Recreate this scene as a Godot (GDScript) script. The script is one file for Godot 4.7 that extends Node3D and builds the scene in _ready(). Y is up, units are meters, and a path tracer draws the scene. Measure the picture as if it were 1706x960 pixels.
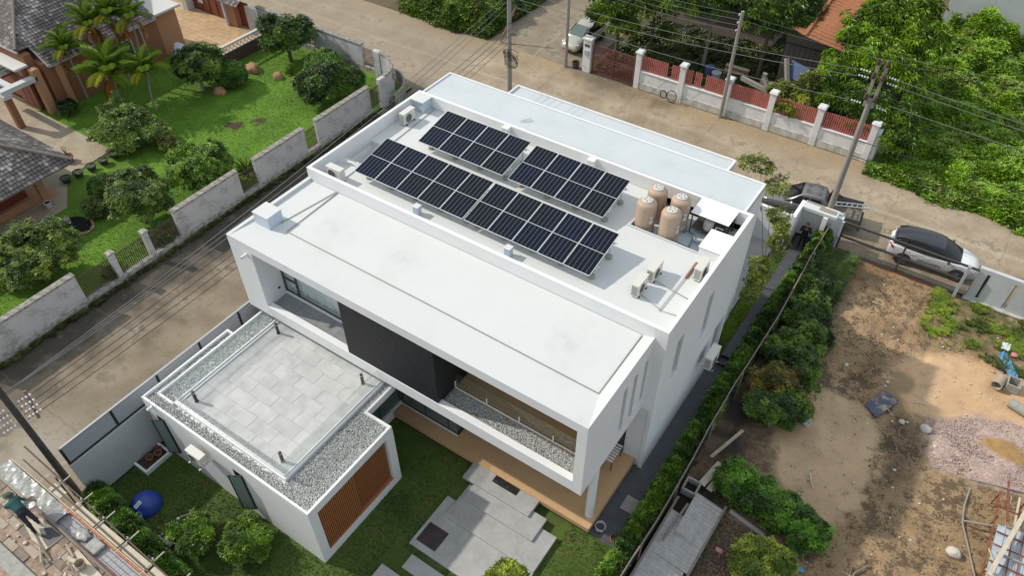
extends Node3D

# ---------------------------------------------------------------- mesh builder
class MB:
	var v := PackedVector3Array()
	var n := PackedVector3Array()
	var c := PackedColorArray()
	var u := PackedVector2Array()
	var col := Color.WHITE
	func vert(p: Vector3, nn: Vector3, uv := Vector2.ZERO) -> void:
		v.append(p); n.append(nn); c.append(col); u.append(uv)
	func tri(a: Vector3, b: Vector3, d: Vector3, out := Vector3.ZERO) -> void:
		var nn := (d - a).cross(b - a)
		if nn.length_squared() < 1e-14: return
		nn = nn.normalized()
		if out != Vector3.ZERO and nn.dot(out) < 0:
			nn = -nn
			vert(a, nn); vert(d, nn); vert(b, nn)
		else:
			vert(a, nn); vert(b, nn); vert(d, nn)
	func quad(a: Vector3, b: Vector3, d: Vector3, e: Vector3, out := Vector3.ZERO) -> void:
		tri(a, b, d, out); tri(a, d, e, out)
	func quaduv(a: Vector3, b: Vector3, d: Vector3, e: Vector3) -> void:
		var nn := (d - a).cross(b - a).normalized()
		vert(a, nn, Vector2(0, 0)); vert(b, nn, Vector2(1, 0)); vert(d, nn, Vector2(1, 1))
		vert(a, nn, Vector2(0, 0)); vert(d, nn, Vector2(1, 1)); vert(e, nn, Vector2(0, 1))
	func stri(a: Vector3, b: Vector3, d: Vector3, na: Vector3, nb: Vector3, nd: Vector3) -> void:
		if (d - a).cross(b - a).dot(na + nb + nd) < 0:
			vert(a, na); vert(d, nd); vert(b, nb)
		else:
			vert(a, na); vert(b, nb); vert(d, nd)
	# oriented box with a chamfer
	func cbox(xf: Transform3D, size: Vector3, e := 0.0) -> void:
		var s := size * 0.5
		e = minf(e, minf(s.x, minf(s.y, s.z)) * 0.6)
		if e <= 0.0:
			for ax in 3:
				for sg in [-1.0, 1.0]:
					var o := Vector3.ZERO; o[ax] = sg * s[ax]
					var a := Vector3.ZERO; a[(ax + 1) % 3] = s[(ax + 1) % 3]
					var b := Vector3.ZERO; b[(ax + 2) % 3] = s[(ax + 2) % 3]
					quad(xf * (o - a - b), xf * (o + a - b), xf * (o + a + b), xf * (o - a + b), xf.basis * o)
			return
		for ax in 3:
			var i := (ax + 1) % 3
			var j := (ax + 2) % 3
			for sg in [-1.0, 1.0]:
				var o := Vector3.ZERO; o[ax] = sg * s[ax]
				var a := Vector3.ZERO; a[i] = s[i] - e
				var b := Vector3.ZERO; b[j] = s[j] - e
				quad(xf * (o - a - b), xf * (o + a - b), xf * (o + a + b), xf * (o - a + b), xf.basis * o)
			for si in [-1.0, 1.0]:
				for sj in [-1.0, 1.0]:
					var p := Vector3.ZERO; p[i] = si * s[i]; p[j] = sj * (s[j] - e)
					var q := Vector3.ZERO; q[i] = si * (s[i] - e); q[j] = sj * s[j]
					var l := Vector3.ZERO; l[ax] = s[ax] - e
					quad(xf * (p - l), xf * (p + l), xf * (q + l), xf * (q - l), xf.basis * (p + q))
		for sx in [-1.0, 1.0]:
			for sy in [-1.0, 1.0]:
				for sz in [-1.0, 1.0]:
					tri(xf * Vector3(sx * s.x, sy * (s.y - e), sz * (s.z - e)), xf * Vector3(sx * (s.x - e), sy * s.y, sz * (s.z - e)), xf * Vector3(sx * (s.x - e), sy * (s.y - e), sz * s.z), xf.basis * Vector3(sx, sy, sz))
	# box in plan coordinates: x, height y, depth h (h runs away from the garden, towards -z)
	func bx(x0: float, x1: float, y0: float, y1: float, h0: float, h1: float, e := 0.0) -> void:
		cbox(Transform3D(Basis.IDENTITY, Vector3((x0 + x1) / 2, (y0 + y1) / 2, -(h0 + h1) / 2)), Vector3(x1 - x0, y1 - y0, h1 - h0), e)
	# bar between two points with a rectangular section
	func bar(a: Vector3, b: Vector3, w: float, t: float, e := 0.0) -> void:
		var d := (b - a).normalized()
		var up := Vector3.UP if absf(d.y) < 0.95 else Vector3.RIGHT
		var sx := up.cross(d).normalized()
		cbox(Transform3D(Basis(sx, d.cross(sx).normalized(), d), (a + b) / 2), Vector3(w, t, (b - a).length()), e)
	func tube(pts: Array, r0: float, r1 := -1.0, sides := 6, caps := true) -> void:
		if r1 < 0: r1 = r0
		var m := pts.size()
		var rp := []; var rn := []
		var last := Vector3.ZERO
		for i in m:
			var d: Vector3 = (pts[mini(i + 1, m - 1)] - pts[maxi(i - 1, 0)]).normalized()
			var up := last
			if up == Vector3.ZERO or absf(up.dot(d)) > 0.99: up = Vector3.UP if absf(d.y) < 0.9 else Vector3.RIGHT
			var sx := up.cross(d).normalized()
			var sy := d.cross(sx).normalized()
			last = sy
			var r := lerpf(r0, r1, float(i) / maxf(1, m - 1))
			var ring := []; var nr := []
			for k in sides:
				var a := TAU * k / sides
				var o := sx * cos(a) + sy * sin(a)
				ring.append(pts[i] + o * r); nr.append(o)
			rp.append(ring); rn.append(nr)
		for i in m - 1:
			for k in sides:
				var q := (k + 1) % sides
				stri(rp[i][k], rp[i][q], rp[i + 1][q], rn[i][k], rn[i][q], rn[i + 1][q])
				stri(rp[i][k], rp[i + 1][q], rp[i + 1][k], rn[i][k], rn[i + 1][q], rn[i + 1][k])
		if caps:
			for e in [0, m - 1]:
				var dd: Vector3 = (pts[0] - pts[1]) if e == 0 else (pts[m - 1] - pts[m - 2])
				for k in range(1, sides - 1): tri(rp[e][0], rp[e][k], rp[e][k + 1], dd)
	func lathe(prof: Array, sides: int, xf := Transform3D.IDENTITY) -> void:
		for i in prof.size() - 1:
			var a: Vector2 = prof[i]; var b: Vector2 = prof[i + 1]
			var t := (b - a)
			var nn := Vector2(t.y, -t.x).normalized()
			for k in sides:
				var p := TAU * k / sides; var q := TAU * (k + 1) / sides
				var dp := Vector3(cos(p), 0, sin(p)); var dq := Vector3(cos(q), 0, sin(q))
				var np := xf.basis * (dp * nn.x + Vector3.UP * nn.y); var nq := xf.basis * (dq * nn.x + Vector3.UP * nn.y)
				var A := xf * (dp * a.x + Vector3.UP * a.y); var B := xf * (dq * a.x + Vector3.UP * a.y)
				var C := xf * (dq * b.x + Vector3.UP * b.y); var D := xf * (dp * b.x + Vector3.UP * b.y)
				if a.x > 1e-5: stri(A, B, C, np, nq, nq)
				if b.x > 1e-5: stri(A, C, D, np, nq, np)
	# smooth surface over a grid of points g[i][j]
	func grid(g: Array, wrap := false, flip := false, uv := false) -> void:
		var a := g.size(); var b: int = g[0].size()
		var nn := []
		for i in a:
			var row := []
			for j in b:
				var pu: Vector3 = g[mini(i + 1, a - 1)][j] - g[maxi(i - 1, 0)][j]
				var pv: Vector3 = (g[i][(j + 1) % b] - g[i][(j - 1 + b) % b]) if wrap else (g[i][mini(j + 1, b - 1)] - g[i][maxi(j - 1, 0)])
				var x := pu.cross(pv)
				if x.length_squared() < 1e-16: x = Vector3.UP * (-1.0 if flip else 1.0)
				row.append(x.normalized() * (-1.0 if flip else 1.0))
			nn.append(row)
		for i in a - 1:
			for j in (b if wrap else b - 1):
				var q := (j + 1) % b
				var s := v.size()
				stri(g[i][j], g[i][q], g[i + 1][q], nn[i][j], nn[i][q], nn[i + 1][q])
				stri(g[i][j], g[i + 1][q], g[i + 1][j], nn[i][j], nn[i + 1][q], nn[i + 1][j])
				if uv: pass
	# slab or wall with rectangular openings: local x 0..w, y 0..hh, thickness t behind z = 0
	func panel(xf: Transform3D, w: float, hh: float, t: float, holes: Array) -> void:
		var xs := [0.0, w]; var ys := [0.0, hh]
		for r in holes:
			for q in [r.position.x, r.end.x]:
				if not xs.has(q): xs.append(q)
			for q in [r.position.y, r.end.y]:
				if not ys.has(q): ys.append(q)
		xs.sort(); ys.sort()
		var solid := func(i: int, j: int) -> bool:
			if i < 0 or j < 0 or i >= xs.size() - 1 or j >= ys.size() - 1: return false
			var m := Vector2((xs[i] + xs[i + 1]) / 2, (ys[j] + ys[j + 1]) / 2)
			for r in holes:
				if r.has_point(m): return false
			return true
		for i in xs.size() - 1:
			for j in ys.size() - 1:
				if not solid.call(i, j): continue
				var a := Vector3(xs[i], ys[j], 0); var b := Vector3(xs[i + 1], ys[j], 0)
				var d := Vector3(xs[i + 1], ys[j + 1], 0); var e := Vector3(xs[i], ys[j + 1], 0)
				var z := Vector3(0, 0, -t)
				quad(xf * a, xf * b, xf * d, xf * e, xf.basis * Vector3.BACK)
				quad(xf * (a + z), xf * (b + z), xf * (d + z), xf * (e + z), xf.basis * Vector3.FORWARD)
				if not solid.call(i - 1, j): quad(xf * a, xf * e, xf * (e + z), xf * (a + z), xf.basis * Vector3.LEFT)
				if not solid.call(i + 1, j): quad(xf * b, xf * d, xf * (d + z), xf * (b + z), xf.basis * Vector3.RIGHT)
				if not solid.call(i, j - 1): quad(xf * a, xf * b, xf * (b + z), xf * (a + z), xf.basis * Vector3.DOWN)
				if not solid.call(i, j + 1): quad(xf * e, xf * d, xf * (d + z), xf * (e + z), xf.basis * Vector3.UP)
	# upright prism over a plan polygon (points are x, h)
	func prism(poly: PackedVector2Array, y0: float, y1: float) -> void:
		var ix := Geometry2D.triangulate_polygon(poly)
		for i in range(0, ix.size(), 3):
			var p := poly[ix[i]]; var q := poly[ix[i + 1]]; var r := poly[ix[i + 2]]
			tri(Vector3(p.x, y1, -p.y), Vector3(q.x, y1, -q.y), Vector3(r.x, y1, -r.y), Vector3.UP)
			if y1 - y0 > 0.005: tri(Vector3(p.x, y0, -p.y), Vector3(q.x, y0, -q.y), Vector3(r.x, y0, -r.y), Vector3.DOWN)
		if y1 - y0 > 0.005:
			var ccw := not Geometry2D.is_polygon_clockwise(poly)
			for i in poly.size():
				var p := poly[i]; var q := poly[(i + 1) % poly.size()]
				var o := Vector3(q.y - p.y, 0, (q.x - p.x)) * (1.0 if ccw else -1.0)
				quad(Vector3(p.x, y0, -p.y), Vector3(q.x, y0, -q.y), Vector3(q.x, y1, -q.y), Vector3(p.x, y1, -p.y), o)
	func blob(ce: Vector3, r: Vector3, amp: float, sd: int, freq := 1.5, nu := 9, nv := 12) -> void:
		var f := FastNoiseLite.new(); f.seed = sd; f.frequency = freq
		var g := []
		for i in nu + 1:
			var row := []
			var th := PI * i / nu
			for j in nv:
				var ph := TAU * j / nv
				var d := Vector3(sin(th) * cos(ph), cos(th), sin(th) * sin(ph))
				row.append(ce + d * r * (1.0 + amp * f.get_noise_3dv(d)))
			g.append(row)
		grid(g, true, true)
	func mesh(shift := Vector3.ZERO) -> ArrayMesh:
		var a := []
		a.resize(Mesh.ARRAY_MAX)
		var vv := v
		if shift != Vector3.ZERO: vv = Transform3D(Basis.IDENTITY, shift) * v
		a[Mesh.ARRAY_VERTEX] = vv; a[Mesh.ARRAY_NORMAL] = n; a[Mesh.ARRAY_COLOR] = c; a[Mesh.ARRAY_TEX_UV] = u
		var m := ArrayMesh.new()
		m.add_surface_from_arrays(Mesh.PRIMITIVE_TRIANGLES, a)
		return m

# ---------------------------------------------------------------- naming and placing
var org := Vector3.ZERO
var used := {}
var rng := RandomNumberGenerator.new()
var M := {}
var box_cache := {}

func V(x: float, y: float, h: float) -> Vector3: return Vector3(x, y, -h)

func thing(called: String, label: String, cat: String, group := "", at := Vector3.ZERO) -> Node3D:
	var o := Node3D.new()
	reg(o, called); meta(o, label, cat, group)
	o.position = at
	org = at
	return o

func reg(o: Node3D, called: String) -> void:
	var k: int = used.get(called, 0)
	used[called] = k + 1
	o.name = called if k == 0 else "%s_%03d" % [called, k]
	add_child(o, true)

func meta(o: Node, label: String, cat := "", group := "", kind := "") -> void:
	if label: o.set_meta("label", label)
	if cat: o.set_meta("category", cat)
	if group: o.set_meta("group", group)
	if kind: o.set_meta("kind", kind)

func put(o: Node3D, called: String, parent: Node) -> void:
	var key := "%d/%s" % [parent.get_instance_id(), called]
	var k: int = used.get(key, 0)
	used[key] = k + 1
	o.name = called if k == 0 else "%s_%03d" % [called, k]
	parent.add_child(o, true)

func part(called: String, mb: MB, mat: Material, parent: Node, label := "", kind := "") -> MeshInstance3D:
	var o := MeshInstance3D.new()
	o.mesh = mb.mesh(-org); o.material_override = null
	o.mesh.surface_set_material(0, mat)
	put(o, called, parent)
	if label: o.set_meta("label", label)
	if kind: o.set_meta("kind", kind)
	return o

# a thing that is one mesh
func single(called: String, mb: MB, mat: Material, label: String, cat: String, group := "", at := Vector3.ZERO) -> MeshInstance3D:
	var o := MeshInstance3D.new()
	o.mesh = mb.mesh(-at); o.mesh.surface_set_material(0, mat)
	reg(o, called); meta(o, label, cat, group)
	o.position = at
	return o

func struct(called: String, mb: MB, mat: Material, label := "") -> MeshInstance3D:
	var o := MeshInstance3D.new()
	o.mesh = mb.mesh(); o.mesh.surface_set_material(0, mat)
	reg(o, called); meta(o, label, "", "", "structure")
	return o

# box part whose mesh is shared by boxes of the same size and material
func bp(called: String, parent: Node, mat: Material, x0: float, x1: float, y0: float, y1: float, h0: float, h1: float, e := 0.008) -> MeshInstance3D:
	var key := "%.3f_%.3f_%.3f_%.3f_%d" % [x1 - x0, y1 - y0, h1 - h0, e, mat.get_instance_id()]
	if not box_cache.has(key):
		var mb := MB.new()
		mb.cbox(Transform3D.IDENTITY, Vector3(x1 - x0, y1 - y0, h1 - h0), e)
		var m := mb.mesh(); m.surface_set_material(0, mat)
		box_cache[key] = m
	var o := MeshInstance3D.new()
	o.mesh = box_cache[key]
	put(o, called, parent)
	o.position = V((x0 + x1) / 2, (y0 + y1) / 2, (h0 + h1) / 2) - org
	return o

func dup(src: Node3D, called: String, label: String, at: Vector3, yaw := 0.0) -> Node3D:
	var o: Node3D = src.duplicate()
	var k: int = used.get(called, 0)
	used[called] = k + 1
	o.name = called if k == 0 else "%s_%03d" % [called, k]
	add_child(o, true)
	o.position = at; o.rotation = Vector3(0, yaw, 0)
	if label: o.set_meta("label", label)
	return o

func multi(called: String, parent: Node, mesh: Mesh, xs: Array, cols: PackedColorArray, kind := "") -> MultiMeshInstance3D:
	var mm := MultiMesh.new()
	mm.transform_format = MultiMesh.TRANSFORM_3D
	mm.use_colors = true
	mm.mesh = mesh
	mm.instance_count = xs.size()
	for i in xs.size():
		mm.set_instance_transform(i, xs[i])
		mm.set_instance_color(i, cols[i])
	var o := MultiMeshInstance3D.new()
	o.multimesh = mm
	if parent == self: reg(o, called)
	else: put(o, called, parent)
	if kind: o.set_meta("kind", kind)
	return o

# ---------------------------------------------------------------- materials
func L(r: float, g: float, b: float) -> Color: return Color(r, g, b).linear_to_srgb()

func ntex(sd: int, stops: Array, f1: float, f2: float, mixw: float, size := 256) -> ImageTexture:
	var f := FastNoiseLite.new(); f.seed = sd; f.frequency = f1; f.fractal_octaves = 4
	var a := f.get_seamless_image(size, size).get_data()
	f.seed = sd + 7; f.frequency = f2; f.fractal_octaves = 2
	var b := f.get_seamless_image(size, size).get_data()
	var lut := PackedByteArray()
	for i in 256:
		var t := i / 255.0 * (stops.size() - 1)
		var k := mini(int(t), stops.size() - 2)
		var cc: Color = stops[k].lerp(stops[k + 1], t - k).linear_to_srgb()
		lut.append(int(cc.r * 255)); lut.append(int(cc.g * 255)); lut.append(int(cc.b * 255))
	var out := PackedByteArray(); out.resize(size * size * 3)
	for i in size * size:
		var q := clampi(int(a[i] * (1.0 - mixw) + b[i] * mixw), 0, 255) * 3
		out[i * 3] = lut[q]; out[i * 3 + 1] = lut[q + 1]; out[i * 3 + 2] = lut[q + 2]
	return ImageTexture.create_from_image(Image.create_from_data(size, size, false, Image.FORMAT_RGB8, out))

func plain(r: float, g: float, b: float, rough := 0.7, metal := 0.0) -> StandardMaterial3D:
	var m := StandardMaterial3D.new()
	m.albedo_color = L(r, g, b); m.roughness = rough; m.metallic = metal
	return m

func noisy(sd: int, stops: Array, metres: float, f1 := 0.012, f2 := 0.08, mixw := 0.4, rough := 0.8, size := 256) -> StandardMaterial3D:
	var m := StandardMaterial3D.new()
	m.albedo_texture = ntex(sd, stops, f1, f2, mixw, size)
	m.uv1_triplanar = true; m.uv1_world_triplanar = true
	m.uv1_scale = Vector3.ONE / metres
	m.roughness = rough
	return m

# long grain along one axis
func grain(sd: int, stops: Array, scale: Vector3, rough := 0.6) -> StandardMaterial3D:
	var m := noisy(sd, stops, 1.0, 0.02, 0.06, 0.5, rough)
	m.uv1_scale = scale
	return m

func glassy(r: float, g: float, b: float, alpha: float) -> StandardMaterial3D:
	var m := StandardMaterial3D.new()
	m.transparency = BaseMaterial3D.TRANSPARENCY_ALPHA
	var k := L(r, g, b); k.a = alpha
	m.albedo_color = k; m.roughness = 0.02
	return m

func leafmat(back: float, rough := 0.5) -> StandardMaterial3D:
	var m := StandardMaterial3D.new()
	m.vertex_color_use_as_albedo = true
	m.roughness = rough
	m.backlight = Color(back, back, back * 0.5)
	m.cull_mode = BaseMaterial3D.CULL_DISABLED
	return m

func C3(r: float, g: float, b: float) -> Color: return Color(r, g, b)

func make_materials() -> void:
	M.wall = noisy(11, [C3(.74, .76, .78), C3(.79, .80, .81), C3(.82, .825, .83)], 9.0, 0.01, 0.06, 0.3, 0.75)
	M.roof = noisy(12, [C3(.55, .565, .56), C3(.615, .635, .63), C3(.64, .66, .66), C3(.645, .665, .665), C3(.65, .67, .67)], 11.0, 0.010, 0.09, 0.3, 0.6)
	M.roof_blue = noisy(13, [C3(.50, .55, .58), C3(.56, .61, .64), C3(.59, .635, .66)], 6.0, 0.012, 0.09, 0.35, 0.6)
	M.vent = plain(.50, .60, .68, .5)
	M.black_slat = plain(.022, .023, .027, .6)
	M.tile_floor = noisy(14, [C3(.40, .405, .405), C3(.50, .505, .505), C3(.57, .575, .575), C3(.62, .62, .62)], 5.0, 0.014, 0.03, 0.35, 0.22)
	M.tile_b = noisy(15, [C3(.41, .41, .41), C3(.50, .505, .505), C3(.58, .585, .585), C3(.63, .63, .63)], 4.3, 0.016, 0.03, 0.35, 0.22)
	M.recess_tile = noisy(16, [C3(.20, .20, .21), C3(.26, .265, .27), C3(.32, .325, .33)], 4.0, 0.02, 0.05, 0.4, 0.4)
	M.grout = plain(.50, .50, .495, .9)
	M.deck = grain(17, [C3(.40, .235, .11), C3(.52, .325, .165), C3(.60, .39, .21), C3(.48, .295, .145)], Vector3(0.35, 6, 6), 0.55)
	M.deck_b = grain(18, [C3(.44, .265, .13), C3(.56, .355, .185), C3(.63, .42, .235)], Vector3(0.3, 6, 6), 0.55)
	M.wood_slat = plain(.42, .165, .065, .5)
	M.wood_slat_b = plain(.35, .135, .055, .5)
	M.wood_back = plain(.16, .07, .03, .7)
	M.dark_frame = plain(.05, .05, .052, .4)
	M.bronze = plain(.075, .07, .066, .35, .3)
	M.glass = glassy(.75, .85, .82, .10)
	M.rail_glass = glassy(.62, .78, .73, .12)
	M.balcony_glass = glassy(.20, .26, .15, .10)
	M.window = plain(.05, .075, .075, .05)
	M.window.metallic_specular = 0.7
	M.window_green = plain(.10, .15, .15, .06)
	M.window_green.metallic_specular = 0.8
	M.window_pale = plain(.22, .29, .27, .06)
	M.curtain = plain(.78, .86, .86, .8); M.curtain.backlight = Color(.6, .65, .65)
	M.steel = plain(.62, .63, .64, .3, .8)
	M.white_metal = plain(.75, .75, .74, .45)
	M.ac_body = plain(.66, .645, .60, .5)
	M.ac_grille = plain(.34, .335, .32, .6)
	M.ac_dark = plain(.05, .05, .052, .6)
	M.rubber = plain(.02, .02, .02, .8)
	M.panel_frame = plain(.74, .75, .77, .35, .3)
	M.tank = noisy(19, [C3(.30, .20, .135), C3(.43, .31, .225), C3(.49, .37, .275), C3(.56, .43, .33)], 0.8, 0.03, 0.11, 0.55, 0.6)
	M.tank_lid = plain(.60, .59, .57, .6)
	M.tank_mark = plain(.30, .29, .28, .6)
	M.sticker = plain(.72, .74, .76, .4)
	M.ink = plain(.06, .07, .09, .6)
	M.blue_pipe = plain(.10, .24, .33, .4)
	M.white_sheet = plain(.86, .87, .88, .4)
	M.slate = noisy(20, [C3(.050, .054, .064), C3(.078, .083, .096), C3(.105, .111, .125)], 3.0, 0.02, 0.09, 0.5, 0.6)
	M.slab = noisy(21, [C3(.30, .30, .295), C3(.37, .37, .365), C3(.43, .43, .42)], 3.0, 0.014, 0.05, 0.4, 0.6)
	M.mat_dark = noisy(22, [C3(.012, .012, .014), C3(.02, .02, .022), C3(.03, .03, .032), C3(.25, .25, .25)], 1.5, 0.02, 0.05, 0.3, 0.3)
	M.drain = noisy(23, [C3(.020, .017, .018), C3(.030, .024, .026), C3(.09, .035, .02)], 2.0, 0.012, 0.05, 0.2, 0.5)
	M.fence_grey = plain(.40, .42, .45, .45)
	M.fence_wall = noisy(24, [C3(.44, .47, .48), C3(.52, .55, .56), C3(.57, .60, .61)], 6.0, 0.012, 0.06, 0.3, 0.8)
	M.old_wall = noisy(25, [C3(.16, .155, .145), C3(.38, .38, .375), C3(.52, .52, .53), C3(.56, .56, .575), C3(.60, .60, .61)], 5.0, 0.014, 0.09, 0.35, 0.85)
	M.old_cap = noisy(26, [C3(.05, .048, .042), C3(.16, .15, .13), C3(.34, .32, .29), C3(.52, .50, .47)], 1.6, 0.02, 0.10, 0.45, 0.9)
	M.old_base = noisy(27, [C3(.07, .07, .055), C3(.22, .21, .18), C3(.42, .41, .39), C3(.55, .54, .52)], 2.0, 0.02, 0.10, 0.45, 0.9)
	M.rail_brown = plain(.095, .062, .05, .6)
	M.brick = noisy(28, [C3(.20, .085, .045), C3(.27, .12, .065), C3(.33, .155, .085)], 1.2, 0.03, 0.15, 0.55, 0.85)
	M.brick_light = noisy(29, [C3(.36, .18, .10), C3(.45, .24, .135), C3(.50, .28, .17)], 1.2, 0.03, 0.15, 0.55, 0.85)
	M.white_trim = plain(.55, .545, .53, .7)
	M.red_slat = plain(.46, .14, .12, .5)
	M.red_gate = plain(.145, .048, .048, .5)
	M.pillar = noisy(30, [C3(.45, .45, .43), C3(.68, .69, .69), C3(.75, .76, .765), C3(.78, .79, .79)], 3.0, 0.014, 0.06, 0.4, 0.85)
	M.plinth = noisy(31, [C3(.14, .13, .10), C3(.42, .41, .36), C3(.60, .59, .55), C3(.68, .67, .64)], 2.4, 0.014, 0.08, 0.4, 0.9)
	M.bark = noisy(32, [C3(.07, .05, .035), C3(.14, .105, .075), C3(.20, .16, .12)], 0.8, 0.03, 0.12, 0.5, 0.9)
	M.pale_bark = noisy(33, [C3(.18, .165, .14), C3(.30, .28, .25), C3(.36, .34, .31)], 0.7, 0.03, 0.12, 0.5, 0.9)
	M.pole = noisy(34, [C3(.20, .185, .165), C3(.29, .27, .245), C3(.34, .32, .29)], 2.0, 0.02, 0.1, 0.5, 0.85)
	M.pole_dark = noisy(35, [C3(.035, .037, .034), C3(.06, .06, .055), C3(.085, .083, .075)], 2.0, 0.02, 0.1, 0.5, 0.85)
	M.porcelain = plain(.62, .63, .66, .25)
	M.brown_iron = plain(.08, .045, .035, .6)
	M.wire_light = plain(.16, .165, .17, .5)
	M.wire_dark = plain(.03, .03, .03, .6)
	M.timber = noisy(36, [C3(.26, .21, .155), C3(.38, .32, .25), C3(.48, .42, .34)], 1.4, 0.02, 0.1, 0.45, 0.85)
	M.timber_pale = noisy(37, [C3(.46, .40, .30), C3(.56, .50, .39), C3(.64, .58, .47)], 1.8, 0.02, 0.1, 0.45, 0.85)
	M.timber_grey = noisy(38, [C3(.15, .12, .10), C3(.22, .185, .155), C3(.30, .26, .22)], 1.4, 0.02, 0.1, 0.45, 0.9)
	M.black_sheet = plain(.018, .018, .019, .7)
	M.rust = noisy(39, [C3(.10, .035, .02), C3(.22, .07, .03), C3(.34, .13, .05)], 0.9, 0.02, 0.1, 0.5, 0.8)
	M.corr = noisy(40, [C3(.20, .155, .10), C3(.33, .31, .285), C3(.41, .405, .40), C3(.47, .47, .475)], 2.2, 0.02, 0.07, 0.4, 0.55)
	M.corr_blue = noisy(41, [C3(.34, .38, .44), C3(.46, .51, .58), C3(.54, .59, .66)], 2.0, 0.02, 0.07, 0.4, 0.4)
	M.concrete = noisy(42, [C3(.22, .22, .19), C3(.33, .33, .30), C3(.42, .42, .39)], 1.6, 0.02, 0.09, 0.5, 0.85)
	M.concrete_wet = noisy(43, [C3(.14, .145, .135), C3(.26, .265, .25), C3(.36, .37, .36), C3(.56, .57, .57)], 1.5, 0.03, 0.12, 0.5, 0.35)
	M.mud_floor = noisy(44, [C3(.10, .08, .07), C3(.24, .17, .12), C3(.36, .26, .19), C3(.52, .46, .42)], 1.7, 0.022, 0.09, 0.45, 0.7)
	M.brick_orange = noisy(45, [C3(.38, .12, .06), C3(.50, .18, .09), C3(.56, .24, .14)], 0.6, 0.03, 0.1, 0.5, 0.85)
	M.blue_ball = noisy(46, [C3(.016, .035, .19), C3(.028, .068, .36), C3(.05, .11, .50)], 0.8, 0.02, 0.1, 0.5, 0.35)
	M.rock = noisy(47, [C3(.20, .11, .06), C3(.34, .20, .11), C3(.46, .30, .18)], 0.9, 0.03, 0.1, 0.5, 0.9)
	M.rubble = noisy(48, [C3(.40, .37, .31), C3(.55, .52, .46), C3(.66, .64, .58)], 0.6, 0.03, 0.12, 0.5, 0.9)
	M.terracotta = plain(.33, .11, .065, .7)
	M.pot_dark = plain(.06, .05, .045, .7)
	M.soil = noisy(49, [C3(.025, .018, .013), C3(.05, .036, .026), C3(.08, .06, .045)], 0.6, 0.03, 0.12, 0.5, 0.95)
	M.water = plain(.02, .024, .02, .05)
	M.tarp_blue = plain(.10, .28, .50, .5)
	M.tarp_white = plain(.62, .66, .72, .5)
	M.car_white = plain(.84, .85, .86, .18); M.car_white.clearcoat_enabled = true
	M.car_black = plain(.014, .016, .022, .12); M.car_black.clearcoat_enabled = true
	M.car_glass = plain(.010, .012, .014, .04)
	M.car_grey = plain(.20, .195, .195, .25, .5); M.car_grey.clearcoat_enabled = true
	M.car_silver = plain(.52, .50, .44, .22, .4); M.car_silver.clearcoat_enabled = true
	M.tail_red = plain(.38, .02, .03, .2)
	M.lamp_clear = plain(.62, .64, .66, .1)
	M.rim = plain(.28, .28, .29, .3, .8)
	M.alu = plain(.66, .67, .69, .35, .6)
	M.ply_dark = plain(.055, .058, .066, .4)
	M.orange_tile = noisy(50, [C3(.20, .075, .035), C3(.33, .135, .06), C3(.42, .18, .08)], 1.5, 0.02, 0.1, 0.5, 0.8)
	M.door_wood = plain(.20, .045, .03, .4)
	M.dark_void = plain(.012, .012, .012, .9)
	M.board_blue = noisy(51, [C3(.05, .06, .095), C3(.06, .075, .12), C3(.075, .09, .14), C3(.36, .29, .20), C3(.40, .32, .22)], 3.4, 0.02, 0.06, 0.25, 0.6)
	M.cloth_blue = noisy(52, [C3(.04, .06, .14), C3(.09, .13, .26), C3(.16, .22, .36)], 0.5, 0.03, 0.1, 0.5, 0.9)
	M.pink = plain(.60, .22, .25, .7)
	M.leaf = leafmat(0.6)
	M.leaf_gloss = leafmat(0.6, 0.4)
	M.tinted = plain(1, 1, 1, .8); M.tinted.albedo_color = Color.WHITE; M.tinted.vertex_color_use_as_albedo = true
	M.tile_roof = plain(1, 1, 1, .75); M.tile_roof.albedo_color = Color.WHITE; M.tile_roof.vertex_color_use_as_albedo = true

# ---------------------------------------------------------------- ground
func ground_image(x0: float, h0: float, w: float, d: float, ppm: float, sd: int, fn: Callable) -> ImageTexture:
	var W := int(w * ppm); var H := int(d * ppm)
	var f := FastNoiseLite.new(); f.seed = sd; f.frequency = 0.35 / ppm; f.fractal_octaves = 4
	var a := f.get_image(W, H, false, false, false).get_data()
	f.seed = sd + 1; f.frequency = 1.3 / ppm; f.fractal_octaves = 3
	var b := f.get_image(W, H, false, false, false).get_data()
	f.seed = sd + 2; f.frequency = 7.5 / ppm; f.fractal_octaves = 2
	var c := f.get_image(W, H, false, false, false).get_data()
	var out := PackedByteArray(); out.resize(W * H * 3)
	var i := 0
	for j in H:
		var h := h0 + (j + 0.5) / ppm
		for k in W:
			var q: Color = fn.call(x0 + (k + 0.5) / ppm, h, (a[i] - 128) / 128.0, (b[i] - 128) / 128.0, (c[i] - 128) / 128.0)
			q = q.linear_to_srgb()
			out[i * 3] = clampi(int(q.r * 255), 0, 255); out[i * 3 + 1] = clampi(int(q.g * 255), 0, 255); out[i * 3 + 2] = clampi(int(q.b * 255), 0, 255)
			i += 1
	return ImageTexture.create_from_image(Image.create_from_data(W, H, false, Image.FORMAT_RGB8, out))

func ground_mat(t: ImageTexture, rough := 0.9) -> StandardMaterial3D:
	var m := StandardMaterial3D.new()
	m.albedo_texture = t; m.roughness = rough
	return m

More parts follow.
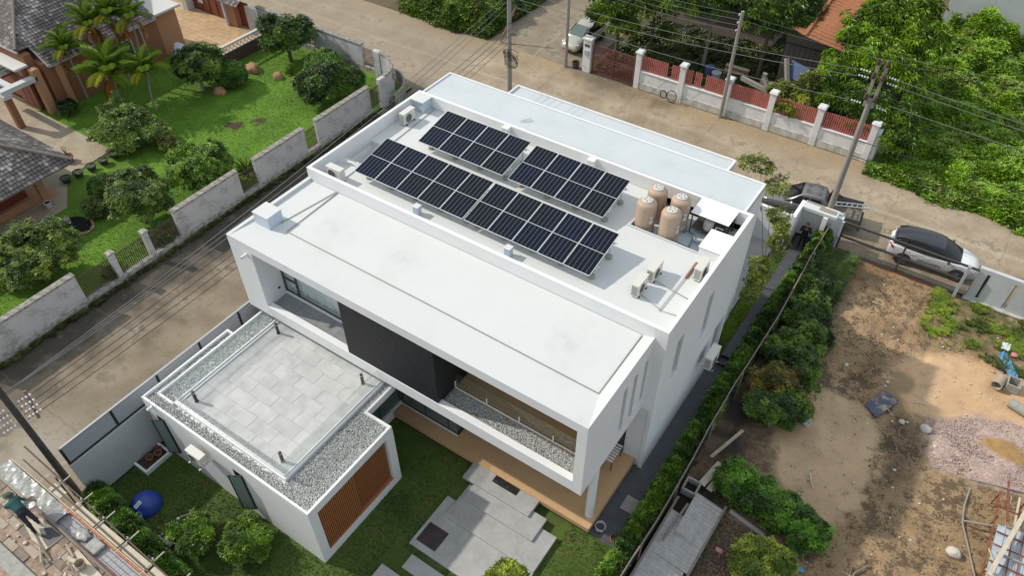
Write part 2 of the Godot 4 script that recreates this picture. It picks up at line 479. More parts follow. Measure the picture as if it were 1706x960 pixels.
func sheet(x0: float, x1: float, h0: float, h1: float, y: float, step := 0.0, fy = null) -> MB:
	var mb := MB.new()
	var nx := 1; var nh := 1
	if step > 0: nx = int(ceil((x1 - x0) / step)); nh = int(ceil((h1 - h0) / step))
	var ys := []
	for j in nh + 1:
		var row := PackedFloat32Array()
		for i in nx + 1:
			row.append(y + (fy.call(lerpf(x0, x1, float(i) / nx), lerpf(h0, h1, float(j) / nh)) if step > 0 else 0.0))
		ys.append(row)
	var sx := (x1 - x0) / nx; var sh := (h1 - h0) / nh
	var nrm := func(i: int, j: int) -> Vector3:
		var dx: float = (ys[j][mini(i + 1, nx)] - ys[j][maxi(i - 1, 0)]) / (2 * sx)
		var dh: float = (ys[mini(j + 1, nh)][i] - ys[maxi(j - 1, 0)][i]) / (2 * sh)
		return Vector3(-dx, 1, dh).normalized()
	for j in nh:
		for i in nx:
			for q in [[0, 0], [0, 1], [1, 1], [0, 0], [1, 1], [1, 0]]:
				var I: int = i + q[0]; var J: int = j + q[1]
				mb.vert(Vector3(x0 + I * sx, ys[J][I], -(h0 + J * sh)), Vector3.UP if step <= 0 else nrm.call(I, J), Vector2(float(I) / nx, float(J) / nh))
	return mb

func smooth(a: float, b: float, x: float) -> float: return smoothstep(a, b, x)

func poly_edge(p: Vector2, poly: PackedVector2Array) -> float:
	# signed distance to a polygon, positive inside
	var d := 1e9
	for i in poly.size():
		d = minf(d, p.distance_to(Geometry2D.get_closest_point_to_segment(p, poly[i], poly[(i + 1) % poly.size()])))
	return d if Geometry2D.is_point_in_polygon(p, poly) else -d

func build_ground() -> void:
	var earth := noisy(60, [C3(.05, .055, .02), C3(.09, .08, .04), C3(.13, .10, .06), C3(.07, .09, .03)], 14.0, 0.012, 0.07, 0.4, 0.95)
	struct("ground", sheet(-250, 250, -150, 300, -0.30), earth)
	var scrub := noisy(61, [C3(.06, .09, .014), C3(.10, .16, .02), C3(.14, .20, .024), C3(.15, .15, .05)], 6.0, .02, .09, .45, .95)
	struct("plot_ground", sheet(18.5, 70, 31.4, 60, 0.0), scrub)
	struct("verge_ground", sheet(-40, -10.0, 31.6, 60, 0.0), earth)
	struct("yard_ground", sheet(-1.9, 18.5, 31.6, 60, 0.0), earth)
	# concrete lane between the garden wall and the house
	var lane := func(x: float, h: float, a: float, b: float, c: float) -> Color:
		var k := C3(.18, .145, .103).lerp(C3(.275, .228, .168), clampf(0.5 + a * 0.9 + c * 0.25, 0, 1))
		k = k.lerp(C3(.20, .155, .10), clampf(b * 0.9 - 0.12, 0, 0.7))
		var algae := clampf(1.25 - (x + 10.25 + a * 2.4 + b * 0.9) / 3.3, 0, 1)
		if h > 8.0: algae = clampf(maxf(algae, 1.3 - absf(x + 8.6) / 3.6 + a * 0.5) * smooth(24.0, 20.0, h + b), 0, 1)
		k = k.lerp(C3(.045, .04, .032), algae * 0.88)
		k = k.lerp(C3(.10, .09, .075), clampf((a * 1.3 + b - 0.35) * 1.6, 0, 0.75) * smooth(-4.0, -7.0, x))
		k = k.lerp(C3(.34, .30, .24), clampf((b + c * 0.5 - 0.55) * 1.6, 0, 0.4))
		k = k.lerp(C3(.44, .41, .35), smooth(2.6, 0.3, Vector2(x + 4.6, (h + 9.5) * 0.8).length() + a) * 0.5)
		var jx := absf(x + 3.1 + 0.12 * a)
		k = k.lerp(C3(.42, .37, .28), (1.0 - smooth(0.03, 0.10, jx)) * clampf(0.6 + c, 0, 1))
		var jh := absf(fposmod(h + 0.05 * b, 5.0) - 2.5)
		k = k.lerp(C3(.16, .13, .10), (1.0 - smooth(0.015, 0.05, jh)) * 0.6)
		k = k.lerp(C3(.09, .07, .05), (1.0 - smooth(0.0, 0.03, absf(a + b * .35 + .1))) * .35)
		if x > -2.9: k = k.lerp(C3(.33, .27, .19), 0.5 * clampf(0.5 + c * 1.4 + 0.4 * sin(h * 9.0), 0, 1))
		return k
	struct("side_road", sheet(-10.25, -0.55, -30, 22.9, 0), ground_mat(ground_image(-10.25, -30, 9.7, 52.9, 16, 71, lane)))
	# street behind the house
	var street := func(x: float, h: float, a: float, b: float, c: float) -> Color:
		var k := C3(.265, .21, .145).lerp(C3(.41, .335, .245), clampf(0.55 + a * 0.9 + c * 0.2, 0, 1))
		k = k.lerp(C3(.345, .25, .155), clampf(b * 1.2 - 0.1, 0, 0.6))
		k = k.lerp(C3(.17, .15, .115), clampf((a * 0.8 + b * 0.7 - 0.3) * 2.0, 0, 0.65))
		k = k.lerp(C3(.34, .24, .13), smooth(29.6, 31.0, h + a * 0.9) * 0.55)
		k = k.lerp(C3(.11, .10, .075), smooth(2.2, 0.2, absf(h - 31.2) + a + absf(x - 1.0) * 0.35) * 0.75)
		k = k.lerp(C3(.50, .44, .34), (1.0 - smooth(0.04, 0.22, absf(h - 27.3 + 0.15 * a))) * 0.7 * clampf(0.6 + c, 0, 1))
		var jj := fposmod(x + 0.1 * b, 6.0) - 3.0
		k = k.lerp(C3(.15, .12, .09), (1.0 - smooth(0.012, 0.05, absf(jj))) * 0.5)
		k = k.lerp(C3(.47, .42, .34), clampf((b + c * 0.8 - 0.55) * 2.2, 0, 0.5))
		k = k.lerp(C3(.12, .085, .055), smooth(1.7, 0.2, absf(x - 4.6) + absf(h - 31.0) + a) * 0.6)
		k = k.lerp(C3(.13, .10, .07), (1.0 - smooth(0.0, 0.035, absf(a + b * .35 - .12))) * .35)
		k = k.lerp(C3(.50, .42, .31), (1.0 - smooth(0.0, 0.5, absf(h - 25.0 + .3 * a))) * .22 + (1.0 - smooth(0.0, 0.5, absf(h - 29.0 + .3 * a))) * .18)
		if x < -9: k = k.lerp(C3(.25, .215, .165), 0.4)
		if x > -7.0 and x < -2.0 and h < 26.0: k = k.lerp(C3(.40, .31, .19), 0.25)
		if x > -11.0 and x < -7.4 and h < 25.6: k = k.lerp(C3(.13, .125, .09), clampf(0.7 + a - (h - 22.9) * 0.3, 0, 0.8))
		return k
	struct("street", sheet(-70, 70, 22.9, 31.6, 0.0), ground_mat(ground_image(-70, 22.9, 140, 8.7, 12, 72, street)))
	var north := func(x: float, h: float, a: float, b: float, c: float) -> Color:
		var k := C3(.22, .18, .13).lerp(C3(.31, .26, .195), clampf(0.5 + a + c * 0.2, 0, 1))
		k = k.lerp(C3(.15, .13, .10), clampf((b + a - 0.2) * 1.4, 0, 0.7))
		k = k.lerp(C3(.40, .36, .29), (1.0 - smooth(0.03, 0.10, absf(x + 5.9 + 0.2 * a))) * 0.5)
		return k
	struct("back_lane", sheet(-10.0, -1.9, 31.6, 80, 0.0), ground_mat(ground_image(-10, 31.6, 8.1, 48.4, 10, 73, north)))
	# house plot
	var lawn := func(x: float, h: float, a: float, b: float, c: float) -> Color:
		var k := C3(.045, .080, .012).lerp(C3(.075, .13, .016), clampf(0.5 + a + c * 0.5, 0, 1))
		return k.lerp(C3(.12, .10, .04), clampf(b * 1.6 + a - 0.35, 0, 0.7))
	struct("lawn", sheet(-0.45, 18.7, -9.6, 0.85, 0.0), ground_mat(ground_image(-0.45, -9.6, 19.15, 10.45, 12, 74, lawn)))
	var mb := MB.new(); mb.bx(16.3, 17.95, -0.05, 0.03, 0.85, 5.0); mb.bx(17.06, 17.95, -0.05, 0.03, 5.0, 11.5); mb.bx(17.35, 17.95, -0.05, 0.03, 11.5, 22.6)
	struct("slate_path", mb, M.slate)
	struct("path_bed", sheet(0, 19.0, 0.85, 22.9, -0.03), M.soil)
	struct("grass_strip", sheet(16.66, 17.35, 11.5, 21.0, 0.01), ground_mat(ground_image(16.66, 11.5, 0.69, 9.5, 16, 75, lawn)))
	mb = MB.new(); mb.bx(-0.5, 16.6, -0.05, 0.05, 14.72, 22.7)
	struct("carport_floor", mb, M.slab)
	# neighbour's garden
	var nl := func(x: float, h: float, a: float, b: float, c: float) -> Color:
		var k := C3(.075, .165, .008).lerp(C3(.115, .24, .012), clampf(0.55 + a + c * 0.4, 0, 1))
		k = k.lerp(C3(.11, .13, .02), clampf(b * 1.3 - 0.4, 0, 0.6))
		var bare := minf((Vector2(x + 17.0, h - 12.7)).length(), Vector2(x + 16.2, h - 14.0).length() + 0.1)
		return k.lerp(C3(.055, .030, .018), smooth(0.75, 0.25, bare + b * 0.45))
	struct("garden_lawn", sheet(-30, -10.4, -12, 22.9, 0.0), ground_mat(ground_image(-30, -12, 19.6, 34.9, 12, 76, nl)))
	# building plot on the right
	var sand := PackedVector2Array([Vector2(24.2, 15.2), Vector2(24.4, 16.6), Vector2(25.2, 17.7), Vector2(26.6, 18.5), Vector2(28.4, 18.5), Vector2(31, 18.2), Vector2(40, 18), Vector2(40, 15), Vector2(29.0, 15.6), Vector2(27.0, 14.3), Vector2(25.6, 13.7), Vector2(25.1, 14.2)])
	var gravel := PackedVector2Array([Vector2(26.3, 13.8), Vector2(27.4, 14.9), Vector2(29.5, 15.8), Vector2(40, 15.8), Vector2(40, 12.6), Vector2(30.5, 12.2), Vector2(28.5, 11.6), Vector2(27.2, 11.5), Vector2(26.5, 12.3)])
	var tan_ := PackedVector2Array([Vector2(21.3, 12.9), Vector2(22.5, 13.2), Vector2(24.2, 12.8), Vector2(24.6, 11.7), Vector2(25.2, 10.6), Vector2(25.1, 8.8), Vector2(24.7, 6.9), Vector2(24.2, 5.6), Vector2(23.3, 6.2), Vector2(21.8, 7.6), Vector2(20.9, 9.5)])
	var lot := func(x: float, h: float, a: float, b: float, c: float) -> Color:
		var k := C3(.24, .16, .085).lerp(C3(.43, .30, .175), clampf(0.5 + a * 0.8 + b * 0.4 + c * 0.55, 0, 1))
		var dark := clampf((a * 0.9 + b * 1.0 + c * 0.75 + 0.04) * 2.4, 0, 1)
		if h > 16.0: dark = clampf((b * 1.0 + c * 1.0 - 0.05) * 2.0, 0, 1)
		k = k.lerp(C3(.075, .050, .030), dark * 0.85)
		var p := Vector2(x + b * 0.35, h + a * 0.35 + c * 0.15)
		k = k.lerp(C3(.065, .045, .030), smooth(0.2, 1.0, poly_edge(p, PackedVector2Array([Vector2(22.3, 14.5), Vector2(23, 17.5), Vector2(24.4, 17.2), Vector2(24.3, 14.8), Vector2(23.7, 13.4)]))) * clampf(0.65 + c * 0.9, 0, 1) * 0.8)
		k = k.lerp(C3(.055, .040, .028), smooth(-0.3, 0.6, poly_edge(p, PackedVector2Array([Vector2(24.7, 12.3), Vector2(25.2, 13.6), Vector2(26.3, 13.2), Vector2(26.6, 11.8), Vector2(26.2, 9.6), Vector2(25.2, 8.6), Vector2(25.3, 10.6)]))) * clampf(0.7 + c * 0.8, 0, 1) * 0.85)
		var e := poly_edge(p, tan_)
		if e > -0.4: k = k.lerp(C3(.41, .285, .17).lerp(C3(.53, .38, .235), clampf(0.5 + a + c * 0.4, 0, 1)), smooth(-0.3, 0.3, e) * clampf(1.0 - maxf(0, b + c - 0.5) * 1.5, 0, 1))
		e = poly_edge(p, sand)
		if e > -0.6: k = k.lerp(C3(.50, .325, .18).lerp(C3(.62, .42, .25), clampf(0.55 + a * 0.8 + c * 0.35, 0, 1)), smooth(-0.35, 0.3, e) * clampf(1.1 - maxf(0, c + b * 0.5 - 0.45) * 2.0, 0, 1))
		k = k.lerp(C3(.24, .175, .10), smooth(1.0, 0.5, Vector2((x - 24.8) * 1.3, h - 15.3).length() + b * 0.2) * 0.8)  # darker sand corner: shadow of the house corner painted into the colour
		e = poly_edge(p, gravel)
		if e > -0.6: k = k.lerp(C3(.36, .25, .21).lerp(C3(.50, .39, .35), clampf(0.5 + c * 1.3 + b * 0.2, 0, 1)), smooth(-0.3, 0.35, e) * clampf(0.95 + b * 0.5, 0, 1))
		k = k.lerp(C3(.36, .22, .085), smooth(0.95, 0.55, Vector2((x - 29.5) * 0.75, (h - 14.0) * 1.5).length() + b * 0.15))
		var gr := smooth(0.2, -1.4, absf(x - 27.5 + (h - 20.5) * 0.2) - 2.4 + b) * smooth(18.8, 19.8, h + a * 0.8)
		k = k.lerp(C3(.085, .105, .03), gr * clampf(0.6 + b, 0, 1))
		k = k.lerp(C3(.50, .45, .38), clampf((c - 0.62) * 4.0, 0, 1) * clampf(0.3 - a, 0, 1))
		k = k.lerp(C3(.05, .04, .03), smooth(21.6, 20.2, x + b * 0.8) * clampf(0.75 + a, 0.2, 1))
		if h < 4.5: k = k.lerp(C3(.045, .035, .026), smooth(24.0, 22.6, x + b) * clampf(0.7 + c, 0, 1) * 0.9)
		return k
	var f := FastNoiseLite.new(); f.seed = 5; f.frequency = 0.5; f.fractal_octaves = 2
	var f2 := FastNoiseLite.new(); f2.seed = 6; f2.frequency = 2.2; f2.fractal_octaves = 2
	var bumps := func(x: float, h: float) -> float:
		var y := 0.10 * f.get_noise_2d(x, h)
		var flat := maxf(smooth(-0.5, 0.6, poly_edge(Vector2(x, h), sand)), smooth(-0.5, 0.5, poly_edge(Vector2(x, h), tan_))) if x < 33 else 1.0
		y += 0.13 * absf(f2.get_noise_2d(x, h)) * (1.0 - 0.75 * flat)
		for t in [[24.4, 0.18], [25.6, 0.15], [23.2, 0.12]]:
			var w: float = absf(x - t[0] - 0.25 * sin(h * 0.6))
			if w < 0.22 and h > 15.5 and h < 22: y -= t[1] * (1.0 - w / 0.22) * 0.7
		if x < 19.6 or x > 34 or h > 22.2: y = minf(y, 0.02) - 0.02
		return y
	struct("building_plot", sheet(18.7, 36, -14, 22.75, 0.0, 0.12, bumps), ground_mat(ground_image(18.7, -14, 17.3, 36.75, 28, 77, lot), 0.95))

# ---------------------------------------------------------------- the house
func build_house() -> void:
	var hs := thing("house", "large white flat-roofed modern house with solar panels on its roof", "house", "", Vector3.ZERO)
	var mb: MB
	# upper front box
	mb = MB.new()
	mb.bx(0.0, 1.28, 3.93, 7.5, 0.0, 4.56, .012)
	part("wall", mb, M.wall, hs)
	mb = MB.new()
	var right := Transform3D(Basis(Vector3(0, 0, -1), Vector3.UP, Vector3(1, 0, 0)), V(16.6, 3.93, 0.0))
	mb.panel(right, 4.56, 3.57, 0.37, [Rect2(2.52, .55, .30, 2.6), Rect2(3.27, .55, .30, 2.6), Rect2(4.12, .70, .26, 2.4)])
	part("wall", mb, M.wall, hs)
	for s in [[2.52, .30, .55, 2.6], [3.27, .30, .55, 2.6], [4.12, .26, .7, 2.4]]:
		bp("window_glass", hs, M.window_green, 16.27, 16.29, 3.93 + s[2], 3.93 + s[2] + s[3], s[0], s[0] + s[1], 0)
	bp("kerb_beam", hs, M.wall, 1.28, 16.23, 3.93, 4.53, 0.0, 0.28, .012)
	bp("floor_slab", hs, M.wall, 1.28, 16.23, 3.93, 4.36, 0.28, 4.56, 0)
	bp("rear_wall", hs, M.wall, 1.28, 16.23, 4.36, 7.495, 4.40, 4.56, 0)
	# front roof with its raised skirt
	mb = MB.new()
	var q := [V(0.16, 7.80, 1.55), V(16.15, 7.80, 1.5), V(16.15, 7.80, 4.56), V(0.16, 7.80, 4.56)]
	mb.quad(q[0], q[1], q[2], q[3], Vector3.UP)
	mb.quad(V(0.16, 7.93, 0), V(16.6, 7.93, 0), q[1], q[0], Vector3.UP)
	mb.quad(V(16.6, 7.93, 0), V(16.6, 7.93, 4.56), q[2], q[1], Vector3.UP)
	mb.quad(V(0, 7.5, 0), V(0, 7.5, 4.56), V(0, 7.93, 4.56), V(0, 7.93, 0), Vector3(-1, 0, 0))
	mb.quad(V(0, 7.5, 0), V(16.6, 7.5, 0), V(16.6, 7.5, 4.56), V(0, 7.5, 4.56), Vector3.DOWN)
	mb.quad(V(0.16, 7.93, 0), V(0.16, 7.93, 4.56), V(0.16, 7.80, 4.56), V(0.16, 7.80, 1.55), Vector3(1, 0, 0))
	mb.quad(V(0, 7.93, 0), V(0.16, 7.93, 0), V(0.16, 7.93, 4.56), V(0, 7.93, 4.56), Vector3.UP)
	part("front_roof", mb, M.roof, hs)
	mb = MB.new()
	mb.quad(V(0, 7.5, 0), V(16.6, 7.5, 0), V(16.6, 7.93, 0), V(0, 7.93, 0), Vector3(0, 0, 1))
	mb.quad(V(16.6, 7.5, 0), V(16.6, 7.5, 4.56), V(16.6, 7.93, 4.56), V(16.6, 7.93, 0), Vector3(1, 0, 0))
	part("fascia", mb, M.wall, hs)
	# recessed terrace on the left
	bp("window_wall", hs, M.wall, 1.28, 5.86, 4.45, 4.60, 1.05, 1.2, .005)
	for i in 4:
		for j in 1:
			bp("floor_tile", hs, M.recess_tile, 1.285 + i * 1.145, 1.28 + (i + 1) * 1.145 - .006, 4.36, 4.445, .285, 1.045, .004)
	var wn := Node3D.new(); put(wn, "sliding_window", hs)
	for x in [1.28, 2.05, 5.80]:
		bp("frame", wn, M.bronze, x, x + .07, 4.6, 7.49, 1.06, 1.16)
	bp("frame", wn, M.bronze, 1.35, 2.05, 5.35, 5.43, 1.07, 1.15)
	bp("frame", wn, M.bronze, 1.34, 5.8, 4.6, 4.66, 1.07, 1.15)
	mb = MB.new(); mb.bx(1.34, 5.8, 4.66, 7.35, 1.105, 1.115); part("glass", mb, M.glass, wn)
	mb = MB.new()
	var g := []
	for i in 181:
		var x := 1.36 + 4.42 * i / 180.0
		g.append([V(x, 4.68, 1.32 + .07 * sin(i * 0.8) + .03 * sin(i * .31)), V(x, 7.48, 1.32 + .07 * sin(i * 0.8) + .03 * sin(i * .31))])
	mb.grid(g); part("curtain", mb, M.curtain, wn)
	bp("room_wall", hs, M.wall, 1.28, 5.86, 4.45, 7.495, 1.55, 1.6, 0)
	bp("socket", hs, M.ac_dark, 1.28, 1.30, 4.95, 5.05, .72, .84, 0)
	bp("wall_lamp", hs, M.ac_dark, 5.78, 5.86, 4.75, 4.9, .80, .9, 0)
	# black slatted box
	bp("backing", hs, M.black_sheet, 5.86, 10.33, 4.5, 7.495, .06, 3.4, 0)
	for i in 56:
		bp("black_slat", hs, M.black_slat, 5.87 + i * .0797, 5.87 + i * .0797 + .066, 4.53, 7.495, .02, .06, .006)
	for i in 42:
		bp("black_slat", hs, M.black_slat, 10.33, 10.365, 4.42, 7.495, .02 + i * .0797, .02 + i * .0797 + .066, .006)
	# balcony on the right
	for i in 12:
		bp("floor_board", hs, M.deck if i % 2 else M.deck_b, 10.38, 16.23, 4.36, 4.43, 1.12 + i * .27, 1.12 + i * .27 + .262, .004)
	bp("kerb_strip", hs, M.deck_b, 10.38, 16.23, 4.36, 4.47, 1.0, 1.06)
	bp("handrail", hs, M.white_metal, 10.38, 16.23, 4.47, 4.52, 1.01, 1.05)
	for x in [10.40, 11.86, 13.32, 14.78, 16.16]:
		bp("post", hs, M.white_metal, x, x + .05, 4.52, 4.86, 1.0, 1.05)
	for i in 4:
		mb = MB.new(); mb.bx(10.42 + i * 1.455, 10.42 + i * 1.455 + 1.44, 4.50, 5.30, 1.07, 1.082); part("glass_pane", mb, M.balcony_glass, hs)
	for i in 4:
		mb = MB.new(); mb.bx(10.4 + i * 1.455, 10.4 + i * 1.455 + 1.40, 4.45, 6.8, 4.33, 4.36); part("door_glass", mb, M.window, hs)
		bp("frame", hs, M.bronze, 10.4 + i * 1.455 + 1.40, 10.4 + i * 1.455 + 1.455, 4.44, 6.9, 4.30, 4.395)
	pebbles("pebble_bed", hs, func() -> Vector2: return Vector2(rng.randf_range(10.40, 16.21), rng.randf_range(0.30, 0.99)), 4.38, 9000, .027)
	# main block
	mb = MB.new()
	var r2 := Transform3D(Basis(Vector3(0, 0, -1), Vector3.UP, Vector3(1, 0, 0)), V(17.06, 0, 4.56))
	mb.panel(r2, 7.66, 8.43, 0.16, [Rect2(1.28, 4.55, .55, 2.25), Rect2(4.05, 4.35, .55, 2.4), Rect2(6.32, .9, 1.1, 2.0)])
	part("wall", mb, M.wall, hs)
	bp("window_glass", hs, M.window_green, 16.90, 16.92, 4.55, 6.8, 5.84, 6.39, 0)
	bp("window_glass", hs, M.window_green, 16.90, 16.92, 4.35, 6.75, 8.61, 9.16, 0)
	bp("shutter", hs, M.ac_grille, 16.90, 16.93, .9, 2.9, 10.88, 11.98, 0)
	for w in [[5.84, .55, 4.55], [8.61, .55, 4.35], [10.88, 1.1, .9]]:
		bp("sill", hs, M.wall, 17.02, 17.09, w[2] - .05, w[2], w[0] - .03, w[0] + w[1] + .03)
	bp("wall", hs, M.wall, 16.6, 16.9, 3.93, 8.43, 4.56, 4.72, 0)
	bp("wall", hs, M.wall, 16.15, 16.9, 0.03, 3.93, 4.62, 4.80, 0)
	bp("parapet", hs, M.wall, 0.0, 16.6, 7.802, 8.43, 4.562, 4.72, .012)
	bp("parapet", hs, M.wall, 0.0, 0.16, 7.80, 8.43, 4.72, 12.22, .012)
	bp("parapet", hs, M.wall, 0.16, 16.9, 7.80, 8.43, 12.06, 12.22, .012)
	for x in [5.13, 9.64]:
		bp("parapet_pier", hs, M.wall, x, x + .36, 7.8, 8.40, 11.78, 12.06, .012)
	mb = MB.new()
	var flat := Transform3D(Basis(Vector3(1, 0, 0), Vector3(0, 0, -1), Vector3(0, 1, 0)), V(0.16, 7.80, 4.72))
	mb.panel(flat, 16.74, 7.34, 0.25, [Rect2(.10, 1.95, .86, 1.62), Rect2(12.84, 4.90, 3.9, 2.44)])
	part("main_roof", mb, M.roof, hs)
	bp("sunken_floor", hs, M.roof_blue, 13.0, 16.9, 7.3, 7.40, 9.62, 12.06, 0)
	bp("sunken_floor", hs, M.wall, .26, 1.12, 6.7, 6.8, 6.67, 8.29, 0)
	for w in [[.2, .258, 6.6, 8.4], [1.122, 1.18, 6.6, 8.4]]:
		bp("shaft_wall", hs, M.wall, w[0], w[1], 6.7, 7.54, w[2], w[3], 0)
	for w in [[6.60, 6.668], [8.292, 8.36]]:
		bp("shaft_wall", hs, M.wall, .26, 1.12, 6.7, 7.54, w[0], w[1], 0)
	bp("pit_kerb", hs, M.roof_blue, 12.93, 16.9, 7.80, 7.86, 9.50, 9.58)
	bp("pit_kerb", hs, M.roof_blue, 12.93, 13.0, 7.80, 7.86, 9.58, 12.0)
	bp("wall", hs, M.wall, 0.0, .3, 0, 7.55, 4.6, 12.2, 0)
	# rear block
	bp("rear_roof", hs, M.roof_blue, -.05, 16.66, 7.9, 8.16, 12.22, 14.7, .01)
	bp("roof_rim", hs, M.wall, -.05, 16.66, 8.16, 8.23, 14.62, 14.7)
	bp("roof_rim", hs, M.wall, -.05, .04, 8.16, 8.23, 12.22, 14.62)
	bp("roof_rim", hs, M.wall, 16.58, 16.66, 8.16, 8.23, 12.22, 14.62)
	bp("wall", hs, M.wall, 16.36, 16.66, 0, 7.9, 12.22, 14.68, 0)
	bp("wall", hs, M.wall, 0, 16.36, 0, 7.9, 14.4, 14.68, 0)
	bp("rear_kerb", hs, M.wall, .16, 16.66, 8.16, 8.24, 12.24, 12.42)
	# roof vents and conduits
	for b in [[.35, 1.2, 7.8, 8.38, 1.2, 1.95, .8], [.16, .86, 7.8, 8.36, 11.42, 12.05, 0]]:
		bp("roof_vent", hs, M.vent, b[0], b[1], b[2], b[3], b[4], b[5], .01)
	bp("vent_cap", hs, M.roof, .162, .92, 8.362, 8.44, 11.35, 12.045, .01)
	bp("vent_cap", hs, M.roof, .33, 1.22, 8.382, 8.42, 1.18, 1.97, .01)
	for x in [5.3, 9.82]:
		bp("roof_vent", hs, M.vent, x, x + .26, 7.8, 8.22, 5.2, 5.46, .01)
		bp("vent_cap", hs, M.roof, x - .02, x + .28, 8.222, 8.25, 5.18, 5.48, .01)
	for p in [[V(1.2, 7.83, 1.7), V(1.65, 7.83, 4.53)], [V(1.73, 7.83, 4.53), V(1.81, 7.83, 1.53), V(9, 7.83, 1.52), V(16.14, 7.83, 1.46), V(16.14, 7.83, 4.5)],
		[V(1.05, 7.83, 12), V(1.2, 7.83, 9.2), V(1.3, 7.83, 5.0)], [V(6, 8.2, 12.5), V(16.55, 8.2, 12.5)], [V(16.17, 7.85, 8.98), V(16.1, 7.85, 5.9), V(16.85, 7.85, 6.05)], [V(15.2, 7.86, 6.25), V(16.1, 7.84, 5.98)], [V(15.3, 7.86, 7.2), V(16.15, 7.84, 7.1), V(16.85, 7.84, 7.0)]]:
		mb = MB.new(); mb.tube(p, .018 if p.size() != 5 else .022, -1, 6); part("conduit", mb, M.ac_grille, hs)
	for p in [[V(.3, 7.95, 6.2), V(.9, 7.95, 6.35), V(1.3, 7.9, 6.3)], [V(.35, 7.98, 6.3), V(1.25, 7.95, 6.45)]]:
		mb = MB.new(); mb.tube(p, .03, -1, 6); part("white_pipe", mb, M.white_metal, hs)
	mb = MB.new(); mb.bx(16.12, 16.22, 7.8, 7.86, 8.0, 9.0); part("cable_tray", mb, M.rust, hs)
	# ground floor
	bp("floor", hs, M.slab, .3, 16.2, .06, .3, 1.45, 14.4, 0)
	bp("inner_wall", hs, M.wall, .3, 16.15, .3, 3.93, 8.2, 8.35, 0)
	var room := Node3D.new(); put(room, "glass_room", hs)
	for x in [6.92, 8.2, 9.45]:
		bp("frame", room, M.bronze, x, x + .05, .5, 3.93, 1.42, 1.50)
	for w in [[6.92, 9.95, 1.42, 1.50], [9.87, 9.95, 1.5, 4.6]]:
		bp("frame", room, M.bronze, w[0], w[1], .451, .56, w[2], w[3])
	for w in [[6.95, 9.93, 1.45, 1.462], [9.90, 9.912, 1.5, 4.6]]:
		mb = MB.new(); mb.bx(w[0], w[1], .56, 3.93, w[2], w[3]); part("glass_pane", mb, M.window_green, room)
	bp("room_sill", hs, M.wall, 6.92, 10.0, .45, .475, 1.36, 1.42)
	for x in [9.95, 12.0, 14.05]:
		mb = MB.new(); mb.bx(x + .03, x + 2.0, .5, 3.93, 4.6, 4.62); part("door_glass", mb, M.window, hs)
		bp("frame", hs, M.bronze, x + 2.0, x + 2.06, .46, 3.93, 4.58, 4.66)
	# timber deck
	var dk := Node3D.new(); put(dk, "deck", hs)
	var h := .80
	var k := 0
	while h < 4.55:
		var x := 6.95
		var cut := 3.2 + 1.7 * fposmod(k * .618, 1.0)
		while x < 16.7:
			var e := minf(x + cut, 16.72)
			if not (h > 1.3 and e < 9.95):
				bp("deck_board", dk, M.deck if (k + int(x)) % 3 else M.deck_b, maxf(x, 9.99 if h > 1.3 else 0.0), e - .003, .415, .45, h, h + .143, .003)
			x = e; cut = 3.9
		h += .147; k += 1
	bp("deck_fascia", dk, M.deck, 6.95, 16.725, .20, .448, .775, .798)
	bp("deck_fascia", dk, M.deck_b, 16.722, 16.745, .20, .448, .80, 4.60)
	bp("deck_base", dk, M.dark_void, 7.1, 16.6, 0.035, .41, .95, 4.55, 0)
	mb = MB.new(); mb.lathe([Vector2(.17, .45), Vector2(.17, 3.93)], 20, Transform3D(Basis.IDENTITY, V(16.42, 0, 1.36))); part("column", mb, M.wall, hs)
	# terrace wing
	build_wing(hs)

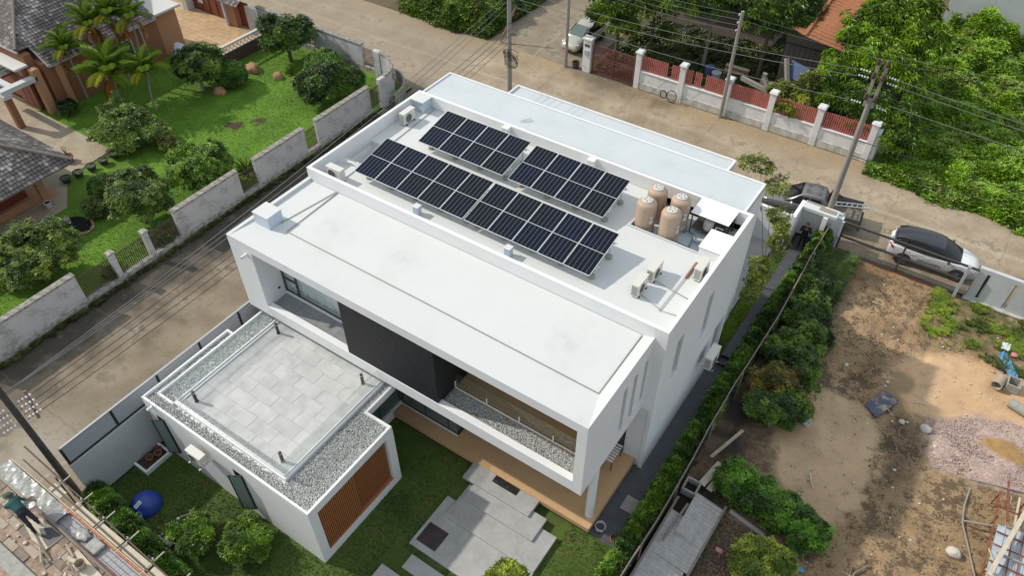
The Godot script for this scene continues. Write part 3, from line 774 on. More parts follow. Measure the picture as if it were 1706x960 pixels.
func build_wing(hs: Node3D) -> void:
	var mb := MB.new()
	var near := Transform3D(Basis(Vector3(1, 0, 0), Vector3.UP, Vector3(0, 0, 1)), V(0.03, 0, -5.76))
	mb.panel(near, 8.79, 3.40, .2, [Rect2(.55, .6, .52, 2.3), Rect2(5.0, .5, .56, 2.42)])
	part("wall", mb, M.wall, hs)
	for w in [[.58, .52, .6, 2.3], [5.03, .56, .5, 2.42]]:
		var wn := Node3D.new(); put(wn, "narrow_window", hs)
		for e in [[0.0, .04, 0.0, w[3]], [w[1] - .04, w[1], 0.0, w[3]], [.04, w[1] - .04, 0.0, .04], [.04, w[1] - .04, w[3] - .04, w[3]]]:
			bp("frame", wn, M.dark_frame, w[0] + e[0], w[0] + e[1], w[2] + e[2], w[2] + e[3], -5.77, -5.66)
		var lf := Transform3D(Basis(Vector3.UP, .5), V(w[0] + w[1] - .03, w[2] + w[3] / 2, -5.79))
		for e in [[0.0, .05, w[3]], [w[1] - .06, .05, w[3]]]:
			mb = MB.new(); mb.cbox(lf * Transform3D(Basis.IDENTITY, Vector3(-e[0] - .025, 0, 0)), Vector3(e[1], e[2], .04), .006); part("leaf_stile", mb, M.dark_frame, wn)
		for y in [-w[3] / 2 + .025, w[3] / 2 - .025]:
			mb = MB.new(); mb.cbox(lf * Transform3D(Basis.IDENTITY, Vector3(-w[1] / 2 + .005, y, 0)), Vector3(w[1] - .12, .05, .038), .006); part("leaf_rail", mb, M.dark_frame, wn)
		mb = MB.new(); mb.cbox(lf * Transform3D(Basis.IDENTITY, Vector3(-w[1] / 2 + .005, 0, 0)), Vector3(w[1] - .12, w[3] - .1, .01)); part("glass_pane", mb, M.window_pale, wn)
		bp("room_shade", wn, M.timber_grey, w[0] + .04, w[0] + w[1] - .04, w[2], w[2] + w[3], -5.52, -5.50, 0)
	# end wall with the timber screen
	mb = MB.new()
	var endw := Transform3D(Basis(Vector3(0, 0, -1), Vector3.UP, Vector3(1, 0, 0)), V(9.1, 0, -5.76))
	mb.panel(endw, 4.46, 3.40, .28, [Rect2(.38, .46, 3.68, 2.74)])
	part("wall", mb, M.wall, hs)
	var sc := Node3D.new(); put(sc, "timber_screen", hs)
	bp("backing", sc, M.wood_back, 8.86, 8.90, .46, 3.20, -5.38, -1.70, 0)
	for i in 23:
		bp("slat", sc, M.wood_slat, 8.90, 9.06, .5, 3.19, -5.37 + i * .0805, -5.37 + i * .0805 + .042, .004)
	for i in 23:
		bp("slat", sc, M.wood_slat_b, 8.90, 8.98, .5, 3.19, -3.49 + i * .0777, -3.49 + i * .0777 + .042, .004)
	bp("sill", sc, M.wood_slat, 8.90, 9.09, .462, .50, -5.37, -1.71, .004)
	bp("low_wall", hs, M.wall, 6.70, 6.90, 0, .55, -1.30, 1.42, 0)
	bp("wall", hs, M.wall, 6.70, 8.1, 0, 3.299, -1.50, -1.302, 0)
	mb = MB.new(); mb.bx(6.80, 6.812, .55, 3.30, -1.3, 1.42); part("side_glass", mb, M.window_green, hs)
	for x in [-1.28, .1, 1.36]: bp("side_frame", hs, M.bronze, 6.78, 6.84, .551, 3.30, x, x + .05)
	bp("wall", hs, M.wall, 8.1, 9.098, 0, 3.40, -1.50, -1.302, 0)
	bp("wall", hs, M.wall, .03, .22, 0, 3.40, -5.55, -1.4, 0)
	bp("wall", hs, M.wall, .38, .52, 0, 3.40, -1.4, .2, 0)
	mb = MB.new()
	mb.prism(PackedVector2Array([Vector2(.05, -5.74), Vector2(9.08, -5.74), Vector2(9.08, -1.32), Vector2(7.9, -1.32), Vector2(7.9, .26), Vector2(.4, .26), Vector2(.4, -1.42), Vector2(.05, -1.42)]), 3.30, 3.46)
	part("roof_slab", mb, M.wall, hs)
	# rims
	for r in [[.03, 9.1, -5.76, -5.66], [8.99, 9.1, -5.66, -1.42], [7.78, 9.1, -1.42, -1.31], [7.78, 7.89, -1.31, .27], [.03, .13, -5.66, -1.5], [.03, .40, -1.5, -1.4], [.40, .50, -5.30, .27]]:
		bp("rim", hs, M.wall, r[0], r[1], 3.401, 3.62, r[2], r[3], .01)
	for r in [[1.34, 1.56, -5.22, .27], [1.56, 7.46, -5.22, -5.06], [7.30, 7.46, -5.06, .27]]:
		bp("terrace_kerb", hs, M.wall, r[0], r[1], 3.47, 3.66, r[2], r[3], .008)
	bp("rim", hs, M.wall, .50, 1.34, 3.461, 3.62, -5.30, -5.2, .01)
	# terrace paving
	bp("bedding", hs, M.grout, 1.56, 7.30, 3.46, 3.585, -5.06, .26, 0)
	var row := 0
	var h := -5.06
	while h < .25:
		var e := minf(h + .6, .255)
		var x := 1.565 - (0.6 if row % 2 else 0.0)
		var n := 0
		while x < 7.29:
			var a := maxf(x, 1.565); var b := minf(x + 1.2, 7.296)
			if b - a > .05: bp("floor_tile", hs, [M.tile_floor, M.tile_b, M.tile_floor][(row + n) % 3], a, b - .008, 3.55, 3.60 + .0015 * ((row * 3 + n) % 3), h, e - .008, .004)
			x += 1.2; n += 1
		h += .6; row += 1
	# glass balustrade
	for i in 4:
		mb = MB.new(); mb.bx(1.44, 1.452, 3.66, 4.52, -5.14 + i * 1.33, -5.14 + i * 1.33 + 1.32); part("glass_pane", mb, M.rail_glass, hs)
		mb = MB.new(); mb.bx(7.37, 7.382, 3.66, 4.52, -5.14 + i * 1.33, -5.14 + i * 1.33 + 1.32); part("glass_pane", mb, M.rail_glass, hs)
		mb = MB.new(); mb.bx(1.46 + i * 1.475, 1.46 + i * 1.475 + 1.465, 3.66, 4.52, -5.15, -5.138); part("glass_pane", mb, M.rail_glass, hs)
	for r in [[1.43, 1.465, -5.16, .25], [7.358, 7.395, -5.16, .25], [1.465, 7.358, -5.165, -5.125]]:
		bp("glass_channel", hs, M.steel, r[0], r[1], 3.66, 3.70, r[2], r[3], .004)
	pebbles("pebble_bed", hs, func() -> Vector2:
		var t := rng.randf()
		if t < .60: return Vector2(rng.randf_range(7.48, 8.97), rng.randf_range(-5.64, -1.44))
		if t < .67: return Vector2(rng.randf_range(7.48, 7.76), rng.randf_range(-1.44, .24))
		if t < .80: return Vector2(rng.randf_range(.14, 7.5), rng.randf_range(-5.64, -5.32 if rng.randf() < .7 else -5.24))
		if t < .86: return Vector2(rng.randf_range(.14, .39), rng.randf_range(-5.3, -1.52))
		return Vector2(rng.randf_range(.52, 1.32), rng.randf_range(-5.18, .25)), 3.46, 24000, .027)

func pebbles(called: String, parent: Node, where: Callable, y: float, count: int, size: float) -> void:
	var mb := MB.new(); mb.blob(Vector3.ZERO, Vector3(1, .6, .8), .35, 3, 1.2, 3, 5)
	var mesh := mb.mesh(); mesh.surface_set_material(0, M.tinted)
	var xs := []; var cs := PackedColorArray()
	for i in count:
		var p: Vector2 = where.call()
		var s := size * rng.randf_range(.7, 1.4)
		xs.append(Transform3D(Basis.from_euler(Vector3(rng.randf_range(-.5, .5), rng.randf() * TAU, rng.randf_range(-.5, .5))).scaled(Vector3.ONE * s), V(p.x, y + rng.randf_range(0, .05), p.y) - org))
		var t := rng.randf()
		var g := .27 + .24 * t
		if rng.randf() < .15: g = .60
		elif rng.randf() < .12: g = .17
		cs.append(Color(g, g * 1.025, g * 1.0))
	multi(called, parent, mesh, xs, cs, "stuff")

# ---------------------------------------------------------------- on and around the house
func cell_texture() -> ImageTexture:
	var W := 264; var H := 264
	var im := Image.create(W, H, false, Image.FORMAT_RGB8)
	var base := Color(.0105, .0150, .0290)
	im.fill(base.linear_to_srgb())
	for i in 6:
		for j in 12:
			var f := .8 + .5 * rng.randf()
			im.fill_rect(Rect2i(i * 44 + 2, j * 22 + 1, 41, 20), Color(base.r * f, base.g * f, base.b * f).linear_to_srgb())
			for b in 9: im.fill_rect(Rect2i(i * 44 + 4 + b * 4, j * 22 + 1, 1, 20), Color(.012, .015, .024).linear_to_srgb())
	for j in 13: im.fill_rect(Rect2i(0, maxi(0, j * 22 - 1), W, 1), Color(.06, .07, .09).linear_to_srgb())
	for i in range(1, 6):
		im.fill_rect(Rect2i(i * 44 - 2, 0, 5, H), Color(.17, .19, .23).linear_to_srgb())
	for i in 7:
		for j in 13: im.fill_rect(Rect2i(i * 44 - 3, j * 22 - 2, 5, 3), Color(.30, .32, .35).linear_to_srgb())
	return ImageTexture.create_from_image(im)

func solar_array(label: String, x: float, h: float, y: float, n: int, mats: Array) -> void:
	var t := thing("solar_array", label, "solar array", "solar arrays on the main roof", V(x, 7.8, h))
	var tilt := 0.1865
	var dir := Vector3(0, sin(tilt), -cos(tilt))
	var up := Vector3(0, cos(tilt), sin(tilt))
	for i in n:
		var p := Node3D.new(); put(p, "solar_panel", t)
		var o := V(x + i * 1.154, y, h)
		var fr := MB.new()
		for s in [[Vector3(.0, 0, 0), 0.016], [Vector3(1.118, 0, 0), 0.016]]:
			fr.bar(o + Vector3(s[0].x + .008, 0, 0), o + Vector3(s[0].x + .008, 0, 0) + dir * 2.278, .018, .035, .003)
		for d in [0.01, 1.139, 2.268]:
			fr.bar(o + Vector3(.017, 0, 0) + dir * d, o + Vector3(1.117, 0, 0) + dir * d, .018 if d != 1.139 else .022, .034, .003)
		part("panel_frame", fr, M.panel_frame, p)
		for k in 2:
			var c := MB.new()
			var a := o + Vector3(.017, 0, 0) + dir * (.019 + k * 1.131) + up * .008
			c.quaduv(a + dir * 1.109, a + dir * 1.109 + Vector3(1.10, 0, 0), a + Vector3(1.10, 0, 0), a)
			part("cell_field", c, mats[(i * 2 + k * 3 + n + int(x)) % mats.size()], p)
		var b := MB.new()
		b.cbox(Transform3D(Basis(Vector3(1, 0, 0), up, up.cross(Vector3(1, 0, 0)) * -1.0), o + Vector3(.567, 0, 0) + dir * 1.139 - up * .012), Vector3(1.1, .006, 2.22))
		part("back_sheet", b, M.white_metal, p)
	var w := n * 1.154
	for d in [.45, 1.8]:
		var r := MB.new()
		r.bar(V(x - .05, y, h) + dir * d - up * .05, V(x + w + .05, y, h) + dir * d - up * .05, .04, .05)
		part("rail", r, M.steel, t)
		for i in n:
			var px := x + .35 + i * (w - .5) / (n - 1)
			var top: Vector3 = V(px, y, h) + dir * d - up * .07
			var l := MB.new(); l.tube([Vector3(top.x, 7.9, top.z), top], .025, -1, 8); part("leg", l, M.steel, t)
			var f := MB.new(); f.lathe([Vector2(.13, 7.8), Vector2(.13, 7.92), Vector2(.11, 7.94), Vector2(0, 7.94)], 12, Transform3D(Basis.IDENTITY, Vector3(top.x, 0, top.z))); part("footing", f, M.concrete, t)
	for i in 2:
		var l := MB.new(); var b := V(x + w + .02, y, h) + dir * (.55 + i * 1.3)
		l.tube([b - Vector3(.06, .0, 0), b + Vector3(.10, -.05, 0)], .018, -1, 6); part("rail_end", l, M.steel, t)

func aircon() -> Node3D:
	# fan towards +z, base at the origin
	var t := thing("air_conditioner", "white air conditioner outdoor unit by the rear left roof corner, beside the large vent", "air conditioner", "air conditioner units", Vector3.ZERO)
	var b := MB.new(); b.cbox(Transform3D(Basis.IDENTITY, Vector3(0, .33, 0)), Vector3(.82, .56, .30), .025); part("body", b, M.ac_body, t)
	b = MB.new(); b.cbox(Transform3D(Basis.IDENTITY, Vector3(0, .622, 0)), Vector3(.84, .022, .32), .008); part("lid", b, M.ac_body, t)
	b = MB.new(); b.lathe([Vector2(.235, 0), Vector2(.235, .014), Vector2(.21, .014)], 24, Transform3D(Basis(Vector3.RIGHT, PI / 2), Vector3(-.1, .33, .151))); part("fan_ring", b, M.ac_body, t)
	b = MB.new(); b.lathe([Vector2(.21, .003), Vector2(0, .004)], 24, Transform3D(Basis(Vector3.RIGHT, PI / 2), Vector3(-.1, .33, .151))); var fo := part("fan_opening", b, M.ac_grille, t)
	for i in 7:
		b = MB.new(); b.lathe([Vector2(.03 + i * .027, .008), Vector2(.036 + i * .027, .012), Vector2(.042 + i * .027, .008)], 20, Transform3D(Basis(Vector3.RIGHT, PI / 2), Vector3(-.1, .33, .152))); part("grille_ring", b, M.ac_dark, fo)
	b = MB.new()
	for i in 9: b.cbox(Transform3D(Basis.IDENTITY, Vector3(0, .12 + i * .05, -.153)), Vector3(.7, .03, .012))
	part("coil_grille", b, M.ac_dark, t, "", "stuff")
	b = MB.new(); b.cbox(Transform3D(Basis.IDENTITY, Vector3(-.414, .35, 0)), Vector3(.01, .42, .22)); part("side_grille", b, M.ac_grille, t)
	b = MB.new(); b.cbox(Transform3D(Basis.IDENTITY, Vector3(.42, .2, .02)), Vector3(.05, .2, .12), .01); part("valve_cover", b, M.ac_body, t)
	for x in [-.28, .28]:
		b = MB.new(); b.cbox(Transform3D(Basis.IDENTITY, Vector3(x, .025, 0)), Vector3(.06, .05, .38), .006); part("foot", b, M.rubber, t)
	return t

func build_roof_things() -> void:
	var tx := cell_texture()
	var mats := []
	for k in [[1, 1, 1], [.98, 1, 1.08], [1.04, 1.02, .98], [1.0, 1.0, 1.04], [1.02, 1.0, 1.0]]:
		var m := StandardMaterial3D.new()
		m.albedo_texture = tx; m.albedo_color = Color(minf(k[0] * .8, 1), minf(k[1] * .8, 1), minf(k[2] * .8, 1))
		m.roughness = .14; m.metallic_specular = .28
		mats.append(m)
	solar_array("front left solar array of five panels, nearest the sunken roof shaft", 1.77, 5.61, 8.31, 5, mats)
	solar_array("front right solar array of five panels, nearest the two paired air conditioners", 7.60, 5.61, 8.31, 5, mats)
	solar_array("rear left solar array of four panels, beside the large corner vent", 2.61, 8.87, 8.31, 4, mats)
	solar_array("rear right solar array of four panels, next to the beige water tanks", 7.52, 8.81, 8.31, 4, mats)
	# water tanks
	org = Vector3.ZERO
	var t := thing("water_tank", "beige water tank at the front left of the four tanks", "water tank", "water tanks on the roof", Vector3.ZERO)
	var b := MB.new()
	b.lathe([Vector2(0, 0), Vector2(.39, 0), Vector2(.41, .03), Vector2(.405, .3), Vector2(.41, .7), Vector2(.405, 1.1), Vector2(.40, 1.36), Vector2(.37, 1.44), Vector2(.30, 1.50), Vector2(.22, 1.53), Vector2(0, 1.54)], 28); part("tank_body", b, M.tank, t)
	b = MB.new(); b.lathe([Vector2(.215, 1.525), Vector2(.215, 1.57), Vector2(.19, 1.585), Vector2(0, 1.585)], 20); var lid := part("lid", b, M.tank_lid, t)
	for i in 5:
		var a := i * TAU / 5
		b = MB.new(); b.cbox(Transform3D(Basis(Vector3.UP, -a), Vector3(cos(a) * .12, 1.592, sin(a) * .12)), Vector3(.07, .016, .05), .004); part("lid_stud", b, M.tank_mark, lid)
	for q in [[0.35, .62, .98, .9], [0.35, .18, .34, 1.25]]:
		b = MB.new()
		var g := []
		for i in 7:
			var a: float = q[0] + (i - 3) * .075 * q[3]
			g.append([Vector3(cos(a) * .414, q[1], sin(a) * .414), Vector3(cos(a) * .414, q[2], sin(a) * .414)])
		b.grid(g); part("sticker", b, M.sticker, t)
	for q in [[.415, .26, .075], [.415, .85, .10]]:
		var tm := TextMesh.new(); tm.text = "DOS"; tm.font_size = 32; tm.pixel_size = q[2] / 24.0; tm.depth = .004
		tm.font = SystemFont.new(); tm.font.font_names = PackedStringArray(["Droid Sans"]); tm.material = M.ink
		var o := MeshInstance3D.new(); o.mesh = tm; put(o, "lettering", t)
		o.transform = Transform3D(Basis(Vector3.UP, PI / 2 - .35), Vector3(cos(.35) * q[0], q[1], sin(.35) * q[0]))
	b = MB.new(); b.tube([Vector3(.40, .06, .1), Vector3(.50, .06, .12)], .025, -1, 8); part("outlet", b, M.blue_pipe, t)
	t.position = V(13.38, 7.4, 10.06); t.rotation.y = -.15
	dup(t, "water_tank", "beige water tank at the front right of the four tanks, by the blue pipes", V(14.46, 7.4, 10.04), .1)
	dup(t, "water_tank", "beige water tank at the rear left of the four tanks, farthest up the roof", V(13.38, 7.4, 11.02), .25)
	dup(t, "water_tank", "beige water tank at the rear right of the four tanks, touching the white sheet shelter", V(14.42, 7.4, 11.0), -.2)
	# pump shelter
	t = thing("pump_shelter", "large white sheet shelter on dark legs over the roof pump", "shelter", "white sheet shelters", V(15.7, 7.4, 11.5))
	bp("roof_sheet", t, M.white_sheet, 14.9, 16.5, 8.40, 8.43, 10.97, 12.05, .004)
	for p in [[14.98, 11.02], [16.42, 11.02], [14.98, 11.98], [16.42, 11.98]]:
		bp("leg", t, M.bronze, p[0] - .025, p[0] + .025, 7.4, 8.4, p[1] - .025, p[1] + .025)
	bp("shelf", t, M.bronze, 15.0, 16.4, 7.62, 7.66, 11.05, 11.95)
	t = thing("water_pump", "round beige pressure pump under the large white sheet shelter", "pump", "", V(15.7, 7.66, 11.3))
	b = MB.new(); b.lathe([Vector2(0, 7.66), Vector2(.19, 7.66), Vector2(.21, 7.72), Vector2(.21, 7.98), Vector2(.16, 8.08), Vector2(0, 8.1)], 20, Transform3D(Basis.IDENTITY, V(15.62, 0, 11.3))); part("pressure_vessel", b, M.tank_lid, t)
	b = MB.new(); b.tube([V(15.85, 7.78, 11.25), V(16.2, 7.78, 11.25)], .09, -1, 12); part("motor", b, M.ac_dark, t)
	b = MB.new(); b.tube([V(16.0, 7.7, 11.1), V(16.0, 8.05, 11.1), V(16.3, 8.05, 11.1)], .025, -1, 6); part("pipe", b, M.white_metal, t)
	t = thing("sheet_cover", "small white sheet cover sloping beside the right parapet", "shelter", "white sheet shelters", V(16.4, 7.4, 10.0))
	b = MB.new(); b.cbox(Transform3D(Basis(Vector3(0, 0, 1), .03), V(16.43, 8.3, 10.0)), Vector3(.92, .03, 1.25), .004); part("roof_sheet", b, M.white_sheet, t)
	for p in [[16.02, 9.45], [16.02, 10.55]]: bp("leg", t, M.white_metal, p[0] - .02, p[0] + .02, 7.41, 8.27, p[1] - .02, p[1] + .02)
	bp("side_sheet", t, M.white_sheet, 16.02, 16.85, 7.62, 8.26, 9.40, 9.42, .003)
	t = thing("pipe_run", "blue water pipes on the sunken floor between the tanks", "pipes", "", V(15.3, 7.4, 10.2))
	for p in [[V(14.9, 7.5, 10.0), V(15.5, 7.5, 9.98), V(15.55, 7.5, 9.7), V(16.3, 7.5, 9.68)], [V(14.85, 7.5, 10.9), V(15.25, 7.5, 10.85), V(15.35, 7.5, 10.4), V(15.4, 7.5, 9.98)], [V(15.4, 7.5, 10.45), V(15.95, 7.5, 10.42)], [V(16.3, 7.5, 9.68), V(16.3, 7.75, 9.68)]]:
		b = MB.new(); b.tube(p, .028, -1, 8); part("pipe", b, M.blue_pipe, t)
	# air conditioners
	var ac := aircon()
	ac.position = V(.68, 7.8, 10.45); ac.rotation.y = PI / 2
	dup(ac, "air_conditioner", "white air conditioner outdoor unit behind the front left parapet, partly hidden", V(1.02, 7.8, 5.25), 0.0)
	dup(ac, "air_conditioner", "front unit of the two paired air conditioners right of the solar arrays", V(15.02, 7.8, 6.4), PI / 2)
	dup(ac, "air_conditioner", "rear unit of the two paired air conditioners, nearer the water tanks", V(15.12, 7.8, 7.42), PI / 2)
	dup(ac, "air_conditioner", "white air conditioner outdoor unit tucked against the right parapet below the white sheets", V(16.55, 7.8, 8.45), PI / 2)
	var wa := dup(ac, "air_conditioner", "white air conditioner hung on the long right side wall above the slate path", V(17.5, 1.95, 9.75), PI / 2)
	wa.scale = Vector3(1.15, 1.3, 1.15)
	dup(ac, "air_conditioner", "white air conditioner hung on the garden side wall of the terrace wing", V(3.45, 2.5, -6.12), 0.0)
	for q in [["wall_bracket", "metal bracket holding the air conditioner on the right side wall", 17.06, 1.9, 9.75, 1], ["wall_bracket", "metal bracket holding the air conditioner on the terrace wing wall", 3.45, 2.45, -5.76, 0]]:
		t = thing(q[0], q[1], "bracket", "air conditioner brackets", V(q[2], q[3], q[4]))
		for s in [-.3, .3]:
			b = MB.new()
			if q[5] == 1:
				b.bar(V(17.062, 1.93, 9.75 + s), V(17.75, 1.93, 9.75 + s), .04, .04); b.bar(V(17.08, 1.5, 9.75 + s), V(17.08, 1.91, 9.75 + s), .04, .03)
			else:
				b.bar(V(3.45 + s, 2.48, -5.762), V(3.45 + s, 2.48, -6.4), .04, .04); b.bar(V(3.45 + s, 2.1, -5.78), V(3.45 + s, 2.46, -5.78), .04, .03)
			part("arm", b, M.white_metal, t)
	# antenna on the rear roof
	t = thing("roof_antenna", "small antenna lying on the rear roof behind the parapet", "antenna", "", V(5.6, 8.16, 13.1))
	b = MB.new(); b.bar(V(5.4, 8.22, 12.9), V(5.75, 8.26, 13.35), .03, .02); part("boom", b, M.steel, t)
	for i in 4:
		b = MB.new(); b.bar(V(5.42 + i * .1, 8.24, 13.1 + i * .08), V(5.62 + i * .1, 8.24, 12.95 + i * .08), .015, .015); part("rod", b, M.steel, t)
	# security cameras
	t = thing("security_camera", "white security camera on the front left corner of the upper box", "camera", "security cameras", V(1.0, 7.3, -.12))
	b = MB.new(); b.tube([V(.95, 7.3, -.25), V(1.0, 7.33, 0)], .065, .08, 10); part("housing", b, M.white_metal, t)
	b = MB.new(); b.tube([V(.945, 7.298, -.262), V(.95, 7.3, -.25)], .045, -1, 10); part("lens", b, M.ac_dark, t)
	t = thing("security_camera", "white security camera under the outer corner rim of the terrace wing", "camera", "security cameras", V(.6, 3.5, -5.9))
	b = MB.new(); b.tube([V(.6, 3.42, -5.98), V(.7, 3.5, -5.76)], .06, .075, 10); part("housing", b, M.white_metal, t)
	b = MB.new(); b.tube([V(.595, 3.416, -5.99), V(.6, 3.42, -5.98)], .04, -1, 10); part("lens", b, M.ac_dark, t)
	# terrace lamps
	t = thing("bollard_lamp", "black bollard lamp at the outer left corner of the tiled terrace", "lamp", "black bollard lamps on the terrace", Vector3.ZERO)
	b = MB.new(); b.lathe([Vector2(0, .0), Vector2(.085, 0), Vector2(.085, .012), Vector2(.065, .014), Vector2(.065, .56), Vector2(.055, .59), Vector2(0, .60)], 12); part("post", b, M.dark_frame, t)
	b = MB.new(); b.lathe([Vector2(.067, .50), Vector2(.068, .54)], 12); part("lamp_band", b, M.lamp_clear, t)
	t.position = V(2.0, 3.602, -4.66)
	dup(t, "bollard_lamp", "black bollard lamp at the inner left corner of the terrace by the recess", V(2.0, 3.602, -.35))
	dup(t, "bollard_lamp", "black bollard lamp at the inner right corner of the terrace by the black slats", V(6.8, 3.602, -.37))
	dup(t, "bollard_lamp", "black bollard lamp at the outer right corner of the terrace by the broad pebble bed", V(6.8, 3.602, -4.7))
	# carport at the street
	t = thing("carport", "low flat-roofed white carport behind the house along the street", "carport", "", V(6, .05, 19))
	bp("roof_slab", t, M.roof_blue, -1.25, 13.1, 2.95, 3.2, 15.4, 22.7, .01)
	for r in [[-1.25, 13.1, 22.6, 22.7], [-1.25, -1.14, 15.4, 22.6], [12.98, 13.1, 15.4, 22.6]]:
		bp("rim", t, M.wall, r[0], r[1], 3.201, 3.32, r[2], r[3])
	for p in [[-.9, 22.3], [5.9, 22.3], [12.7, 22.3], [-.9, 15.8], [12.7, 15.8]]: bp("post", t, M.wall, p[0] - .12, p[0] + .12, .05, 2.95, p[1] - .12, p[1] + .12)

func build_garden() -> void:
	var t: Node3D
	var b: MB
	# stepping slabs, highest by the deck
	var slabs := [[11.3, 14.5, .26, .40, -.04, .86, "highest stone step slab, with the dark marble mat, against the deck"], [11.85, 15.15, .17, .30, -.78, .33, "second stone step slab down from the deck"], [11.68, 15.85, .09, .20, -1.74, -.06, "third stone step slab down from the deck, half in shade"], [11.22, 15.85, .01, .11, -3.38, -.94, "lowest and largest stone step slab, with the dark drain cover"]]
	for s in slabs:
		b = MB.new(); b.bx(s[0], s[1], s[2] if s[2] < .05 else s[2] - .02, s[3], s[4], s[5], .012)
		single("step_slab", b, M.slab, s[6], "step", "stone step slabs", V((s[0] + s[1]) / 2, s[2], (s[4] + s[5]) / 2))
	for s in [[11.6, 14.0, -4.28, -3.66, "narrow paving slab in the lawn next to the lowest step"], [10.9, 13.4, -5.2, -4.58, "narrow paving slab in the lawn, farther from the steps"]]:
		b = MB.new(); b.bx(s[0], s[1], .0, .07, s[2], s[3], .01)
		single("paving_slab", b, M.slab, s[4], "paving slab", "narrow paving slabs", V(s[0] + 1, 0, s[2] + .3))
	b = MB.new(); b.bx(11.36, 12.28, .111, .122, -3.13, -2.24, .004); single("drain_cover", b, M.drain, "square dark drain cover set in the lowest step slab", "cover", "", V(11.8, .11, -2.7))
	b = MB.new(); b.bx(12.42, 13.6, .402, .412, .44, .80, .004); single("door_mat", b, M.mat_dark, "dark marbled mat on the highest step slab", "mat", "", V(13, .4, .6))
	# bench, seat and rack under the overhang
	t = thing("slatted_rack", "white and dark slatted rack on the deck under the overhang", "rack", "", V(15.9, .45, 4.3))
	for i in 7: bp("slat", t, M.white_metal, 15.75, 16.2, 1.1 + .001 * i, 1.13 + .001 * i, 3.5 + i * .14, 3.58 + i * .14, .004)
	for p in [[15.78, 3.53], [16.17, 3.53], [15.78, 4.38], [16.17, 4.38]]: bp("leg", t, M.dark_frame, p[0] - .02, p[0] + .02, .45, 1.1, p[1] - .02, p[1] + .02)
	t = thing("bench", "low red-brown bench on the deck behind the white column", "bench", "", V(15.6, .45, 2.6))
	bp("seat", t, M.door_wood, 15.3, 15.75, .84, .9, 1.9, 3.3)
	for h in [2.0, 3.2]: bp("leg", t, M.door_wood, 15.34, 15.7, .45, .84, h - .03, h + .03)
	# hose coil and pot
	b = MB.new()
	var pts := []
	for i in 120:
		var a := i * TAU / 22.0
		pts.append(V(16.98 + cos(a) * (.20 + .02 * sin(i * 1.7)), .05 + i * .0011, 1.32 + sin(a) * (.20 + .02 * cos(i * 1.3))))
	b.tube(pts, .014, -1, 5); single("hose", b, M.porcelain, "coiled pale grey hose beside the deck corner", "hose", "", V(16.98, .03, 1.32))
	t = thing("potted_plant", "small shrub in a terracotta pot on the slate path by the hedge", "potted plant", "", V(17.72, .0, 1.12))
	pot(t, V(17.72, .0, 1.12), .19, .30, M.terracotta, M.soil)
	sprig(t, V(17.74, .26, 1.14), .65, 5, C3(.12, .19, .03))
	t = thing("drain_hatch", "pale square hatch in the slate path near the hedge", "hatch", "", V(17.5, .03, 2.9))
	bp("lid", t, M.concrete, 17.2, 17.8, .031, .045, 2.5, 3.2, .004)
	# black hose coil further up the path
	b = MB.new(); pts = []
	for i in 90:
		var a := i * TAU / 20.0
		pts.append(V(17.6 + cos(a) * (.30 + .03 * sin(i * 1.7)), .06 + i * .002, 11.8 + sin(a) * .30))
	b.tube(pts, .02, -1, 5); single("cable_coil", b, M.rubber, "black coil of hose on the path under the side wall", "hose", "", V(17.6, .03, 11.8))
	# blue buried tank
	t = thing("septic_tank", "large ribbed blue plastic tank half sunk in the lawn", "tank", "", V(1.5, 0, -8.02))
	b = MB.new()
	var g := []
	for i in 15:
		var th := PI * .62 * i / 14.0
		var row := []
		for j in 40:
			var ph := TAU * j / 40
			var r := 1.0 + (.03 if j % 5 == 0 else 0.0) * sin(th)
			row.append(V(1.5, .05, -8.02) + Vector3(sin(th) * cos(ph) * .60 * r, cos(th) * .62, sin(th) * sin(ph) * .60 * r))
		g.append(row)
	b.grid(g, true, true); part("tank_body", b, M.blue_ball, t)
	b = MB.new(); b.lathe([Vector2(.20, .0), Vector2(.22, .04), Vector2(.20, .10), Vector2(.14, .12), Vector2(0, .12)], 18, Transform3D(Basis(Vector3(1, 0, 0), 1.0), V(1.72, .22, -8.47))); part("cap", b, M.blue_ball, t)
	var nrm := Vector3(.12, .80, .42).normalized()
	var sx := Vector3(.5, 0, .1).normalized(); sx = (sx - nrm * sx.dot(nrm)).normalized()
	var bs := Basis(sx, nrm.cross(sx), nrm)
	b = MB.new(); b.cbox(Transform3D(bs, V(1.5, .05, -8.02) + nrm * .612), Vector3(.17, .32, .012), .003); part("label", b, M.sticker, t)
	var tm := TextMesh.new(); tm.text = "DOS"; tm.font_size = 32; tm.pixel_size = .0032; tm.depth = .006; tm.material = M.ink
	tm.font = SystemFont.new(); tm.font.font_names = PackedStringArray(["Droid Sans"])
	var o := MeshInstance3D.new(); o.mesh = tm; put(o, "lettering", t)
	o.transform = Transform3D(Basis(-bs.y, bs.x, bs.z), Vector3(0, .05, 0) + nrm * .618)
	for i in 3:
		b = MB.new(); var d := Vector3(.25 + .12 * i, .8 - .12 * i, .3 - .1 * i).normalized()
		b.lathe([Vector2(.05, 0), Vector2(.06, .012), Vector2(.045, .016)], 12, Transform3D(Basis(Quaternion(Vector3.UP, d)), V(1.5, .05, -8.02) + d * .60)); part("port_ring", b, M.blue_ball, t)
	# planter with pots
	t = thing("planter_box", "white rectangular planter box against the fence wall", "planter", "", V(0, 0, -6.5))
	for w in [[-.45, .36, -7.14, -7.04], [-.45, .36, -5.98, -5.88], [.27, .36, -7.04, -5.98]]: bp("side", t, M.wall, w[0], w[1], 0, .24, w[2], w[3])
	bp("soil", t, M.soil, -.45, .27, .0, .15, -7.04, -5.98, 0)
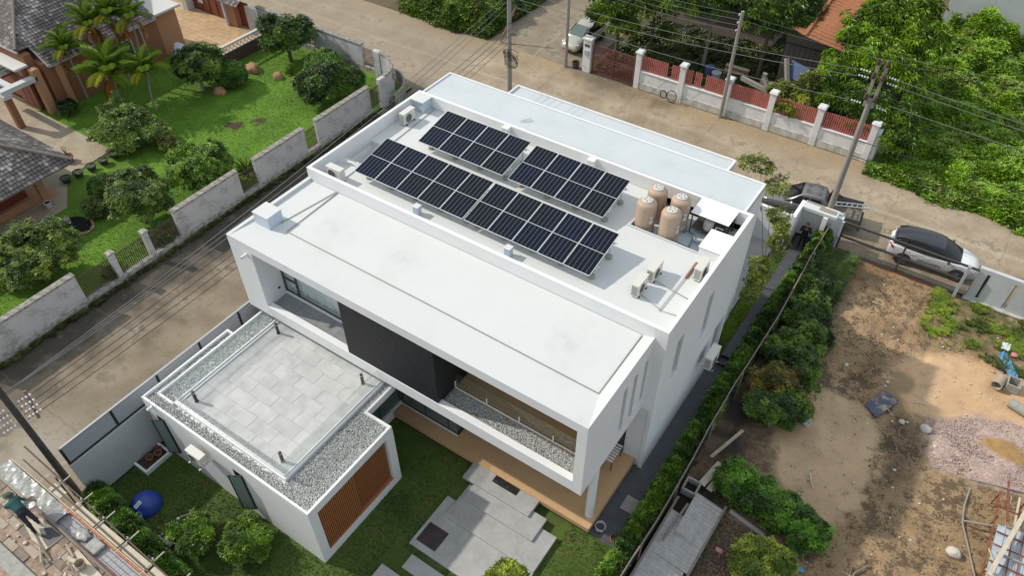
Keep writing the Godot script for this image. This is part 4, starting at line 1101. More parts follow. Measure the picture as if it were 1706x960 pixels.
	for p in [[-.05, -6.6, .14, "left"], [.05, -6.25, .15, "middle"], [-.1, -6.1, .12, "right"]]:
		t = thing("clay_pot", "clay pot in the white planter, %s of three" % p[3], "pot", "clay pots in the planter", V(p[0], .15, p[1]))
		pot(t, V(p[0], .15, p[1]), p[2], .22, M.terracotta, M.soil)
	# rubble heap
	t = thing("rubble_heap", "pale heap of stones and sand on the lawn by the bushes", "rubble", "", V(3.5, 0, -8.0))
	b = MB.new(); b.blob(V(3.5, .02, -8.05), Vector3(.32, .22, .75), .5, 9, 1.8, 10, 16)
	part("heap", b, M.rubble, t)
	for i in 26:
		b = MB.new(); var s := rng.randf_range(.04, .12)
		b.blob(V(3.5 + rng.randfn(0, .17), .12 + rng.randf() * .1, -8.05 + rng.randfn(0, .36)), Vector3(s, s * .7, s), .6, i, 1.5, 4, 6); part("stone", b, M.rubble, t)
	b = MB.new(); b.blob(V(3.25, .12, -8.72), Vector3(.2, .13, .13), .5, 31, 1.6, 6, 8); part("stone", b, M.rubble, t)
	b = MB.new(); b.bar(V(3.0, .04, -7.6), V(3.35, .05, -7.15), .06, .03); single("timber_offcut", b, M.timber, "small board lying on the lawn beside the rubble heap", "board", "", V(3.2, 0, -7.4))

func pot(t: Node3D, at: Vector3, r: float, hgt: float, mat: Material, soil: Material) -> void:
	var b := MB.new()
	b.lathe([Vector2(0, 0), Vector2(r * .7, 0), Vector2(r * .95, hgt * .8), Vector2(r * 1.08, hgt * .82), Vector2(r * 1.08, hgt), Vector2(r * .9, hgt), Vector2(r * .85, hgt * .85)], 18, Transform3D(Basis.IDENTITY, at)); part("pot", b, mat, t)
	b = MB.new(); b.lathe([Vector2(r * .88, hgt * .86), Vector2(0, hgt * .88)], 14, Transform3D(Basis.IDENTITY, at)); part("soil", b, soil, t)

func sprig(t: Node3D, at: Vector3, hgt: float, n: int, col: Color) -> void:
	var b := MB.new()
	for i in n:
		var a := i * 2.4
		b.tube([at, at + Vector3(cos(a) * .08, hgt * .6, sin(a) * .08), at + Vector3(cos(a) * .16, hgt * rng.randf_range(.7, 1), sin(a) * .16)], .01, .004, 4)
	part("stem", b, M.bark, t)
	var xs := []; var cs := PackedColorArray()
	for i in n * 14:
		var a := rng.randf() * TAU; var y := rng.randf_range(.25, 1.0)
		xs.append(Transform3D(Basis.from_euler(Vector3(rng.randf_range(-.7, .7), a, rng.randf_range(-.7, .7))).scaled(Vector3.ONE * hgt * .28), at - org + Vector3(cos(a) * .16 * y, hgt * y, sin(a) * .16 * y)))
		var k := rng.randf_range(.6, 1.3); cs.append(Color(col.r * k, col.g * k, col.b * k))
	multi("foliage", t, clump_small, xs, cs, "stuff")

# ---------------------------------------------------------------- fences and walls
func build_fences() -> void:
	var t: Node3D
	var b: MB
	# the house's own fence along the lane
	t = thing("boundary_fence", "grey slatted metal fence on a white wall between lane and house", "fence", "", V(-.6, 0, -3))
	bp("low_wall", t, M.fence_wall, -.74, -.52, 0, 2.40, -9.0, 14.6, .01)
	var h := -9.0
	for i in 11:
		bp("post", t, M.black_slat, -.66, -.58, 2.405, 3.40, h, h + .09)
		if i < 10:
			for k in 9: bp("slat", t, M.fence_grey, -.64, -.61, 2.50 + k * .099, 2.50 + k * .099 + .094, h + .095, h + 2.145, .012)
			bp("bottom_rail", t, M.black_slat, -.66, -.58, 2.405, 2.49, h + .095, h + 2.145)
			bp("top_rail", t, M.fence_grey, -.67, -.57, 3.402, 3.45, h, h + 2.145)
		h += 2.15
	# neighbour's old garden wall along the lane
	t = thing("garden_wall", "weathered white garden wall with rail bays along the lane", "wall", "", V(-10.4, 0, 4))
	bp("footing", t, M.old_base, -10.62, -10.22, 0, .42, -20, 18.9, .02)
	for s in [[-20, -9.6], [-8.1, -2.5], [3.35, 7.75], [9.0, 12.95], [13.95, 18.8]]:
		bp("wall_panel", t, M.old_wall, -10.56, -10.28, .421, 2.02, s[0], s[1], .015)
		bp("coping", t, M.old_cap, -10.62, -10.22, 2.021, 2.12, s[0] - .03, s[1] + .03, .02)
	for p in [[-.62, "post"], [1.38, "post"]]:
		bp("post", t, M.old_wall, -10.56, -10.28, .421, 1.95, p[0], p[0] + .28, .015)
		bp("post_cap", t, M.old_base, -10.62, -10.22, 1.951, 2.03, p[0] - .05, p[0] + .33, .02)
	for s in [[-9.55, -8.15], [-2.45, -.67], [-.29, 1.33], [1.71, 3.3], [7.8, 8.95], [13.0, 13.9], [18.85, 19.8]]:
		var n := int((s[1] - s[0]) / .105)
		for i in n:
			var x: float = s[0] + (i + .5) * (s[1] - s[0]) / n
			bp("rail_bar", t, M.rail_brown, -10.435, -10.405, .425, 1.78, x - .02, x + .02, .004)
		for y in [.55, 1.15, 1.68]: bp("cross_rail", t, M.rail_brown, -10.405, -10.385, y, y + .04, s[0], s[1], .004)
	# curved corner
	t = thing("corner_wall", "curved white corner wall with a planter ring at the crossing", "wall", "", V(-12, 0, 21.5))
	for q in [[2.3, .16, .0, 2.0, "curved_wall", M.old_wall], [2.36, .28, 2.0, 2.1, "coping", M.old_cap], [3.0, .12, 0.0, .8, "planter_ring", M.old_base]]:
		b = MB.new()
		var g := []
		for i in 17:
			var a := PI * .5 * i / 16.0
			var row := []
			for c in [[0.0, q[2]], [0.0, q[3]], [q[1], q[3]], [q[1], q[2]]]:
				var r: float = q[0] - c[0]
				row.append(V(-12.75 + cos(a) * r, c[1], 20.5 + sin(a) * r))
			g.append(row)
		for i in 16:
			for j in 4: b.quad(g[i][j], g[i][(j + 1) % 4], g[i + 1][(j + 1) % 4], g[i + 1][j], (g[i][j] + g[i][(j + 1) % 4]) * .5 - V(-12.75 + cos(PI * .5 * i / 16.0) * (q[0] - q[1] / 2), (q[2] + q[3]) / 2, 20.5 + sin(PI * .5 * i / 16.0) * (q[0] - q[1] / 2)))
		part(q[4], b, q[5], t)
	bp("pier", t, M.old_wall, -10.58, -10.28, 0, 2.1, 19.8, 20.45, .02)
	bp("pier", t, M.old_wall, -13.4, -12.8, 0, 2.1, 22.6, 22.95, .02)
	b = MB.new()
	var heart := PackedVector2Array()
	for i in 20:
		var a := TAU * i / 20
		heart.append(Vector2(.52 * cos(a), .42 * sin(a) * (1.0 + .18 * cos(2 * a))))
	for i in 20:
		b.tri(Vector3.ZERO + Vector3(0, 0, .04), Vector3(heart[i].x, heart[i].y, .04), Vector3(heart[(i + 1) % 20].x, heart[(i + 1) % 20].y, .04), Vector3.BACK)
		b.quad(Vector3(heart[i].x, heart[i].y, .04), Vector3(heart[(i + 1) % 20].x, heart[(i + 1) % 20].y, .04), Vector3(heart[(i + 1) % 20].x, heart[(i + 1) % 20].y, -.04), Vector3(heart[i].x, heart[i].y, -.04), Vector3(heart[i].x, heart[i].y, 0))
	var pl := MeshInstance3D.new(); pl.mesh = b.mesh(); pl.mesh.surface_set_material(0, M.old_base); put(pl, "wall_plaque", t)
	pl.transform = Transform3D(Basis(Vector3.UP, PI * .75), V(-11.0, 1.45, 21.95) - org)
	# wall along the street
	t = thing("street_wall", "stained white wall of the garden along the street", "wall", "", V(-18, 0, 23))
	bp("footing", t, M.old_base, -31.0, -13.42, 0, .40, 22.95, 23.30, .02)
	for s in [[-25.5, -20.6], [-19.7, -14.8]]:
		bp("wall_panel", t, M.old_wall, s[0], s[1], .401, 1.92, 22.98, 23.26, .015)
		bp("coping", t, M.old_cap, s[0] - .03, s[1] + .03, 1.921, 2.02, 22.92, 23.32, .02)
	for s in [[-20.55, -19.75], [-14.75, -13.45]]:
		var n := int((s[1] - s[0]) / .105)
		for i in n:
			var x: float = s[0] + (i + .5) * (s[1] - s[0]) / n
			bp("rail_bar", t, M.rail_brown, x - .02, x + .02, .405, 1.75, 23.10, 23.13, .004)
	# inner fence between garden and yard
	t = thing("lattice_fence", "white-railed lattice fence between the garden and the paved yard", "fence", "", V(-23.2, 0, 19.5))
	bp("boards", t, M.rail_brown, -23.45, -23.40, 0, .95, 16.9, 21.4, .004)
	bp("top_rail", t, M.white_trim, -23.55, -23.30, 1.45, 1.55, 16.8, 21.4)
	bp("lower_rail", t, M.white_trim, -23.50, -23.35, .951, 1.02, 16.8, 21.4)
	for i in 13:
		b = MB.new(); b.bar(V(-23.425, 1.02, 16.9 + i * .345), V(-23.425, 1.45, 17.2 + i * .345), .03, .05); part("lattice_bar", b, M.white_trim, t)
		b = MB.new(); b.bar(V(-23.39, 1.02, 17.2 + i * .345), V(-23.39, 1.45, 16.9 + i * .345), .03, .05); part("lattice_bar", b, M.white_trim, t)
	# black sheet fence and timber rail between the plots
	t = thing("sheet_fence", "long black sheet fence with a rough timber rail between the plots", "fence", "", V(18.8, 0, 9))
	b = MB.new()
	var g2 := []
	for i in 441:
		var hh := -6.0 + i * .065
		var w := .018 * sin(i * 2.1) + .06 * sin(hh * .55)
		g2.append([V(18.78 + w, 0, hh), V(18.76 + w + .05 * sin(hh * .31), 1.55 + .05 * sin(hh * .9), hh)])
	b.grid(g2); part("corrugated_sheet", b, M.black_sheet, t)
	for i in 9:
		b = MB.new(); var h0 := -6.0 + i * 3.15
		b.tube([V(18.82 + .06 * sin(h0 * .55), 1.56 + .06 * sin(h0), h0), V(18.84 + .06 * sin(h0 * .55 + .8), 1.60, h0 + 1.6), V(18.82 + .06 * sin(h0 * .55 + 1.6), 1.57, h0 + 3.3)], .035, .028, 6); part("rail", b, M.timber_grey, t)
		b = MB.new(); b.tube([V(18.86, 0, h0 + .4), V(18.88, 1.75, h0 + .45)], .04, .03, 6); part("stake", b, M.timber_grey, t)
	# street wall and gate niche of the house
	t = thing("entrance_wall", "white entrance wall with a recessed gate niche by the street", "wall", "", V(17, 0, 22.5))
	bp("wall", t, M.wall, 13.3, 17.2, 0, 2.2, 21.2, 21.4, .012)
	bp("wall", t, M.wall, 17.0, 17.2, 0, 2.2, 21.402, 22.9, .012)
	bp("canopy", t, M.roof, 17.202, 19.0, 2.0, 2.2, 22.35, 23.0, .015)
	bp("door_leaf", t, M.white_metal, 17.203, 18.35, .02, 1.98, 22.86, 22.92)
	bp("wall", t, M.wall, 18.36, 18.60, 0, 1.998, 22.25, 23.0, .012)
	bp("wall", t, M.wall, 18.602, 19.3, 0, 1.998, 22.7, 22.95, .012)
	bp("ledge", t, M.pole, 18.0, 18.9, 2.201, 2.215, 22.5, 22.85, .003)
	bp("ledge", t, M.pole, 17.25, 18.2, 2.201, 2.222, 22.82, 22.95, .003)
	# mesh gate
	t = thing("mesh_gate", "dark brown sliding mesh gate across the building plot entrance", "gate", "", V(22.5, 0, 22.6))
	for x in [19.4, 22.52, 25.50]: bp("upright", t, M.bronze, x, x + .10, .06, 2.0, 22.56, 22.66)
	for y in [.06, 1.0, 1.90]: bp("rail", t, M.bronze, 19.5, 25.5, y, y + .10, 22.565, 22.655)
	b = MB.new()
	for i in 86: b.cbox(Transform3D(Basis.IDENTITY, V(19.53 + i * .07, 1.0, 22.61)), Vector3(.008, 1.85, .010))
	for j in 26: b.cbox(Transform3D(Basis.IDENTITY, V(22.5, .16 + j * .07, 22.595)), Vector3(6.0, .008, .010))
	part("wire_mesh", b, M.bronze, t, "", "stuff")
	for i in 6: bp("end_bar", t, M.bronze, 25.64 + i * .06, 25.665 + i * .06, .06, 1.95, 22.58, 22.62, .003)
	bp("rail", t, M.bronze, 25.61, 26.0, 1.90, 2.0, 22.565, 22.655)
	bp("gate_track", t, M.rust, 19.3, 26.0, .0, .05, 22.55, 22.67)
	t = thing("gate_post", "grey steel post at the right end of the mesh gate", "post", "grey gate posts", V(25.5, 0, 22.4))
	bp("shaft", t, M.fence_grey, 25.46, 25.60, 0, 2.1, 22.36, 22.50); bp("cap", t, M.steel, 25.44, 25.62, 2.1, 2.13, 22.34, 22.52)
	t = thing("gate_post", "grey steel post at the left end of the mesh gate", "post", "grey gate posts", V(19.35, 0, 22.4))
	bp("shaft", t, M.fence_grey, 19.30, 19.42, 0, 2.05, 22.36, 22.48); bp("cap", t, M.steel, 19.28, 19.44, 2.05, 2.08, 22.34, 22.50)
	t = thing("plot_wall", "white wall with narrow slots right of the mesh gate", "wall", "", V(29, 0, 22.8))
	b = MB.new()
	b.panel(Transform3D(Basis.IDENTITY, V(26.0, .1, 22.7)), 12, 1.95, .22, [Rect2(.40, .15, .17, 1.55), Rect2(1.62, .1, .22, 1.6), Rect2(3.0, .1, .2, 1.6), Rect2(4.4, .1, .2, 1.6)])
	part("wall", b, M.fence_wall, t)
	bp("footing", t, M.plinth, 25.9, 38, 0, .1, 22.55, 22.95)
	for s in [[26.42, .25, M.black_sheet], [27.66, .2, M.timber], [29.02, .2, M.black_sheet], [30.42, .2, M.timber]]:
		bp("slot_post", t, s[2], s[0], s[0] + .11, s[1], 1.8, 22.72, 22.80)
	# neighbour across the street
	t = thing("red_fence", "white wall with red slat panels and capped pillars across the street", "fence", "", V(10, 0, 31.8))
	var px := [2.6, 5.85, 9.05, 12.0, 15.05, 18.3]
	for x in px:
		bp("pillar", t, M.pillar, x - .19, x + .19, 0, 2.62, 31.62, 32.06, .015)
		bp("pillar_cap", t, M.pillar, x - .27, x + .27, 2.621, 2.70, 31.54, 32.14, .03)
		bp("pillar_cap", t, M.pillar, x - .22, x + .22, 2.701, 2.76, 31.60, 32.08, .03)
	for i in 5:
		var a: float = px[i] + .192; var z: float = px[i + 1] - .192
		bp("plinth", t, M.plinth, a, z, 0, .5, 31.66, 31.98, .015)
		bp("low_wall", t, M.pillar, a, z, .501, 1.30, 31.72, 31.92, .01)
		bp("ledge", t, M.pillar, a, z, 1.301, 1.38, 31.66, 31.98, .015)
		var n := 22
		for k in n:
			if (i == 0 and k in [15, 16]) or (i == 1 and k in [4, 9, 10]): continue
			var x := a + (k + .5) * (z - a) / n
			bp("slat", t, M.red_slat, x - .045, x + .045, 1.40, 2.45, 31.78, 31.81, .006)
		for y in [1.5, 2.16]: bp("cross_rail", t, M.red_gate, a, z, y, y + .05, 31.812, 31.85, .004)
	bp("pillar", t, M.pillar, 18.492, 18.74, 0, 2.3, 31.75, 34.5, .01)
	t = thing("red_gate", "maroon metal double gate across the street", "gate", "", V(.6, 0, 31.8))
	for x in [-1.0, .62, 2.24]: bp("stile", t, M.red_gate, x, x + .08, .08, 2.2, 31.76, 31.84)
	for y in [.08, 1.15, 1.32, 2.12]: bp("rail", t, M.red_gate, -.92, 2.24, y, y + .07, 31.775, 31.825)
	for i in 30:
		bp("bar", t, M.red_gate, -.88 + i * .105, -.82 + i * .105, .15, 2.12, 31.79, 31.81, .004)
	t = thing("gate_pillar", "white gate pillar with a dark letter box beside the maroon gate", "pillar", "", V(-1.35, 0, 31.8))
	bp("shaft", t, M.pillar, -1.72, -1.1, 0, 2.45, 31.62, 32.06, .015); bp("cap", t, M.pillar, -1.8, -1.02, 2.451, 2.58, 31.54, 32.14, .03)
	bp("letter_box", t, M.fence_grey, -1.56, -1.24, 1.35, 1.72, 31.53, 31.62); bp("number_plate", t, M.rail_brown, -1.6, -1.2, 1.95, 2.15, 31.60, 31.62)
	t = thing("far_wall", "pale wall behind the overgrown plot at the top right", "wall", "", V(28, 0, 50))
	for i in 8: bp("wall_panel", t, M.fence_wall, 18 + i * 3.0, 20.96 + i * 3.0, 0, 3.7, 53.0, 53.2, .01)
	bp("coping", t, M.old_cap, 18, 42, 3.701, 3.82, 52.9, 53.3)

# ---------------------------------------------------------------- plants
var clump_small: ArrayMesh
var clump_mid: ArrayMesh
var clump_long: ArrayMesh
var clump_weed: ArrayMesh
var tuft: ArrayMesh
var tall_tuft: ArrayMesh
var frond: ArrayMesh
var tone := FastNoiseLite.new()

func leaf(b: MB, at: Vector3, d: Vector3, up: Vector3, ln: float, w: float, droop := 0.0) -> void:
	var s := d.cross(up).normalized() * w * .5
	var mid := at + d * ln * .45
	var tip := at + d * ln - up * ln * droop
	var lift := up * w * .18
	b.tri(at, mid + s + lift, tip, up); b.tri(at, tip, mid - s + lift, up)

func make_clump(n: int, ln: float, w: float, spread: float, droop: float, mat: Material, r: float) -> ArrayMesh:
	var b := MB.new()
	for i in n:
		var a := i * 2.39996 + rng.randf() * .5
		var el := rng.randf_range(-.3, .7) * spread
		var d := Vector3(cos(a) * cos(el), sin(el), sin(a) * cos(el))
		var up := (Vector3.UP - d * d.y).normalized() if absf(d.y) < .95 else Vector3.RIGHT
		up = up.rotated(d, rng.randf_range(-.4, .4))
		var k := rng.randf_range(.75, 1.2)
		b.col = Color(k, k, k * .95)
		leaf(b, d * r * rng.randf_range(.1, 1.0), d, up, ln * rng.randf_range(.75, 1.2), w, droop)
	var m := b.mesh(); m.surface_set_material(0, mat)
	return m

func make_plants() -> void:
	tone.seed = 77; tone.frequency = .9; tone.fractal_octaves = 2
	clump_small = make_clump(12, .13, .07, 1.1, .1, M.leaf, .06)
	clump_mid = make_clump(11, .22, .085, 1.1, .15, M.leaf, .08)
	clump_long = make_clump(11, .36, .10, .75, .35, M.leaf_gloss, .06)
	clump_weed = make_clump(13, .19, .10, 1.0, .15, M.leaf, .14)
	var b := MB.new()
	for i in 7:
		var a := i * 2.4; var d := Vector3(cos(a) * .5, 1, sin(a) * .5).normalized()
		var k := .8 + .06 * i; b.col = Color(k, k, k)
		var s := Vector3(-sin(a), 0, cos(a)) * .012
		b.tri(d * 0 - s, s, d * .11 + Vector3(cos(a), 0, sin(a)) * .03, Vector3(cos(a), .4, sin(a)))
	tuft = b.mesh(); tuft.surface_set_material(0, M.leaf)
	b = MB.new()
	for i in 12:
		var a := i * 2.4; var o := Vector3(cos(a), 0, sin(a))
		var k := .75 + .05 * i; b.col = Color(k, k, k * .9)
		var s := Vector3(-sin(a), 0, cos(a)) * .022
		var p := o * .14 + Vector3.UP * .42; var q := o * rng.randf_range(.3, .5) + Vector3.UP * rng.randf_range(.4, .7)
		b.quad(-s, s, p + s, p - s, o + Vector3.UP); b.tri(p - s, p + s, q, o + Vector3.UP)
	tall_tuft = b.mesh(); tall_tuft.surface_set_material(0, M.leaf)
	b = MB.new()
	var pts := []
	for i in 9:
		var t := i / 8.0
		pts.append(Vector3(0, .55 * sin(t * 1.9) * .9 - .55 * t * t, -1.55 * t))
	b.col = Color(1.1, 1.1, .6); b.tube(pts, .022, .006, 4)
	for i in 36:
		var t := .16 + .84 * i / 35.0
		var p := Vector3(0, .55 * sin(t * 1.9) * .9 - .55 * t * t, -1.55 * t)
		for s in [-1.0, 1.0]:
			var k := rng.randf_range(.75, 1.15); b.col = Color(k, k, k * .9)
			var d := Vector3(s * .8, .18 + rng.randf_range(-.1, .1), -.62).normalized()
			leaf(b, p, d, Vector3(s * -.2, 1, 0).normalized(), .55 * (1.15 - .55 * t) * rng.randf_range(.85, 1.1), .042, .34)
	frond = b.mesh(); frond.surface_set_material(0, M.leaf_gloss)

func mixcol(p: Vector3, dark: Color, light: Color) -> Color:
	var t := clampf(.5 + tone.get_noise_3dv(p) * .9 + rng.randf_range(-.28, .28), 0, 1)
	return Color(dark.r * 1.15, dark.g * 1.15, dark.b * .8).lerp(Color(light.r * 1.8, light.g * 1.72, light.b * 1.05), t * t * (2.2 - 1.2 * t))

func crown(parent: Node, blobs: Array, mesh: ArrayMesh, density: float, size: float, dark: Color, light: Color, called := "crown", hollow := .72) -> void:
	var xs := []; var cs := PackedColorArray()
	for bl in blobs:
		var ce: Vector3 = bl[0]; var r: Vector3 = bl[1]
		var m := (r.x + r.y + r.z) / 3.0
		for i in int(density * m * m):
			var d := Vector3(rng.randfn(), rng.randfn(), rng.randfn()).normalized()
			if d.y < -.3: d.y *= -.5
			var w := ce + d * r
			var q := rng.randf_range(.86, 1.02) if blobs.size() == 1 else pow(rng.randf_range(hollow * hollow, 1.0), .5) * (1.0 + .55 * tone.get_noise_3dv(w * .9 + Vector3(9, 3, 1)))
			if blobs.size() > 1 and rng.randf() < .09: q *= rng.randf_range(1.0, 1.32)
			if blobs.size() > 1 and tone.get_noise_3dv(w * 1.7 + Vector3(40, 0, 0)) < -.22 and rng.randf() < .85: continue
			var p := ce + d * r * q
			if p.y < .05: continue
			var up := (d * .8 + Vector3.UP * 1.1 + Vector3(rng.randfn(), rng.randfn(), rng.randfn()) * .35).normalized()
			var bs := Basis(Quaternion(Vector3.UP, up)) * Basis(Vector3.UP, rng.randf() * TAU)
			xs.append(Transform3D(bs.scaled(Vector3.ONE * size * rng.randf_range(.75, 1.3)), p - org)); cs.append(mixcol(p, dark, light))
	multi(called, parent, mesh, xs, cs, "stuff")

func tree(called: String, label: String, cat: String, group: String, x: float, h: float, blobs: Array, mesh: ArrayMesh, density: float, size: float, dark: Color, light: Color, trunk := .10, bark: Material = null) -> void:
	var t := thing(called, label, cat, group, V(x, 0, h))
	crown(t, blobs, mesh, density, size, dark, light)
	var b := MB.new()
	var low := 1e9
	for bl in blobs: low = minf(low, bl[0].y - bl[1].y * .5)
	low = maxf(low, .25)
	var fork := V(x + rng.randf_range(-.08, .08), low, h + rng.randf_range(-.08, .08))
	b.tube([V(x, -.03, h), V(x + .03, low * .5, h), fork], trunk * 1.25, trunk * .8, 8)
	for bl in blobs:
		var e: Vector3 = bl[0]
		b.tube([fork, fork.lerp(e, .55) + Vector3(rng.randf_range(-.15, .15), .05, rng.randf_range(-.15, .15)), e + Vector3(0, bl[1].y * .3, 0)], trunk * .6, trunk * .2, 6)
		for k in 4:
			var a := rng.randf() * TAU
			b.tube([fork.lerp(e, .6), e + Vector3(cos(a) * bl[1].x * .6, bl[1].y * .25, sin(a) * bl[1].z * .6)], trunk * .3, trunk * .08, 5)
	part("trunk", b, bark if bark else M.bark, t)

func bush_blobs(x: float, h: float, r: float, y: float, n: int) -> Array:
	var o := [[V(x, y, h), Vector3(r, r * .85, r)]]
	for i in n:
		var a := i * TAU / n + rng.randf()
		o.append([V(x + cos(a) * r * .72, y + rng.randf_range(-.32, .4) * r, h + sin(a) * r * .72), Vector3.ONE * r * rng.randf_range(.38, .58)])
	return o

func palm(label: String, x: float, h: float, y: float, dx: float, dh: float, n: int, size: float, dead: int) -> void:
	var t := thing("palm_tree", label, "palm tree", "palms beside the brick house", V(x, 0, h))
	var top := V(x + dx, y, h + dh)
	var b := MB.new()
	b.tube([V(x, -.05, h), V(x + dx * .3, y * .5, h + dh * .3), top], .085, .055, 8); part("trunk", b, M.pale_bark, t)
	b = MB.new(); b.tube([top, top + Vector3(0, .55, 0)], .075, .03, 8); part("crown_shaft", b, M.leaf_shaft, t)
	n += 5; size *= 1.12
	for i in n + dead:
		var o := MeshInstance3D.new(); o.mesh = frond
		var a := i * 2.39996
		var lift := lerpf(1.2, -.15, float(i) / n)
		if i >= n: lift = -1.2
		put(o, "frond" if i < n else "dead_frond", t)
		if i >= n:
			o.material_override = null
			var mm: ArrayMesh = frond.duplicate(); mm.surface_set_material(0, M.dead_leaf); o.mesh = mm
		else:
			o.mesh = [frond, frond_yellow][1 if (i * 7) % 5 == 4 and i > n * 2 / 3 else 0]
		o.transform = Transform3D(Basis(Vector3.UP, a) * Basis(Vector3.RIGHT, lift) * Basis.IDENTITY.scaled(Vector3.ONE * size * rng.randf_range(.85, 1.1)), top + Vector3(0, .5, 0) - org)

var frond_yellow: ArrayMesh

func grass(called: String, label: String, x0: float, x1: float, h0: float, h1: float, count: int, mesh: ArrayMesh, size: float, dark: Color, light: Color, ok: Callable) -> void:
	var xs := []; var cs := PackedColorArray()
	org = Vector3.ZERO
	for i in count:
		var x := rng.randf_range(x0, x1); var h := rng.randf_range(h0, h1)
		var k: float = ok.call(x, h)
		if rng.randf() > k: continue
		var p := V(x, 0, h)
		xs.append(Transform3D(Basis(Vector3.UP, rng.randf() * TAU).scaled(Vector3.ONE * size * rng.randf_range(.6, 1.3)), p)); cs.append(mixcol(p * .6, dark, light))
	var o := multi(called, self, mesh, xs, cs)
	meta(o, label, "grass", "", "stuff")

func weeds(called: String, label: String, x0: float, x1: float, h0: float, h1: float, count: int, hmax: float, dark: Color, light: Color, ok: Callable) -> void:
	var xs := []; var cs := PackedColorArray()
	var f := FastNoiseLite.new(); f.seed = x0 * 3 + h0; f.frequency = .28; f.fractal_octaves = 3
	for i in count:
		var x := rng.randf_range(x0, x1); var h := rng.randf_range(h0, h1)
		var k: float = ok.call(x, h)
		if k <= 0 or rng.randf() > k * 3.0: continue
		if h > 42.0 and hmax < 1.3: k *= 1.0 + (h - 42.0) * .22
		var y := hmax * k * clampf(.45 + f.get_noise_2d(x, h) * 1.1, .06, 1.0)
		var p := V(x, y * sqrt(rng.randf_range(.12, 1.0)), h)
		var grassy := tone.get_noise_2d(x * .35 + 50, h * .35) > .22
		if grassy and rng.randf() < .5: p.y *= .5
		xs.append(Transform3D(Basis.from_euler(Vector3(rng.randf_range(-.5, .5), rng.randf() * TAU, rng.randf_range(-.5, .5))).scaled(Vector3.ONE * rng.randf_range(.7, 1.5)), p))
		cs.append(mixcol(Vector3(p.x, 0, p.z) * .7, dark, light) if not grassy else mixcol(p, dark, light).lerp(C3(.20, .23, .04), .4))
	var o := multi(called, self, clump_weed, xs, cs)
	meta(o, label, "weeds", "", "stuff")

func hedge(label: String, path: Array, w: float, hgt: float, count: int, dark: Color, light: Color) -> void:
	var t := thing("hedge", label, "hedge", "", V(path[0][0], 0, path[0][1]))
	var xs := []; var cs := PackedColorArray()
	for i in count:
		var s := rng.randf() * (path.size() - 1); var k := mini(int(s), path.size() - 2)
		var c := Vector2(path[k][0], path[k][1]).lerp(Vector2(path[k + 1][0], path[k + 1][1]), s - k)
		var dir := (Vector2(path[k + 1][0], path[k + 1][1]) - Vector2(path[k][0], path[k][1])).normalized()
		var nr := Vector2(-dir.y, dir.x)
		var u := rng.randf_range(-1, 1); var y := sqrt(rng.randf())
		var bump := 1.0 + .14 * tone.get_noise_2d(c.x * 2.0, c.y * 2.0)
		if absf(u) < .55 and y < .72: continue
		var lim := sqrt(maxf(0, 1.0 - pow(maxf(0, y - .55) / .5, 2)))
		c += nr * u * w * .5 * bump * maxf(lim, .3)
		var p := V(c.x, y * hgt * bump + .02, c.y)
		var up := (Vector3(nr.x * u, .9, -nr.y * u) + Vector3(rng.randfn(), rng.randfn(), rng.randfn()) * .4).normalized()
		xs.append(Transform3D((Basis(Quaternion(Vector3.UP, up)) * Basis(Vector3.UP, rng.randf() * TAU)).scaled(Vector3.ONE * rng.randf_range(.8, 1.3)), p - org)); cs.append(mixcol(p, dark, light))
	multi("foliage", t, clump_small, xs, cs, "stuff")
	var b := MB.new()
	for i in 40 * (path.size() - 1):
		var s := (i + .5) / 40.0; var k := mini(int(s), path.size() - 2)
		var c := Vector2(path[k][0], path[k][1]).lerp(Vector2(path[k + 1][0], path[k + 1][1]), s - k)
		b.tube([V(c.x, 0, c.y), V(c.x + rng.randf_range(-.1, .1), hgt * .7, c.y + rng.randf_range(-.1, .1))], .018, .008, 4)
	part("stems", b, M.bark, t, "", "stuff")

